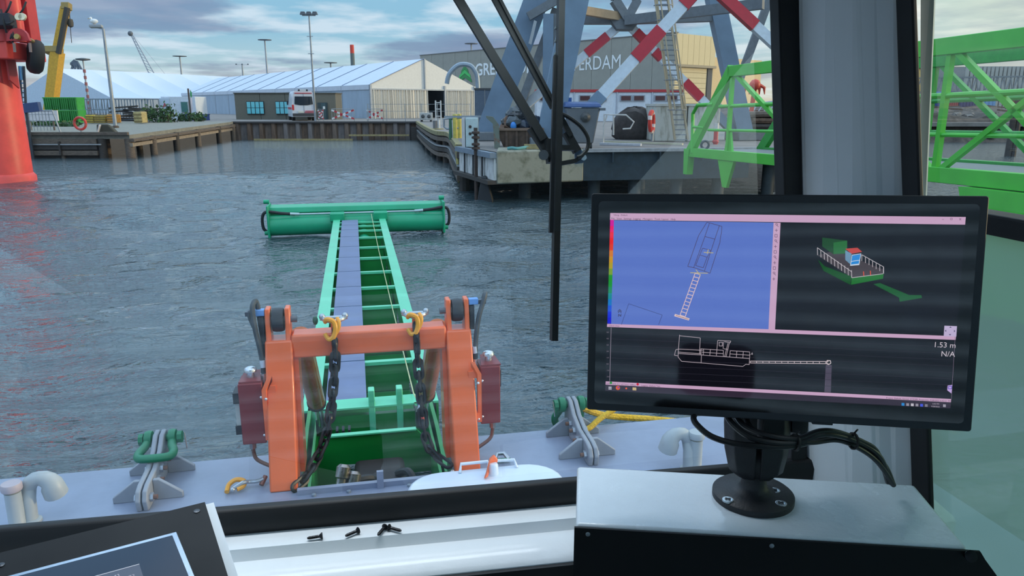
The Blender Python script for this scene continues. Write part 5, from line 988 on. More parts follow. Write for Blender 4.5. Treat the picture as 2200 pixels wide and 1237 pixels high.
def a_frame():
    t = thing('orange_a_frame', 'orange steel lifting frame with rollers standing on the foredeck', 'lifting frame', (CX, 3.85, DZ))
    for s, x in ((-1, -.458), (1, .532)):
        b0, b1 = A(x, 3.80, DZ), A(x, 4.09, 1.70)
        l = MB(); w, dp = .0725, .065
        l.loft([b0+A(-w, -dp, 0), b0+A(w, -dp, 0), b0+A(w, dp+.1, 0), b0+A(-w, dp+.1, 0)], [b1+A(-w, -dp, 0), b1+A(w, -dp, 0), b1+A(w, dp, 0), b1+A(-w, dp, 0)]); l.build('leg', orange, t, bevel=.01)
        for k in (-1, 1): MB().prism([b1+A(k*.052-.014, -.06, -.02), b1+A(k*.052-.014, .07, -.02), b1+A(k*.052-.014, .06, .17), b1+A(k*.052-.014, -.02, .17)], (.028, 0, 0)).build('ear_plate', orange, t, bevel=.006)
        r = MB().lathe([(.02, -.03), (.062, -.03), (.066, -.015), (.066, .015), (.062, .03), (.02, .03)], b1+A(0, .01, .10), ax=(1, 0, 0), n=20).build('roller', M('roller_black', (40, 44, 50), .5), t)
        MB().cyl(b1+A(-.1, .01, .10), b1+A(.1, .01, .10), .018, n=10).build('roller_pin', M('pin_grey', (96, 100, 106), .4, .5), t)
        o = b1+A(s*.095, .0, .15); MB().obox(o, A(.028, 0, 0), A(0, .02, 0), A(0, 0, .018)).build('sensor_block', M('sensor_blue', (110, 160, 222), .4), t, bevel=.004)
        MB().obox(o+A(s*.05, 0, -.005), A(.024, 0, 0), A(0, .012, 0), A(0, 0, .012)).build('sensor_plug', M('pin_grey', (96, 100, 106)), t)
        MB().obox(b1+A(s*.085, .02, .06), A(.012, 0, 0), A(0, .05, 0), A(0, 0, .07)).build('sensor_bracket', M('roller_black', (40, 44, 50)), t)
        # rear strut and hydraulic cylinder reaching the boom
        xi = x - s*.085; MB().loft([A(xi-.012, 3.95, DZ), A(xi+.012, 3.95, DZ), A(xi+.012, 4.12, DZ), A(xi-.012, 4.12, DZ)], [A(xi-.012, 4.05, 1.62), A(xi+.012, 4.05, 1.62), A(xi+.012, 4.2, 1.62), A(xi-.012, 4.2, 1.62)]).build('leg_gusset', orange, t)
        c0, c1 = A(x - s*.1, 4.22, 1.66), A(x - s*.10, 5.15, .88); c2 = A(x - s*.095, 5.75, .40)
        oc = M('cylinder_orange', (206, 112, 40), .28, var=.1, coat=.5)
        MB().cyl(c0, c1, .062, n=20).build('cylinder_barrel', oc, t); MB().cyl(c1, c1+(c1-c0)*.03, .068, n=20).build('cylinder_gland', M('roller_black', (40, 44, 50)), t)
        MB().cyl(c1, c2, .03, n=14).build('cylinder_rod', M('rod_chrome', (190, 194, 198), .15, .9), t)
        MB().box(c2[0]-.05, c2[0]+.05, c2[1]-.05, c2[1]+.08, .36, .5).build('cylinder_clevis', M('clevis_dark', (44, 58, 52), .5), t)
    MB().box(-.39, .46, 4.02, 4.15, 1.595, 1.728).build('crossbar', orange, t, bevel=.012)
    for x in (-.16, .29): MB().box(x-.018, x+.018, 4.06, 4.09, 1.728, 1.79).build('lifting_lug', orange, t, bevel=.008)
    # control boxes
    for s, lb in ((-1, 'maroon hydraulic control box on the left frame leg'), (1, 'maroon hydraulic control box on the right frame leg')):
        x0, x1 = (-.675, -.55) if s < 0 else (.64, .755); mar = M('box_maroon', (124, 44, 48), .4, var=.06)
        b = thing('control_box', lb, 'control box', ((x0+x1)/2, 4.0, 1.14), 'maroon control boxes')
        MB().box(x0, x1, 3.93, 4.08, 1.15, 1.50).build('case', mar, b, bevel=.006)
        MB().prism([(x0+.005 if s > 0 else x1-.12, 3.94, 1.50), ((x0+.12) if s > 0 else x1-.005, 3.94, 1.50), ((x0+.10) if s > 0 else x1-.02, 4.07, 1.52), (x0+.02 if s > 0 else x1-.10, 4.07, 1.52)], (0, 0, .01)).build('case_top', mar, b)
        cx = (x0+x1)/2; MB().lathe([(.02, 0), (.02, .03), (.034, .032), (.034, .045), (.026, .055), (.01, .06)], (cx, 4.0, 1.515), n=14).build('filler_cap', M('cap_chrome', (206, 212, 216), .2, .8), b)
        xb = x1 if s < 0 else x0; xo = xb-s*.02
        MB().prism([(xb, 3.9, 1.18), (xb, 3.9, 1.47), (xb-s*.035, 3.92, 1.54), (xb-s*.035, 3.92, 1.51), (xb, 3.92, 1.45), (xb, 3.92, 1.18)], (-s*.022, 0, 0)).build('bracket', orange, b)
        MB().bar((xb-s*.02, 3.95, 1.46), (xb-s*.07, 3.95, 1.46), .05, .04).build('bracket_arm', orange, b); MB().bar((xb-s*.02, 3.92, 1.22), (xb-s*.07, 3.9, 1.22), .05, .04).build('bracket_arm', orange, b)
        for z in (1.2, 1.42):
            for dx in (.008, -.02): MB().lathe([(.008, 0), (.008, .006), (.004, .01)], (xb+s*dx, 3.9 if dx < 0 else 3.93, z), ax=(0, -1, 0), n=8).build('bolt', MATS['cap_chrome'], b)
        MB().tube(catmull([(cx-s*-.02, 3.99, 1.16), (cx+s*.02, 3.99, 1.08), (cx+s*.0, 3.98, 1.03), (xb-s*.03, 3.96, .98), (xb-s*.035, 3.96, .955)], 5), .011, 7).build('drain_pipe', M('pipe_rusty', (126, 100, 92), .4, .6), b)
        MB().lathe([(.018, 0), (.018, .03), (.012, .05)], (cx+s*.02, 3.99, 1.10), n=8).build('pipe_nut', MATS['chrome_fitting'], b)
        if s < 0:
            MB().box(x0-.028, x0, 3.97, 4.06, 1.24, 1.39).build('gauge_glass', M('gauge_pale', (190, 196, 190), .2), b)
            for z0, z1 in ((1.20, 1.25), (1.38, 1.44)): MB().box(x0-.034, x0, 3.96, 4.07, z0, z1).build('gauge_cap', M('roller_black', (40, 44, 50)), b)
        else:
            MB().box(x1, x1+.012, 3.97, 4.04, 1.36, 1.46).build('side_valve', M('roller_black', (40, 44, 50)), b)
        hx = (-.555, -.52) if s < 0 else (.625, .655); ho = thing('hydraulic_hose', 'black hydraulic hose looping up beside the %s roller' % ('left' if s < 0 else 'right'), 'hose', (hx[0], 4.02, 1.5), 'hydraulic hoses on the frame')
        if s < 0: path = [(-.545, 4.0, 1.50), (-.55, 4.02, 1.62), (-.572, 4.03, 1.76), (-.583, 4.06, 1.88), (-.57, 4.09, 1.915), (-.56, 4.1, 1.88), (-.548, 4.08, 1.74), (-.53, 4.06, 1.6)]
        else: path = [(.622, 4.0, 1.50), (.628, 4.02, 1.62), (.65, 4.04, 1.76), (.69, 4.07, 1.87), (.70, 4.1, 1.89), (.69, 4.1, 1.86)]
        MB().tube(catmull(path, 6), .014, 8).build('hose', M('hose_grey', (64, 72, 78), .5), ho)
        if s < 0: MB().tube(catmull([(-.555, 4.03, 1.6), (-.572, 4.05, 1.74), (-.6, 4.07, 1.82), (-.607, 4.09, 1.85), (-.6, 4.1, 1.85)], 5), .011, 8).build('hose', M('hose_grey', (64, 72, 78)), ho)
        p = A(*path[0]); MB().cyl(p-A(0, 0, .06), p+A(0, 0, .03), .016, n=10).build('crimp', M('cap_chrome', (206, 212, 216)), ho); MB().cyl(p+A(0, 0, .06)+A(0, .01, 0), p+A(-.002, .016, .10), .0155, n=10).build('tape_band', M('tape_pale', (190, 200, 214), .4), ho)
    # chains
    lk = M('chain_black', (40, 42, 46), .38, .5, var=.15, scale=20)
    def link_mesh():
        mb = MB(); L, Wd, r = .036, .021, .0105; c = [A(0, Wd*math.cos(a), L+Wd*math.sin(a)-.0) for a in np.linspace(0, PI, 7)]+[A(0, Wd*math.cos(a), -L+Wd*math.sin(a)) for a in np.linspace(PI, 2*PI, 7)]
        mb.tube(c, r, 6, True); return mb
    lm = link_mesh().build('link', lk, None, origin=(0, 0, 0)); lmesh = lm.data; bpy.data.objects.remove(lm)
    def chain(lb, path, side):
        ch = thing('lifting_chain', lb, 'chain', path[-1], 'black lifting chains')
        P = catmull(path, 24); seg = [0]
        for p, q in zip(P[:-1], P[1:]): seg.append(seg[-1]+np.linalg.norm(q-p))
        step = .071; n = int(seg[-1]/step); rs = random.Random(side)
        for k in range(n):
            s = (k+.5)*step; i = int(np.searchsorted(seg, s)); i = min(max(i, 1), len(P)-1); u = (s-seg[i-1])/max(1e-6, seg[i]-seg[i-1]); p = P[i-1]+(P[i]-P[i-1])*u
            d = nrm(P[min(i+2, len(P)-1)]-P[max(i-3, 0)]); q = Vector(d).to_track_quat('Z', 'Y') @ Matrix.Rotation((PI/2)*(k % 2)+.35+rs.uniform(-.15, .15), 3, 'Z').to_quaternion()
            o = bpy.data.objects.new('link', lmesh); COL.objects.link(o); place(o, p, ch); o.rotation_euler = q.to_euler()
        return ch
    chain('black lifting chain hanging from the left hook of the crossbar', [(-.155, 4.03, 1.735), (-.16, 3.985, 1.66), (-.165, 3.985, 1.56), (-.2, 3.95, 1.3), (-.24, 3.92, 1.15), (-.29, 3.86, 1.06), (-.36, 3.78, .985), (-.41, 3.72, .975)], 1)
    chain('black lifting chain hanging from the right hook of the crossbar', [(.288, 4.02, 1.74), (.288, 3.985, 1.66), (.29, 3.985, 1.56), (.30, 3.95, 1.36), (.305, 3.93, 1.22), (.315, 3.9, 1.12), (.345, 3.87, 1.04), (.40, 3.83, .995), (.44, 3.78, .985), (.455, 3.74, .985)], 2)
    yh = M('hook_yellow', (232, 160, 40), .4, var=.08); ch_ = M('shackle_galv', (176, 184, 192), .3, .7)
    for s, x in ((-1, -.16), (1, .29)):
        h = thing('chain_hook', 'yellow hook with galvanised shackle on the %s lug of the crossbar' % ('left' if s < 0 else 'right'), 'hook', (x, 4.05, 1.73), 'yellow hooks on the crossbar')
        MB().tube(catmull([(x-.045, 4.03, 1.79), (x-.035, 4.0, 1.815), (x-.0, 4.0, 1.80), (x+.01, 3.99, 1.76), (x-.005, 3.985, 1.715), (x-.03, 3.99, 1.705), (x-.05, 4.0, 1.735)], 5), [.011+.004*math.sin(PI*k/30) for k in range(31)], 8).build('hook', yh, h)
        MB().tube(catmull([(x+.02, 4.03, 1.81), (x+.03, 4.0, 1.79), (x+.02, 3.99, 1.75), (x-.005, 3.985, 1.72)], 5), .011, 8).build('latch_arm', yh, h)
        MB().tube(catmull([(x-.06, 4.075, 1.80), (x-.045, 4.04, 1.80), (x, 4.02, 1.795), (x+.045, 4.04, 1.80), (x+.06, 4.075, 1.80)], 5), .0125, 8).build('shackle_bow', ch_, h); MB().cyl((x-.075, 4.078, 1.80), (x+.075, 4.078, 1.80), .012, n=10).build('shackle_pin', ch_, h)
        for k in (-1, 1): MB().ball((x+k*.062, 4.076, 1.81), .018, 10).build('shackle_eye', ch_, h)
        if s < 0: MB().ball((x-.1, 4.08, 1.79), .022, 8, (.7, 1, 1.2)).build('green_nut', M('nut_green', (30, 84, 60), .5), h)
a_frame()
def deck_fittings():
    gs = M('lug_grey', (140, 146, 156), .45, var=.1, scale=6); zn = M('bolt_zinc', (170, 176, 186), .35, .7); rb = M('bolt_rust', (120, 84, 70), .6, .4); gn = M('shackle_green', (24, 118, 82), .4, var=.08)
    for s, x, lb in ((-1, -1.14, 'left'), (1, 1.245, 'right')):
        t = thing('towing_lug', 'bolted grey double plate towing lug on the %s foredeck' % lb, 'towing lug', (x, 3.95, DZ)); lean = .0
        prof = [(3.68, DZ), (3.665, DZ+.06), (3.69, DZ+.105), (3.74, DZ+.12), (3.9, DZ+.13), (4.02, DZ+.17), (4.10, DZ+.23), (4.16, DZ+.235), (4.195, DZ+.19), (4.19, DZ+.0)]
        for k in (-1, 1): MB().prism([(x+k*.0165-.013, y, z) for y, z in prof], (.026, 0, 0)).build('plate', gs, t, bevel=.006)
        for y in (3.8, 4.1):
            for k in (-1, 1): MB().prism([(x+k*.03, y-.012, DZ), (x+k*.03, y-.012, DZ+.115), (x+k*.06, y-.012, DZ+.115), (x+k*.17, y-.012, DZ+.03), (x+k*.17, y-.012, DZ)], (0, .024, 0)).build('gusset', gs, t, bevel=.004)
        for i, (y, z) in enumerate(((3.72, DZ+.055), (3.87, DZ+.075), (3.95, DZ+.1), (4.03, DZ+.11))):
            k = 1 if s < 0 else -1
            MB().cyl((x+k*.03, y, z), (x+k*.048, y, z), .023, n=6).build('nut', zn, t); MB().cyl((x+k*.048, y, z), (x+k*.066, y, z), .012, n=8).build('bolt_end', rb, t); MB().cyl((x-k*.03, y, z), (x-k*.042, y, z), .022, n=6).build('bolt_head', zn, t)
        c = A(x, 4.14, DZ+.19); sh = thing('bow_shackle', 'big green bow shackle through the %s towing lug' % lb, 'shackle', tuple(c-A(0, 0, .1)), 'green bow shackles')
        MB().cyl(c-A(.1, 0, 0), c+A(.1, 0, 0), .022, n=12).build('pin', gn, sh)
        for k in (-1, 1):
            MB().lathe([(.022, -.022), (.044, -.018), (.048, 0), (.044, .018), (.022, .022)], c+A(k*.062, 0, 0), ax=(1, 0, 0), n=14).build('eye', gn, sh); MB().cyl(c+A(k*.088, 0, 0), c+A(k*.112, 0, 0), .035, n=8).build('pin_head', gn, sh)
        if s < 0: bow = [c+A(-.062, 0, 0), c+A(-.068, -.06, -.015), c+A(-.088, -.12, -.03), c+A(-.075, -.17, -.035), c+A(0, -.20, -.026), c+A(.075, -.17, -.035), c+A(.088, -.12, -.03), c+A(.068, -.06, -.015), c+A(.062, 0, 0)]
        else: bow = [c+A(-.062, 0, 0), c+A(-.068, .04, -.06), c+A(-.085, .075, -.12), c+A(-.06, .1, -.18), c+A(0, .11, -.2), c+A(.06, .1, -.18), c+A(.085, .075, -.12), c+A(.068, .04, -.06), c+A(.062, 0, 0)]
        MB().tube(catmull(bow, 5), .023, 10).build('bow', gn, sh)
        e = c+A(.125 if s < 0 else -.118, 0, 0); MB().tube([e+A(0, 0, .025), e+A(.004, -.01, -.01), e+A(.008, -.015, -.07)], .003, 5).build('split_pin', M('cap_chrome', (206, 212, 216)), sh)
        if s < 0:
            for k in (-1, 1): MB().ball(c+A(k*.066, -.045, .0), .012, 8, (1, .4, .8)).build('white_mark', M('mark_white', (226, 232, 236), .5), sh)
    # vents
    vg = M('vent_grey', (166, 174, 178), .4, var=.06)
    for s, bx, by, px_, py_, lb in ((-1, -1.60, 3.72, -1.70, 3.66, 'left'), (1, 1.70, 3.55, 1.79, 3.52, 'right')):
        v = thing('gooseneck_vent', 'grey gooseneck tank vent on the %s foredeck' % lb, 'vent', (bx, by, DZ), 'gooseneck vents')
        sgn = 1 if s < 0 else -1; c = A(bx, by, DZ+.16)
        path = [c+A(-sgn*.055, -.03, -.16), c+A(-sgn*.055, -.02, -.04)]+[c+A(-sgn*.055*math.cos(a), .0, .055*math.sin(a)+.0) for a in np.linspace(.0, PI, 9)]+[c+A(sgn*.06, .01, -.04)]
        MB().tube(path, [.034]*3+[.036]*4+[.04, .044, .05, .054, .056][:len(path)-7], 14).build('bent_pipe', vg, v); MB().lathe([(.05, 0), (.05, .012), (.036, .02)], c+A(-sgn*.055, -.03, -.16), n=14).build('weld_collar', vg, v)
        p = thing('capped_pipe', 'short capped filler pipe beside the %s gooseneck vent' % lb, 'pipe', (px_, py_, DZ), 'capped filler pipes')
        MB().lathe([(.048, 0), (.038, .02), (.036, .17), (.036, .185)], (px_, py_, DZ), n=18).build('pipe', vg, p); MB().lathe([(.034, .18), (.034, .195)], (px_, py_, DZ), n=18).build('thread', M('thread_olive', (126, 128, 116), .5), p); MB().lathe([(.044, .195), (.046, .2), (.046, .225), (.042, .232)], (px_, py_, DZ), n=20).build('cap', M('cap_pink_grey', (176, 164, 170), .5) if s < 0 else vg, p)
    # white hatch
    h = thing('deck_hatch', 'white rounded deck hatch with orange handle lever', 'hatch', (.56, 3.2, DZ)); hw = M('hatch_white', (214, 226, 240), .35, var=.03, coat=.2)
    def rr(x0, x1, y0, y1, r, z, n=6):
        out = []
        for cx, cy_, a0 in ((x1-r, y1-r, 0), (x0+r, y1-r, PI/2), (x0+r, y0+r, PI), (x1-r, y0+r, 1.5*PI)): out += [(cx+r*math.cos(a0+PI/2*k/n), cy_+r*math.sin(a0+PI/2*k/n), z) for k in range(n+1)]
        return out
    MB().loft(rr(.2, .93, 2.85, 3.47, .16, DZ), rr(.2, .93, 2.85, 3.47, .16, DZ+.1)).build('coaming', hw, h)
    MB().loft(rr(.17, .96, 2.82, 3.5, .18, DZ+.1), rr(.17, .96, 2.82, 3.5, .18, DZ+.155)).build('lid', hw, h, bevel=.015)
    MB().tube([(.45, 3.46, DZ+.155), (.46, 3.49, DZ+.19), (.60, 3.49, DZ+.19), (.61, 3.46, DZ+.155)], .009, 8).build('grab_bar', hw, h)
    MB().tube([(.62, 3.46, DZ+.155), (.63, 3.49, DZ+.19), (.74, 3.48, DZ+.19), (.75, 3.46, DZ+.155)], .009, 8).build('grab_bar', hw, h)
    MB().lathe([(.03, 0), (.028, .05), (.02, .06)], (.615, 3.42, DZ+.155), n=14).build('handle_boss', hw, h)
    MB().prism([(.56, 3.36, DZ+.16), (.575, 3.36, DZ+.19), (.60, 3.42, DZ+.235), (.625, 3.43, DZ+.25), (.645, 3.43, DZ+.225), (.64, 3.43, DZ+.20), (.605, 3.42, DZ+.205), (.585, 3.38, DZ+.16)], (0, .02, 0)).build('handle_lever', M('lever_orange', (236, 112, 62), .4), h, bevel=.005)
    # loose hook on deck, fittings, rope
    k = thing('deck_hook', 'yellow hook and shackle lying on the deck left of the frame', 'hook', (-.66, 3.8, DZ)); yh = MATS['hook_yellow']; g = MATS['shackle_galv']
    c = A(-.70, 3.80, DZ+.015)
    MB().tube(catmull([c+A(-.05, -.03, .0), c+A(-.045, .02, .015), c+A(-.01, .04, .03), c+A(.03, .035, .02), c+A(.03, -.0, .01), c+A(0, -.02, .005)], 5), .013, 8).build('hook', yh, k)
    MB().tube(catmull([c+A(-.02, -.02, .01), c+A(.03, .0, .03), c+A(.06, .02, .02), c+A(.1, .02, .02), c+A(.13, .03, .025)], 5), .011, 8).build('shackle_bow', g, k); MB().cyl(c+A(.12, .01, .0), c+A(.14, .05, .03), .013, n=8).build('shackle_pin', M('pin_rust', (130, 86, 76), .5, .4), k); MB().ball(c+A(-.02, -.03, .01), .014, 8).build('ring', g, k)
    k = thing('chain_fitting', 'chrome pipe coupling on deck beside the right frame leg', 'coupling', (.43, 3.72, DZ))
    MB().lathe([(.02, 0), (.02, .02), (.012, .03), (.012, .05)], (.40, 3.68, DZ), n=10).build('body', MATS['chrome_fitting'], k); MB().lathe([(.015, 0), (.015, .04), (.008, .05)], (.44, 3.70, DZ), n=10).build('body', MATS['cap_chrome'], k)
    k = thing('deck_shackle', 'small green and zinc shackle on deck behind the hatch', 'shackle', (.73, 3.8, DZ)); MB().tube([(.70, 3.82, DZ+.02), (.72, 3.86, DZ+.04), (.76, 3.86, DZ+.04), (.78, 3.82, DZ+.02)], .012, 8).build('bow', MATS['shackle_galv'], k); MB().cyl((.69, 3.82, DZ+.018), (.79, 3.82, DZ+.018), .012, n=8).build('pin', gn, k)
    yr = M('rope_yellow', (222, 178, 50), .85, var=.2, scale=60, bump=.8, bscale=120)
    r0 = A(1.30, 4.16, DZ+.16); path = [r0]+[YP(x, y, Y_) for x, y, Y_ in ((1300, 892, 4.25), (1400, 900, 4.3), (1500, 909, 4.28), (1570, 914, 4.2))]+[A(2.6, 4.0, DZ+.03), A(2.9, 3.6, DZ+.03)]
    rp = thing('mooring_rope', 'yellow mooring rope running right from the right shackle', 'rope', r0)
    MB().tube(catmull(path, 10), .021, 8).build('rope', yr, rp); MB().tube(catmull([A(1.26, 4.08, DZ+.06), A(1.33, 4.06, DZ+.05), A(1.42, 4.1, DZ+.09), A(1.55, 4.15, DZ+.135)], 6), .018, 8).build('rope_tail', yr, rp)
deck_fittings()
# ================================================================== wheelhouse
LEAN = math.radians(14); WN = A(0, math.cos(LEAN), -math.sin(LEAN)); W0 = A(0, 1.22, 2.27)
def WS(x, y, o=0.0): d = ray(x, y); return CAM + d*(((W0-CAM) @ WN + o)/(d @ WN))      # a point on the windscreen
def WY(z, o=0.0): return W0[1] + (z-W0[2])*math.tan(LEAN) + o/math.cos(LEAN)
white = M('wheelhouse_white', (222, 228, 232), .42, var=.03, scale=3, bump=.05, bscale=60, coat=.15)
black = M('gasket_black', (12, 14, 18), .6, var=.1, scale=10)
ZT = 3.30; XR = .95; XL = -1.25; YB = -1.35
def wheelhouse():
    g = glass('windscreen_glass', (244, 250, 250), 1.0)
    # floor, front wall and sill
    struct(MB().box(XL, XR, YB, 1.1, DZ, DZ+.03).build('floor', M('floor_grey', (96, 100, 104), .7)))
    SK = lambda x, y, z: (x, y-.037*(x-.36), z)            # the front runs a little askew
    f = MB(SK).prism([(XL-.1, 1.04, DZ), (XL-.1, 1.05, 2.16), (XL-.1, 1.052, 2.206), (XL-.1, 1.058, 2.212), (XL-.1, 1.120, 2.221), (XL-.1, 1.124, 2.226), (XL-.1, 1.130, 2.238), (XL-.1, 1.19, 2.241), (XL-.1, 1.26, 2.235), (XL-.1, 1.22, DZ)], (XR-XL+.2, 0, 0)).build('wall_front', white); struct(f)
    s = MB(SK).prism([(-.6, 1.052, 2.165), (-.6, 1.044, 2.165), (-.6, 1.044, 2.204), (-.6, 1.052, 2.204)], (XR+.6, 0, 0)).build('sill_strip', M('gasket_black', (24, 28, 34)), f)
    # windscreen pane + gaskets
    xl, xr = XL, WS(1680, 400)[0]
    w1 = MB().add([(xl, WY(2.2), 2.2), (xr+.01, WY(2.2), 2.2), (xr+.01, WY(ZT), ZT), (xl, WY(ZT), ZT)], [(0, 1, 2, 3)]).build('window_1', g, smooth=False); struct(w1, 'leaning front windscreen pane of the wheelhouse', 'window')
    tr = MB(SK).prism([(xl, 1.172, 2.24), (xl, 1.172, 2.268), (xl, 1.182, 2.282), (xl, 1.2, 2.282), (xl, 1.205, 2.2), (xl, 1.19, 2.2)], (xr-xl+.06, 0, 0)).build('trim_1', black, bevel=.004); struct(tr, 'black rubber gasket along the bottom of the windscreen', 'gasket')
    def strip(name, a, b, c, d, thick, mat, lab):     # four corners on a surface, extruded along its normal
        n = nrm(np.cross(b-a, d-a)); o = MB().prism([a, b, c, d], n*thick).build(name, mat, bevel=.003); struct(o, lab, 'gasket'); return o
    e = lambda p, q, z: p+(q-p)*((z-p[2])/(q[2]-p[2]))
    La, Lb = WS(1652, 0, -.015), WS(1664, 413, -.015); Ra, Rb = WS(1696, 0, -.015), WS(1703, 413, -.015)
    strip('trim_2', e(La, Lb, 2.2), e(Ra, Rb, 2.2), e(Ra, Rb, ZT), e(La, Lb, ZT), .035, black, 'black upright gasket at the right edge of the windscreen')
    # corner pillar
    Sa, Sb = XP(1934, 0, XR), XP(1964, 930, XR); Ga, Gb = XP(1971, 0, XR), XP(2003, 930, XR)
    def ring(z):
        p, q = e(Ra, Rb, z), e(Sa, Sb, z); m = nrm(A((q-p)[1], -(q-p)[0], 0)); m = m if m @ A(-1, -1, 0) > 0 else -m
        pts = [p+A(.0, .012, 0)]
        for u, b in ((.03, .0), (.17, .018), (.2, .022), (.49, .034), (.52, .034), (.71, .03), (.74, .026), (.84, .014), (.97, .002)): pts.append(p+(q-p)*u+m*b)
        pts.append(q); out = A(.10, .13, 0)
        return pts+[q+A(.05, .075, 0), (p+q)/2+out, p+A(.02, .07, 0)]
    p = MB().loft(ring(DZ+1.1), ring(ZT)).build('wall_pillar', white, smooth=False, bevel=.004); struct(p, 'white folded corner pillar behind the monitor', 'pillar')
    st = strip('trim_3', e(Sa, Sb, 2.1), e(Ga, Gb, 2.1), e(Ga, Gb, ZT), e(Sa, Sb, ZT), .01, black, 'black upright gasket between pillar and side window')
    MB().box(XR-.0115, XR-.002, e(Ga, Gb, 2.79)[1]-.001, e(Sa, Sb, 2.79)[1]+.001, 2.785, 2.790).build('gasket_joint', M('joint_line', (8, 9, 11), .6), st)
    # right side wall with two panes
    zA, zB = XP(2165, 462, XR)[2], XP(2165, 508, XR)[2]; ye = e(Ga, Gb, 2.6)[1]
    w2 = MB().add([(XR+.012, YB, zA), (XR+.012, ye+.08, zA), (XR+.012, ye+.12, ZT), (XR+.012, YB, ZT)], [(0, 1, 2, 3)]).build('window_2', glass('side_glass', (236, 246, 244)), smooth=False); struct(w2, 'upper side window pane to the right of the pillar', 'window')
    MB().prism([XP(1977, 440, XR+.03), XP(1988, 440, XR+.03), XP(2008, -20, XR+.03), XP(1978, -20, XR+.03)], (.006, .004, 0)).build('painted_reflection', M('reflection_teal', (150, 172, 176), .3), w2)  # pale strip standing in for a reflection along the pane
    tl = M('teal_haze', (136, 172, 168), .35)
    fm = bpy.data.materials.new('teal_haze_glass'); fm.use_nodes = True; nt = fm.node_tree; N = nt.nodes.new; L = nt.links.new; nt.nodes.clear()  # interior reflections imitated by a milky haze in the pane's own colour
    out = N('ShaderNodeOutputMaterial'); tr_ = N('ShaderNodeBsdfTransparent'); tr_.inputs[0].default_value = lin((168, 210, 206)); tl_ = N('ShaderNodeBsdfTranslucent'); tl_.inputs[0].default_value = lin((116, 160, 162)); df = N('ShaderNodeBsdfDiffuse'); df.inputs[0].default_value = lin((104, 140, 142)); gl_ = N('ShaderNodeBsdfGlossy'); gl_.inputs['Roughness'].default_value = .03
    m1 = N('ShaderNodeMixShader'); m1.inputs[0].default_value = .5; m2 = N('ShaderNodeMixShader'); m2.inputs[0].default_value = .78; m3 = N('ShaderNodeMixShader')
    L(df.outputs[0], m1.inputs[1]); L(tl_.outputs[0], m1.inputs[2]); L(tr_.outputs[0], m2.inputs[1]); L(m1.outputs[0], m2.inputs[2]); L(schlick(nt), m3.inputs[0]); L(m2.outputs[0], m3.inputs[1]); L(gl_.outputs[0], m3.inputs[2]); L(m3.outputs[0], out.inputs[0])
    w3 = MB().add([(XR+.012, YB, 1.9), (XR+.012, ye+.05, 1.9), (XR+.012, ye+.06, zB), (XR+.012, YB, zB)], [(0, 1, 2, 3)]).build('window_3', fm, smooth=False); struct(w3, 'teal lower side pane with painted reflection haze right of the console', 'window')
    struct(MB().box(XR-.02, XR+.03, YB, ye, zB, zA).build('trim_4', black, bevel=.004), 'black horizontal gasket across the side window', 'gasket')
    struct(MB().box(XR, XR+.05, YB, ye+.15, DZ, 1.9).build('wall_right', white))
    struct(MB().box(XR-.01, XR+.05, YB-.05, YB+.05, DZ, ZT).build('wall_post', white))
    # left side, rear wall, ceiling (out of view, they shade and mirror)
    struct(MB().box(XL-.05, XL, YB, 1.2, DZ, 2.0).build('wall_left', white)); struct(MB().add([(XL-.02, YB, 2.0), (XL-.02, 1.18, 2.0), (XL-.02, 1.4, ZT), (XL-.02, YB, ZT)], [(0, 1, 2, 3)]).build('window_4', glass('side_glass', (236, 246, 244)), smooth=False), 'left side window pane of the wheelhouse', 'window')
    struct(MB().box(XL-.05, XL+.03, 1.17, 1.24, DZ, 2.2).build('wall_corner', white))
    struct(MB().box(XL, XR, YB-.05, YB, DZ, 1.95).build('wall_back', white)); struct(MB().add([(XL, YB-.02, 1.95), (XR, YB-.02, 1.95), (XR, YB-.02, ZT), (XL, YB-.02, ZT)], [(0, 1, 2, 3)]).build('window_5', glass('side_glass', (236, 246, 244)), smooth=False), 'rear window pane of the wheelhouse', 'window')
    struct(MB().box(XL-.1, XR+.1, YB-.1, WY(ZT)+.25, ZT, ZT+.06).build('ceiling', M('ceiling_grey', (122, 128, 134), .7)))
    lamp = thing('added_fill_lamp', 'added fill lamp, out of view on the wheelhouse ceiling above the windscreen', 'lamp', (-.1, 1.38, ZT-.04))  # unseen lamp and housing, added to brighten the cab interior
    MB().box(-.7, .5, 1.32, 1.44, ZT-.035, ZT).build('housing', white, lamp)
    al = bpy.data.lights.new('fill_light', 'AREA'); al.shape = 'RECTANGLE'; al.size = 1.15; al.size_y = .10; al.energy = CAB_FILL; al.spread = math.radians(100); al.color = (.86, .94, 1.0); ao = bpy.data.objects.new('fill_light', al); COL.objects.link(ao); place(ao, (-.1, 1.38, ZT-.045), lamp)
wheelhouse()
def aft_container():
    c = thing('aft_container', 'grey corrugated container on the aft deck mirrored in the monitor', 'container', (0, -4.0, DZ)); m = M('container_pale', (226, 232, 236), .5)
    for k in range(20): MB().prism([(-2.4, -3.2, DZ+.05+k*.145), (-2.4, -3.12, DZ+.10+k*.145), (-2.4, -3.12, DZ+.12+k*.145), (-2.4, -3.2, DZ+.19+k*.145)], (4.6, 0, 0)).build('corrugation', m, c)
    MB().box(-2.4, 2.2, -4.4, -3.2, DZ, DZ+2.95).build('body', m, c)
aft_container()
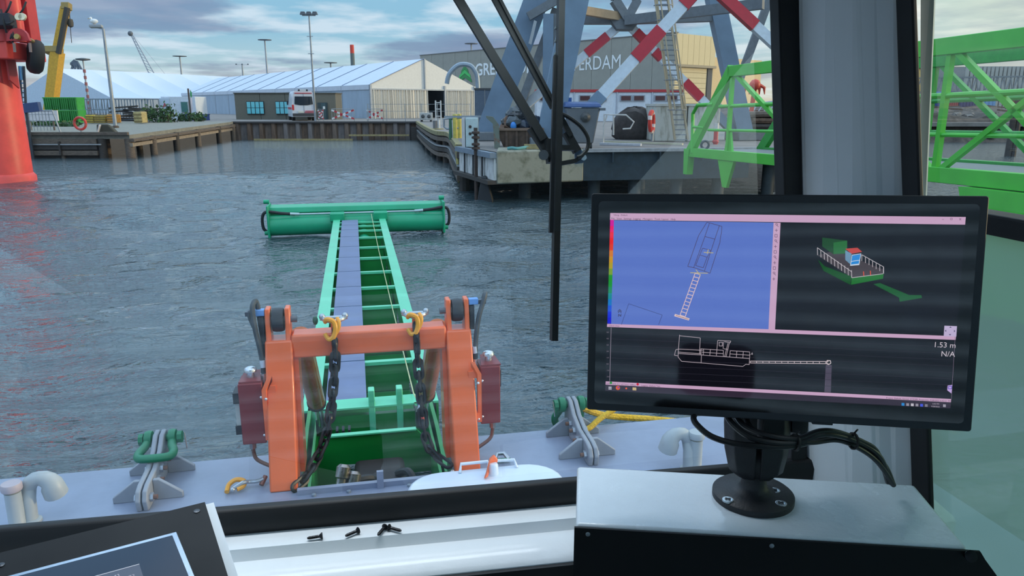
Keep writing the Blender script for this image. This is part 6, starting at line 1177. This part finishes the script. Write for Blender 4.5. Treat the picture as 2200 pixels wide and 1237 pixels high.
def operator_seat():
    s = thing('operator_chair', 'black high backed helm seat behind the operator', 'seat', (-.1, -.75, DZ)); m = M('seat_black', (22, 24, 28), .6)
    MB().box(-.36, .16, -1.0, -.5, DZ+.55, DZ+.68).build('cushion', m, s, bevel=.05); MB().box(-.36, .16, -1.1, -.98, DZ+.66, DZ+1.35).build('backrest', m, s, bevel=.05); MB().box(-.26, .06, -1.1, -1.0, DZ+1.38, DZ+1.6).build('headrest', m, s, bevel=.05); MB().cyl((-.1, -.75, DZ+.03), (-.1, -.75, DZ+.56), .06, n=14).build('pedestal', M('pin_grey', (96, 100, 106)), s)
operator_seat()
def wiper():
    bk = M('wiper_black', (12, 15, 17), .5, var=.08); t = thing('windscreen_wiper', 'black pantograph wiper with upright blade outside the windscreen', 'wiper', WS(1195, 330, .05))
    B = lambda p, q, w, o, name, mat=bk, th=.008: MB().bar(WS(*p, o), WS(*q, o), w, th, up=tuple(WN)).build(name, mat, t)
    B((1209, -130), (1191, 732), .012, .03, 'blade_rubber', th=.012); B((1203, -130), (1185, 730), .006, .045, 'blade_spine'); B((1197, 120), (1187, 500), .014, .04, 'blade_carrier', th=.01)
    for k in range(22): y = 60+k*28; x = 1198-12*(y/730); B((x-5, y), (x+3, y+2), .004, .05, 'carrier_link', M('link_pale', (90, 100, 104), .4))
    B((882, -170), (1168, 300), .017, .075, 'drive_arm', th=.010); B((1144, 272), (1180, 326), .024, .08, 'arm_sleeve', th=.014)
    B((971, -170), (1188, 232), .010, .07, 'idler_arm'); B((985, -170), (1196, 232), .006, .066, 'idler_arm'); B((1190, 225), (1226, 292), .010, .07, 'idler_arm'); B((1216, 284), (1240, 326), .016, .075, 'arm_sleeve', th=.012)
    B((1180, 300), (1184, 350), .016, .065, 'pivot_bracket', th=.02); B((1196, 318), (1236, 318), .010, .065, 'pivot_link', th=.012); B((1200, 352), (1235, 346), .008, .065, 'pivot_link'); B((1235, 346), (1250, 335), .008, .065, 'pivot_link'); B((1165, 332), (1196, 332), .014, .06, 'pivot_bolt', th=.014)
    MB().obox(WS(930, -172, .07), rgt*.07, WN*.03, A(0, 0, .03)).build('motor_cover', bk, t, bevel=.008)
    pl = [WS(x, y, .072) for x, y in ((1234, 300), (1262, 340), (1252, 350), (1236, 352))]
    MB().prism(pl, WN*.004).build('end_plate', M('plate_grey_blue', (96, 122, 150), .5), t); MB().cyl(WS(1254, 338, .06), WS(1254, 338, .085), .006, n=10).build('end_bolt', M('cap_chrome', (206, 212, 216)), t)
    MB().tube(catmull([WS(x, y, .06) for x, y in ((1206, 244), (1225, 254), (1248, 272), (1263, 296), (1262, 318), (1250, 334), (1240, 338))], 6), .004, 7).build('washer_hose', bk, t)
    MB().cyl(WS(1168, 333, .03), WS(1168, 333, .10), .01, n=10).build('spindle', M('pin_grey', (96, 100, 106)), t)
wiper()
def sill_screws():
    m = M('screw_black', (26, 28, 32), .35, .6)
    for lb, (x0, y0), (x1, y1) in (('leftmost black screw lying on the white window sill', (660, 1156), (684, 1152)), ('second black screw from the left on the sill', (742, 1151), (765, 1141)), ('black screw standing askew on the sill, third from left', (812, 1149), (823, 1136)), ('rightmost black screw lying on the white window sill', (862, 1140), (841, 1134))):
        a, b = ZP(x0, y0, 2.243), ZP(x1, y1, 2.244); d = nrm(b-a); b = a+d*.024
        t = thing('loose_screw', lb, 'screw', a-A(0, 0, .003), 'loose screws on the sill')
        MB().tube([a, a+d*.003, b-d*.004], [.0016, .0026, .0026], 8).build('shank', m, t); MB().lathe([(.0026, -.004), (.0058, 0), (.0056, .0012), (.003, .0014)], b, ax=tuple(d), n=12).build('head', m, t)
        mb = MB()
        for k in range(8): q = a+d*(.003+k*.0019); mb.lathe([(.0026, 0), (.0031, .0004), (.0026, .0008)], q, ax=tuple(d), n=8)
        mb.build('thread', m, t)
sill_screws()
# ------------------------------------------------------------------ left console with touch screen
def left_console():
    c0, c1 = ZP(440, 1078, 2.38), ZP(250, 1125, 2.38); e = nrm(c1-c0); h = A(-e[1], e[0], 0); h = h if h[1] < 0 else -h
    best = min(((abs(1)*np.linalg.norm(np.array(prj(c0+(h*math.cos(a)-A(0, 0, math.sin(a)))*s))-A(525, 1237)), a, s) for a in np.linspace(.1, 1.5, 57) for s in np.linspace(.05, .5, 46)), key=lambda r: r[0])
    a = best[1]; g = h*math.cos(a)-A(0, 0, math.sin(a)); n = nrm(np.cross(g, e)); n = n if n[2] > 0 else -n
    def PL(x, y, o=0.0): d = ray(x, y); return CAM + d*(((c0-CAM) @ n + o)/(d @ n))
    t = thing('helm_console', 'left helm console with black sloping face', 'console', tuple(c0-A(.3, .3, 1.0)))
    pt = [c0, c0+e*.75, c0+e*.75+g*.5, c0+g*.5]
    MB().prism(pt, -n*.004).build('face_panel', M('panel_black', (14, 16, 20), .6, var=.15, scale=4, spec=.3), t)
    q = [p-n*.0045 for p in pt]; q[0] = q[0]-e*.012; q[3] = q[3]-e*.012
    MB().prism(q, -n*.03).build('white_edge', white, t)
    MB().loft([q[0]-n*.03, q[1]-n*.03, q[2]-n*.03, q[3]-n*.03], [A(p[0], p[1]-(.14 if k < 2 else 0), DZ+.03) for k, p in enumerate(q)]).build('cabinet', white, t)
    sc = PL(423, 1098); MB().lathe([(.0045, 0), (.0045, .001), (.002, .0016)], sc, ax=tuple(n), n=12).build('panel_screw', M('screw_dark', (70, 74, 80), .35, .6), t)
    sc = PL(2, 1214); MB().lathe([(.0045, 0), (.0045, .001), (.002, .0016)], sc, ax=tuple(n), n=12).build('panel_screw', MATS['screw_dark'], t)
    s = thing('touch_screen', 'silver framed dark touch screen set in the left console', 'touch screen', tuple(PL(380, 1145)))
    tr, d1, d2 = PL(380, 1145), nrm(PL(30, 1237)-PL(380, 1145)), nrm(PL(418, 1237)-PL(380, 1145)); w, hh = .42, .28
    fr = lambda o, z: [tr+(d1+d2)*o+n*z, tr+d1*(w-o)+d2*o+n*z, tr+d1*(w-o)+d2*(hh-o)+n*z, tr+d1*o+d2*(hh-o)+n*z]
    MB().loft(fr(0, .0002), fr(.001, .003)).build('frame', M('frame_alloy', (170, 186, 204), .3, .6), s)
    MB().loft(fr(.007, .003), fr(.007, .0035)).build('glass', M('screen_navy', (30, 40, 66), .08, var=.03), s)
    o = tr+d1*.055+d2*.05+n*.0038; W2, H2 = .28, .2
    MB().poly([o, o+d1*W2, o+d1*W2+d2*H2, o+d2*H2]).build('display', emit('display_grey', (70, 72, 92), .6), s, smooth=False)
    MB().poly([o+n*.0002, o+d1*W2+n*.0002, o+d1*W2+d2*.0012+n*.0002, o+d2*.0012+n*.0002]).build('display_top_line', emit('display_line', (190, 196, 210), .7), s, smooth=False)
    p = o+d1*.012+d2*.032+n*.0003; MB().poly([p, p+d1*.035, p+d1*.035+d2*.012, p+d2*.012]).build('display_button', emit('display_button', (150, 140, 128), .7), s, smooth=False)
    for k, tx in enumerate(('18:43', '28.09.2022')):
        q = o+d1*.04+d2*(.014+k*.009)+n*.0003; text_mb(tx, .005, lambda u, v: q-d1*u-d2*v).build('display_text', emit('display_text', (170, 172, 190), .7), s, smooth=False)
def prj(p):
    v = np.asarray(p)-CAM; d = v @ fwd; return 1100+FPX*(v @ rgt)/d, 618.5-FPX*(v @ upv)/d
left_console()
# ------------------------------------------------------------------ right console
CZ = 2.35
def right_console():
    c = [ZP(1240, 1000, CZ), ZP(1965, 1040, CZ), ZP(2080, 1176, CZ), ZP(1237, 1126, CZ)]      # back left, back right, front right, front left
    dn = A(0, 0, -1); fr = nrm(c[2]-c[3]); out = nrm(A(fr[1], -fr[0], 0)); out = out if out[1] < 0 else -out
    t = thing('instrument_console', 'white painted console box with black front under the monitor', 'console', tuple((c[0]+c[2])/2+A(0, 0, DZ-CZ)))
    low = [A(p[0], p[1], 2.252) for p in c]; bk_ = [c[0]*.35+c[3]*.65, c[1]*.35+c[2]*.65, c[2], c[3]]
    MB().loft([A(p[0], p[1]-.01, DZ+.03) for p in bk_], [A(p[0], p[1]-.01, 2.25) for p in bk_]).build('pedestal', white, t)
    MB().loft(low, c).build('body', M('console_white', (216, 226, 234), .26, var=.03, scale=8, bump=.12, bscale=90, coat=.4), t, bevel=.006, bseg=3)
    p0 = c[3]+out*.002+dn*.002-fr*.002; p1 = c[2]+fr*.014+out*.002+dn*.002
    MB().prism([p0, p1, p1+fr*.008+dn*.012, p1+fr*.03+dn*.04, p1+fr*.09+dn*.09, p1+fr*.09+dn*.35, p0+dn*.35], out*.004).build('front_panel', M('panel_black', (30, 33, 40)), t)
    for x, y, s in ((1263, 1147, .0035), (1658, 1172, .0035)):
        d = ray(x, y); q = CAM+d*(((p0+out*.0045-CAM) @ out)/(d @ out)); MB().lathe([(s, 0), (s, .0008), (s*.5, .0014)], q, ax=tuple(out), n=10).build('panel_screw', M('screw_pale', (150, 158, 166), .35, .6), t)
    d = ray(2076, 1192); q = CAM+d*(((p0+out*.004-CAM) @ out)/(d @ out)); MB().lathe([(.0045, 0), (.0045, .005), (.0085, .012), (.0085, .014), (.004, .015)], q, ax=tuple(out+A(0, 0, .5)), n=12).build('thumb_screw', M('screw_black', (26, 28, 32)), t)
right_console()
# ================================================================== monitor
def monitor():
    mc = A(0.5743, 0.9139, 2.6683); az, tl, ro = -0.3882, -0.1379, -0.0146; W, H = .53, .323
    R_ = (Matrix.Rotation(az, 3, 'Z') @ Matrix.Rotation(tl, 3, 'X') @ Matrix.Rotation(ro, 3, 'Y')); R_ = np.array(R_)
    ex, ey, ez = R_[:, 0], R_[:, 1], R_[:, 2]; nv = -ey                      # nv faces the operator
    Lc = lambda u, v, o=0.0: mc+ex*u+ez*v+nv*o
    def S(x, y, o=0.0): d = ray(x, y); return CAM + d*(((mc-CAM) @ nv + o)/(d @ nv))
    t = thing('monitor', 'black flat monitor on ball mount showing the survey software', 'monitor', tuple(Lc(0, -H/2)))
    def rr(u0, u1, v0, v1, r, o, n=4):
        out = []
        for cx, cy_, a0 in ((u1-r, v1-r, 0), (u0+r, v1-r, PI/2), (u0+r, v0+r, PI), (u1-r, v0+r, 1.5*PI)): out += [Lc(cx+r*math.cos(a0+PI/2*k/n), cy_+r*math.sin(a0+PI/2*k/n), o) for k in range(n+1)]
        return out
    MB().loft(rr(-W/2, W/2, -H/2, H/2, .004, -.032), rr(-W/2, W/2, -H/2, H/2, .004, -.001)).build('housing', M('monitor_black', (38, 44, 52), .5, var=.06, scale=30), t, bevel=.0015)
    MB().loft(rr(-W/2+.011, W/2-.011, -H/2+.011, H/2-.011, .006, -.0012), rr(-W/2+.011, W/2-.011, -H/2+.011, H/2-.011, .006, -.0004)).build('front_glass', emit('glass_black', (0, 0, 0), 0), t)
    MB().loft(rr(-.15, .15, -.1, .1, .02, -.05), rr(-.18, .18, -.12, .12, .02, -.031)).build('rear_cover', MATS['monitor_black'], t)
    pw = S(1770, 916); MB().obox(Lc((pw-mc) @ ex, -H/2-.002, -.014), ex*.014, nv*.006, ez*.0025).build('power_button', MATS['monitor_black'], t, bevel=.001)
    scr = MB().poly([S(1311, 457, .0002), S(2075, 466, .0002), S(2042, 877, .0002), S(1300, 839, .0002)]).build('screen', emit('screen_black', (9, 9, 16), 1), t, smooth=False)
    K = [0]
    def Q(name, pts, col, lay, st=.58):
        MB().poly([S(x, y, .0003+lay*.0001) for x, y in pts]).build(name, emit('px_%d_%d_%d' % col, col, st), scr, smooth=False)
    def LN(name, lines, col, w=1.2, lay=5, st=.58):
        mb = MB()
        for ln in lines:
            for (x0, y0), (x1, y1) in zip(ln[:-1], ln[1:]):
                d = math.hypot(x1-x0, y1-y0) or 1; nx, ny = -(y1-y0)/d*w/2, (x1-x0)/d*w/2
                mb.poly([S(x0+nx, y0+ny, .0003+lay*.0001), S(x1+nx, y1+ny, .0003+lay*.0001), S(x1-nx, y1-ny, .0003+lay*.0001), S(x0-nx, y0-ny, .0003+lay*.0001)])
        mb.build(name, emit('px_%d_%d_%d' % col, col, st), scr, smooth=False)
    def TX(name, tx, x, y, h, col, slope=.035, lay=6, right=False, st=.58):
        s0 = S(x, y); u0, v0 = (s0-mc) @ ex, (s0-mc) @ ez; hm = h*1.05/FPX*1.0; c = math.atan(slope)
        mb = text_mb(tx, hm, lambda u, v: Lc(u0+u, v0+v, .0003+lay*.0001))
        if right: mb.v = [tuple(np.array(p)-ex*mb.w) for p in mb.v]
        mb.build(name, emit('px_%d_%d_%d' % col, col, st), scr, smooth=False)
    pink = (206, 168, 200); dark = (58, 48, 66)
    Q('title_bar', [(1311, 457.5), (2075, 466), (2073.5, 482.5), (1310.5, 472)], pink, 1)
    Q('map_panel', [(1319, 473), (1662, 478), (1651, 708), (1312.5, 696)], (92, 120, 204), 1)
    stops = [(214, 0, 160), (236, 0, 110), (240, 20, 60), (236, 20, 20), (226, 50, 10), (214, 120, 10), (206, 150, 10), (180, 160, 10), (120, 160, 10), (20, 150, 20), (0, 150, 40), (0, 140, 90), (0, 140, 150), (0, 120, 200), (0, 80, 220), (0, 40, 220), (10, 10, 214)]
    n = len(stops)
    for k, c in enumerate(stops):
        y0, y1 = 472+k*223/n, 472+(k+1)*223/n; f = lambda y: 1311-6*(y-472)/223
        Q('depth_scale', [(f(y0), y0), (f(y0)+8, y0+.2), (f(y1)+8, y1+.2), (f(y1), y1)], c, 2)
    Q('tool_strip', [(1662, 478), (1677, 478.5), (1665, 709), (1651, 708)], pink, 2)
    Q('divider_bar', [(1304.5, 695.5), (1651, 707), (2054, 722), (2053, 730), (1651, 715), (1304, 702)], pink, 2)
    Q('status_bar', [(1301.5, 819), (2043.5, 857), (2043, 864), (1301, 826)], pink, 2)
    Q('task_bar', [(1301, 826.5), (2043, 864.5), (2042, 877), (1300, 839)], dark, 2, .45)
    Q('depth_column', [(1774, 784), (1787, 784), (1785, 843), (1771, 842)], (84, 76, 96), 2, .5)
    # three-dimensional boat view
    c5 = lambda x, y: (x/3.638+1640, y/3.638+400)
    P5 = lambda L_: [c5(*p) for p in L_]
    Q('boat_hull_side', P5([(425, 570), (480, 625), (690, 705), (680, 770), (470, 660)]), (0, 78, 10), 2); Q('boat_hull_end', P5([(690, 718), (940, 683), (935, 722), (685, 770)]), (20, 112, 30), 2)
    Q('boat_deck', P5([(425, 540), (560, 500), (935, 650), (940, 683), (690, 712)]), (70, 62, 68), 1); Q('boat_wall', P5([(460, 400), (655, 425), (655, 525), (545, 530), (460, 470)]), (26, 74, 38), 1); Q('boat_wall', P5([(548, 440), (655, 425), (655, 525), (548, 530)]), (40, 112, 56), 2)
    Q('boat_cab_side', P5([(640, 500), (690, 525), (680, 610), (640, 575)]), (110, 150, 180), 3); Q('boat_cab_front', P5([(692, 535), (765, 525), (750, 615), (678, 622)]), (206, 220, 236), 3); Q('boat_cab_window', P5([(695, 540), (760, 530), (752, 575), (688, 585)]), (40, 140, 220), 4); Q('boat_cab_window', P5([(688, 590), (750, 580), (746, 605), (684, 612)]), (40, 140, 220), 4)
    Q('boat_cab_roof', P5([(640, 488), (735, 480), (772, 512), (690, 528)]), (196, 66, 60), 4)
    Q('boat_boom', P5([(860, 765), (910, 755), (1140, 850), (1235, 850), (1240, 872), (1065, 902), (1060, 870)]), (24, 92, 44), 2)
    rail = []; 
    for k in range(11): x = 422+k*26.7; y = 480+k*17.5; rail.append(P5([(x, y), (x+2, y+58)]))
    rail += [P5([(422, 480), (690, 668)]), P5([(690, 668), (690, 712)])]
    for k in range(7): x = 770+k*28; y = 535+k*16; rail.append(P5([(x, y), (x, y+48)]))
    rail += [P5([(770, 535), (940, 630)]), P5([(940, 630), (940, 683)]), P5([(690, 715), (935, 684)])]
    LN('boat_railing', rail, (206, 200, 206), 1.1); LN('boat_posts', [P5([(783, 665), (785, 700)]), P5([(836, 660), (838, 695)])], (220, 84, 50), 1.8)
    # plan view of the boat on the map
    c4 = lambda x, y: (x/4.122+1250, y/4.122+400); P4 = lambda L_: [c4(*p) for p in L_]
    LN('plan_outline', [P4([(1108, 318), (1240, 355), (1237, 400), (1222, 500), (1135, 770), (1085, 752), (1000, 722), (938, 710), (1035, 435), (1108, 318)]), P4([(1130, 328), (1090, 445), (1178, 468), (1218, 350)]), P4([(1090, 445), (990, 722)]), P4([(1178, 468), (1085, 752)]), P4([(1070, 548), (1145, 568), (1110, 628), (1045, 608), (1070, 548)]), P4([(1110, 628), (1075, 722), (1008, 702), (1045, 608)])], (74, 58, 92), 1.1)
    lad = [P4([(1003, 770), (870, 1140)]), P4([(1050, 782), (915, 1155)])]
    for k in range(13): u = k/12; lad.append(P4([(1003-133*u, 770+370*u), (1050-135*u, 782+373*u)]))
    LN('plan_boom', lad, (226, 196, 200), 1.5); Q('plan_header', P4([(825, 1130), (955, 1170), (947, 1188), (818, 1150)]), (232, 206, 206), 5); LN('plan_header_line', [P4([(832, 1143), (945, 1178)])], (120, 50, 70), 1, 7)
    LN('plan_marker', [P4([(960, 765), (1115, 770)]), P4([(1010, 738), (1050, 790)])], (190, 180, 130), 1.6, 6); LN('plan_marker', [P4([(1080, 585), (1165, 590)]), P4([(1120, 560), (1110, 600)])], (190, 180, 130), 1.6, 6)
    LN('map_polygon', [P4([(350, 1225), (415, 1040), (712, 1140), (680, 1225)])], (62, 72, 130), 1); LN('north_arrow', [P4([(318, 1110), (335, 1090), (352, 1110)]), P4([(322, 1122), (335, 1102), (350, 1122)]), P4([(324, 1155), (326, 1132), (345, 1152), (347, 1130)])], (60, 60, 100), 1.4)
    # side view
    c6 = lambda x, y: (x/5+1260, y/5+680); P6 = lambda L_: [c6(*p) for p in L_]
    LN('grid_lines', [P6([(265, 170+68*k), (2200, 250+68*k+3)])+[(2052, c6(2200, 253+68*k)[1]+ (2052-1700)*.042)] for k in range(8)], (44, 42, 54), .8, 3); LN('axis_line', [P6([(265, 118), (250, 690)])], (150, 140, 156), 1)
    LN('boat_profile', [P6([(1000, 195), (985, 385), (985, 435), (1022, 480), (1235, 497), (1680, 535), (1712, 512), (1748, 515), (1755, 400)]), P6([(1000, 205), (1222, 228), (1215, 395)]), P6([(985, 348), (1250, 362)]), P6([(985, 395), (1235, 412), (1750, 450)]), P6([(985, 380), (1240, 400)]), P6([(1235, 412), (1232, 495)]), P6([(985, 350), (960, 355), (945, 415), (980, 420)]), P6([(1225, 345), (1470, 362), (1470, 430)]), P6([(1230, 345), (1222, 405)]), P6([(1258, 345), (1255, 412)]), P6([(1330, 350), (1325, 415)]), P6([(1225, 380), (1470, 398)]), P6([(1410, 255), (1395, 418)]), P6([(1410, 255), (1550, 262), (1545, 280), (1480, 270)]), P6([(1470, 270), (1468, 345)]), P6([(1425, 275), (1425, 315), (1460, 315), (1460, 275), (1425, 275)]), P6([(1535, 280), (1500, 430)]), P6([(1520, 285), (1485, 428)]), P6([(1475, 345), (1515, 350)]), P6([(1545, 365), (1755, 380)]), P6([(1545, 400), (1755, 415)]), P6([(1545, 365), (1538, 432)]), P6([(1615, 370), (1610, 436)]), P6([(1685, 375), (1680, 442)])], (190, 176, 186), 1.0)
    bm_ = [[c6(1760, 478), (1780, 776.5)], [c6(1760, 497), (1780, 781)]]
    for k in range(13): x = 1612+k*13.5; bm_.append([(x, 775.6+.08*k), (x, 779.4+.08*k)])
    LN('boom_profile', bm_, (206, 190, 196), 1.3); LN('boom_tip', [[(1777, 774), (1784, 774.5), (1785, 780), (1780, 783), (1776, 781), (1777, 774)]], (220, 206, 210), 1.6)
    LN('corner_marks', [[(1702+350, 722), (2044, 857)]], (120, 108, 128), .8, 3)
    for k, tx in enumerate(('5.0', '4.0', '3.0', '2.0', '1.0', '0.0', '-1.0', '-2.0')): p = c6(216, 172+68*k); TX('axis_label', tx, p[0], p[1], 2.6, (150, 140, 156))
    TX('tide_label', '1.6', 1608.5, 761, 5, (206, 196, 206)); TX('depth_readout', '1.53 m', 2052, 747, 11, (206, 196, 206), right=True); TX('depth_readout', 'N/A', 2051, 766, 11, (206, 196, 206), right=True)
    tx_ = (70, 46, 70)
    TX('title_text', 'Viking - Default', 1318, 463.2, 3.4, tx_)
    for tx, x in (('File', 1313), ('View', 1325), ('Settings', 1340), ('Logging', 1360), ('Managers', 1381), ('Tools', 1406), ('Layout', 1421), ('Help', 1441)): TX('menu_text', tx, x, 471+(x-1313)*.012, 3.8, tx_)
    TX('tab_text', 'Default (ship)', 1308, 700.5, 3, tx_); TX('status_text', 'GPS', 1302.5, 824.5, 3.2, tx_); TX('status_text', 'RTK 3.11 x0.7 H=1  Offline', 1316, 825.5, 3.2, tx_); TX('status_text', 'Logging  (Default Tab)', 1378, 829, 3.2, tx_); TX('status_text', 'Project: Default, Geoset: ETRS89, Projection, 9/28/2022 6:42:21 PM', 2042, 862.8, 3.2, tx_, right=True)
    TX('clock_text', '6:42 PM', 2017, 868.8, 2.8, (190, 180, 196), right=True); TX('clock_text', '9/28/2022', 2018, 874.6, 2.8, (190, 180, 196), right=True)
    def disc(name, x, y, r, col, lay=6): Q(name, [(x+r*math.cos(a), y+r*math.sin(a)) for a in np.linspace(0, 2*PI, 13)[:-1]], col, lay)
    disc('status_light', 1312.5, 822.3, 2.8, (20, 150, 50)); disc('status_light', 1370, 825.3, 2.8, (206, 20, 50))
    for x in (1307.5, 1311): 
        for y in (830.3, 833.8): Q('start_icon', [(x, y), (x+2.8, y), (x+2.8, y+2.8), (x, y+2.8)], (200, 196, 210), 6)
    disc('browser_icon', 1327.5, 833, 4.6, (220, 90, 30)); disc('browser_icon', 1328.5, 832, 2.2, (150, 60, 160), 7); disc('app_icon', 1345.5, 834.2, 2, (226, 90, 60)); Q('folder_icon', [(1359, 832), (1367, 832.3), (1367, 838.5), (1359, 838)], (206, 180, 130), 6)
    for k, (x, c) in enumerate(((1940, (40, 140, 214)), (1950, (150, 146, 160)), (1960, (200, 196, 206)), (1970, (150, 146, 160)), (1980, (70, 90, 226)), (1990, (130, 126, 140)), (2029, (160, 156, 170)))): Q('tray_icon', [(x-3, 865.3+k*.5), (x+3, 865.6+k*.5), (x+3, 871.4+k*.5), (x-3, 871+k*.5)], c, 6)
    for k in range(11): y = 483+k*11.6; x = 1668.5-.052*(y-483); LN('tool_icon', [[(x-2.5, y-3), (x+2.5, y-3), (x+2.5, y+3), (x-2.5, y+3), (x-2.5, y-3)]] if k % 3 == 2 else [[(x-3, y), (x+3, y)], [(x, y-3.4), (x, y+3.4)]] if k % 3 else [[(x-2.5, y-2), (x, y-3.5), (x+2.5, y-1), (x, y+1.5), (x-2.5, y-2)], [(x+1, y+1), (x+4, y+4)]], (110, 80, 112), 1, 6)
    Q('nav_pad', [(2029, 699.5), (2056, 700.5), (2054.5, 723), (2027.5, 722)], (196, 180, 216), 5)
    for x, y, dx, dy in ((2042, 704, 0, -3), (2041, 717.5, 0, 3), (2033, 710.5, -3, 0), (2049.5, 711, 3, 0)): Q('nav_arrow', [(x+dx, y+dy), (x+dy*.9, y+dx*.9), (x-dy*.9, y-dx*.9)], (84, 70, 110), 6)
    Q('side_tab', [(2036, 828), (2046, 826.5), (2044, 845), (2035, 838)], (196, 170, 226), 5); LN('side_tab_icon', [[(2037.5, 830), (2045, 829), (2044.5, 835), (2037.5, 835), (2037.5, 830)]], (70, 60, 190), 1.2, 6)
    LN('window_buttons', [[(2042, 468.5), (2046, 468.5), (2046, 472), (2042, 472), (2042, 468.5)], [(2061, 468.5), (2065, 473)], [(2065, 468.5), (2061, 473)], [(2024, 471), (2028, 471)]], (120, 90, 120), .9, 6)
    # ---------------------------------------------------- ball mount
    bk = M('mount_black', (30, 32, 37), .5, var=.06, scale=60, bump=.1, bscale=300)
    b = ZP(1617, 1068, CZ); m = thing('ball_mount', 'black double ball arm mount screwed to the console', 'mount', tuple(b))
    D_ = .062
    MB().lathe([(D_, 0), (D_, .009), (D_-.003, .0115), (.034, .013), (.026, .016), (.020, .022), (.0185, .034), (.018, .045)], b, n=40).build('base_plate', bk, m)
    bc = b+A(0, 0, .06); MB().ball(bc, .027, 20).build('lower_ball', M('ball_rubber', (24, 26, 30), .65), m)
    back = -nv; top = Lc((b-mc) @ ex - .0, -.06, -.085)
    axis = nrm(top-bc)
    for s in (-1, 1):
        sd = ex*s; fw = nrm(np.cross(ex, axis))
        r = []
        for h, w, dth in ((-.024, .024, .018), (-.012, .040, .026), (.02, .047, .032), (.06, .049, .033), (.12, .047, .031), (.17, .040, .026), (.185, .028, .016)):
            c0 = bc+axis*h
            r.append([c0+sd*.004+fw*dth, c0+sd*(w*.75)+fw*dth*.8, c0+sd*w+fw*dth*.2, c0+sd*w-fw*dth*.2, c0+sd*(w*.75)-fw*dth*.8, c0+sd*.004-fw*dth])
        mb = MB(); n_ = 6; mb.add([p for q in r for p in q], [(i*n_+k, i*n_+(k+1) % n_, (i+1)*n_+(k+1) % n_, (i+1)*n_+k) for i in range(len(r)-1) for k in range(n_)]+[tuple(range(n_)), tuple((len(r)-1)*n_+k for k in range(n_))])
        mb.build('arm_half', bk, m, bevel=.004, bseg=3)
    MB().cyl(bc+axis*.08-nrm(np.cross(ex, axis))*.0+ex*-.05, bc+axis*.08+ex*.05, .007, n=10).build('clamp_bolt', M('pin_grey', (96, 100, 106)), m)
    kb = bc+axis*.07+ex*.045; MB().lathe([(.012, 0), (.03, .006), (.032, .02), (.026, .03)], kb-nv*.02, ax=tuple(ex), n=6).build('clamp_knob', bk, m)
    MB().ball(top, .027, 16).build('upper_ball', MATS['ball_rubber'], m); MB().cyl(top, Lc((top-mc) @ ex, -.05, -.045), .018, n=14).build('ball_stem', bk, m); MB().lathe([(.05, -.006), (.05, .006)], Lc((top-mc) @ ex, -.05, -.05), ax=tuple(nv), n=28).build('vesa_plate', bk, m)
    zc = M('screw_zinc', (200, 208, 212), .25, .8, var=.15, scale=200)
    for x, y in ((1564, 1073), (1664, 1053), (1678, 1081)):
        q = ZP(x, y, CZ+.0125); sc_ = MB().lathe([(.0085, -.002), (.0085, .0006), (.006, .001), (.003, -.0002)], q, n=18).build('screw', zc, m)
        for a in (.3, 1.87): MB().obox(q+A(0, 0, .0012), A(math.cos(a)*.005, math.sin(a)*.005, 0), A(-math.sin(a)*.0009, math.cos(a)*.0009, 0), A(0, 0, .0003)).build('screw_slot', M('slot_dark', (40, 44, 50), .5), sc_)
    # ---------------------------------------------------- cables
    cb = M('cable_black', (20, 21, 25), .42)
    t2 = thing('monitor_cables', 'bundle of black monitor cables drooping behind the screen', 'cable', tuple(ZP(1915, 1040, CZ)))
    def cab(pts, r, nm='cable'): MB().tube(catmull([V(x, y, d/KD) for x, y, d in pts], 7), r, 8).build(nm, cb, t2)
    cab([(1500, 880, 1.02), (1490, 897, 1.01), (1500, 915, 1.0), (1530, 938, .99), (1580, 953, .985), (1640, 958, .98), (1700, 958, .985), (1760, 945, 1.0), (1810, 942, 1.02), (1860, 962, 1.03), (1900, 1000, 1.04), (1918, 1040, 1.05)], .0045)
    cab([(1560, 890, 1.02), (1575, 912, 1.0), (1610, 938, .985), (1660, 950, .98), (1710, 950, .985), (1760, 933, .99), (1800, 935, 1.0), (1850, 952, 1.02), (1890, 982, 1.03), (1912, 1036, 1.05)], .0045)
    cab([(1580, 890, 1.02), (1600, 915, 1.0), (1650, 935, .985), (1710, 942, .985), (1760, 926, .99), (1800, 928, 1.0), (1852, 948, 1.02), (1885, 972, 1.03), (1908, 1036, 1.05)], .004)
    cab([(1600, 890, 1.02), (1620, 925, .995), (1680, 940, .985), (1740, 950, .99), (1800, 945, 1.01), (1850, 965, 1.02), (1888, 995, 1.03), (1920, 1042, 1.05)], .004)
    for x, y in ((1709, 950), (1833, 947)):
        q = V(x, y, .99/KD if x < 1800 else 1.012/KD); MB().tube(arc(q, .012, 0, 2*PI, nrm(nv*.6+rgt*.2), A(0, 0, 1), 12)[:-1], .0022, 5, True).build('cable_tie', M('tie_black', (14, 15, 18), .5), t2)
        MB().bar(q+A(0, 0, .012), q+A(.002, -.004, .020), .003, .002).build('tie_tail', M('tie_black', (14, 15, 18)), t2)
monitor()
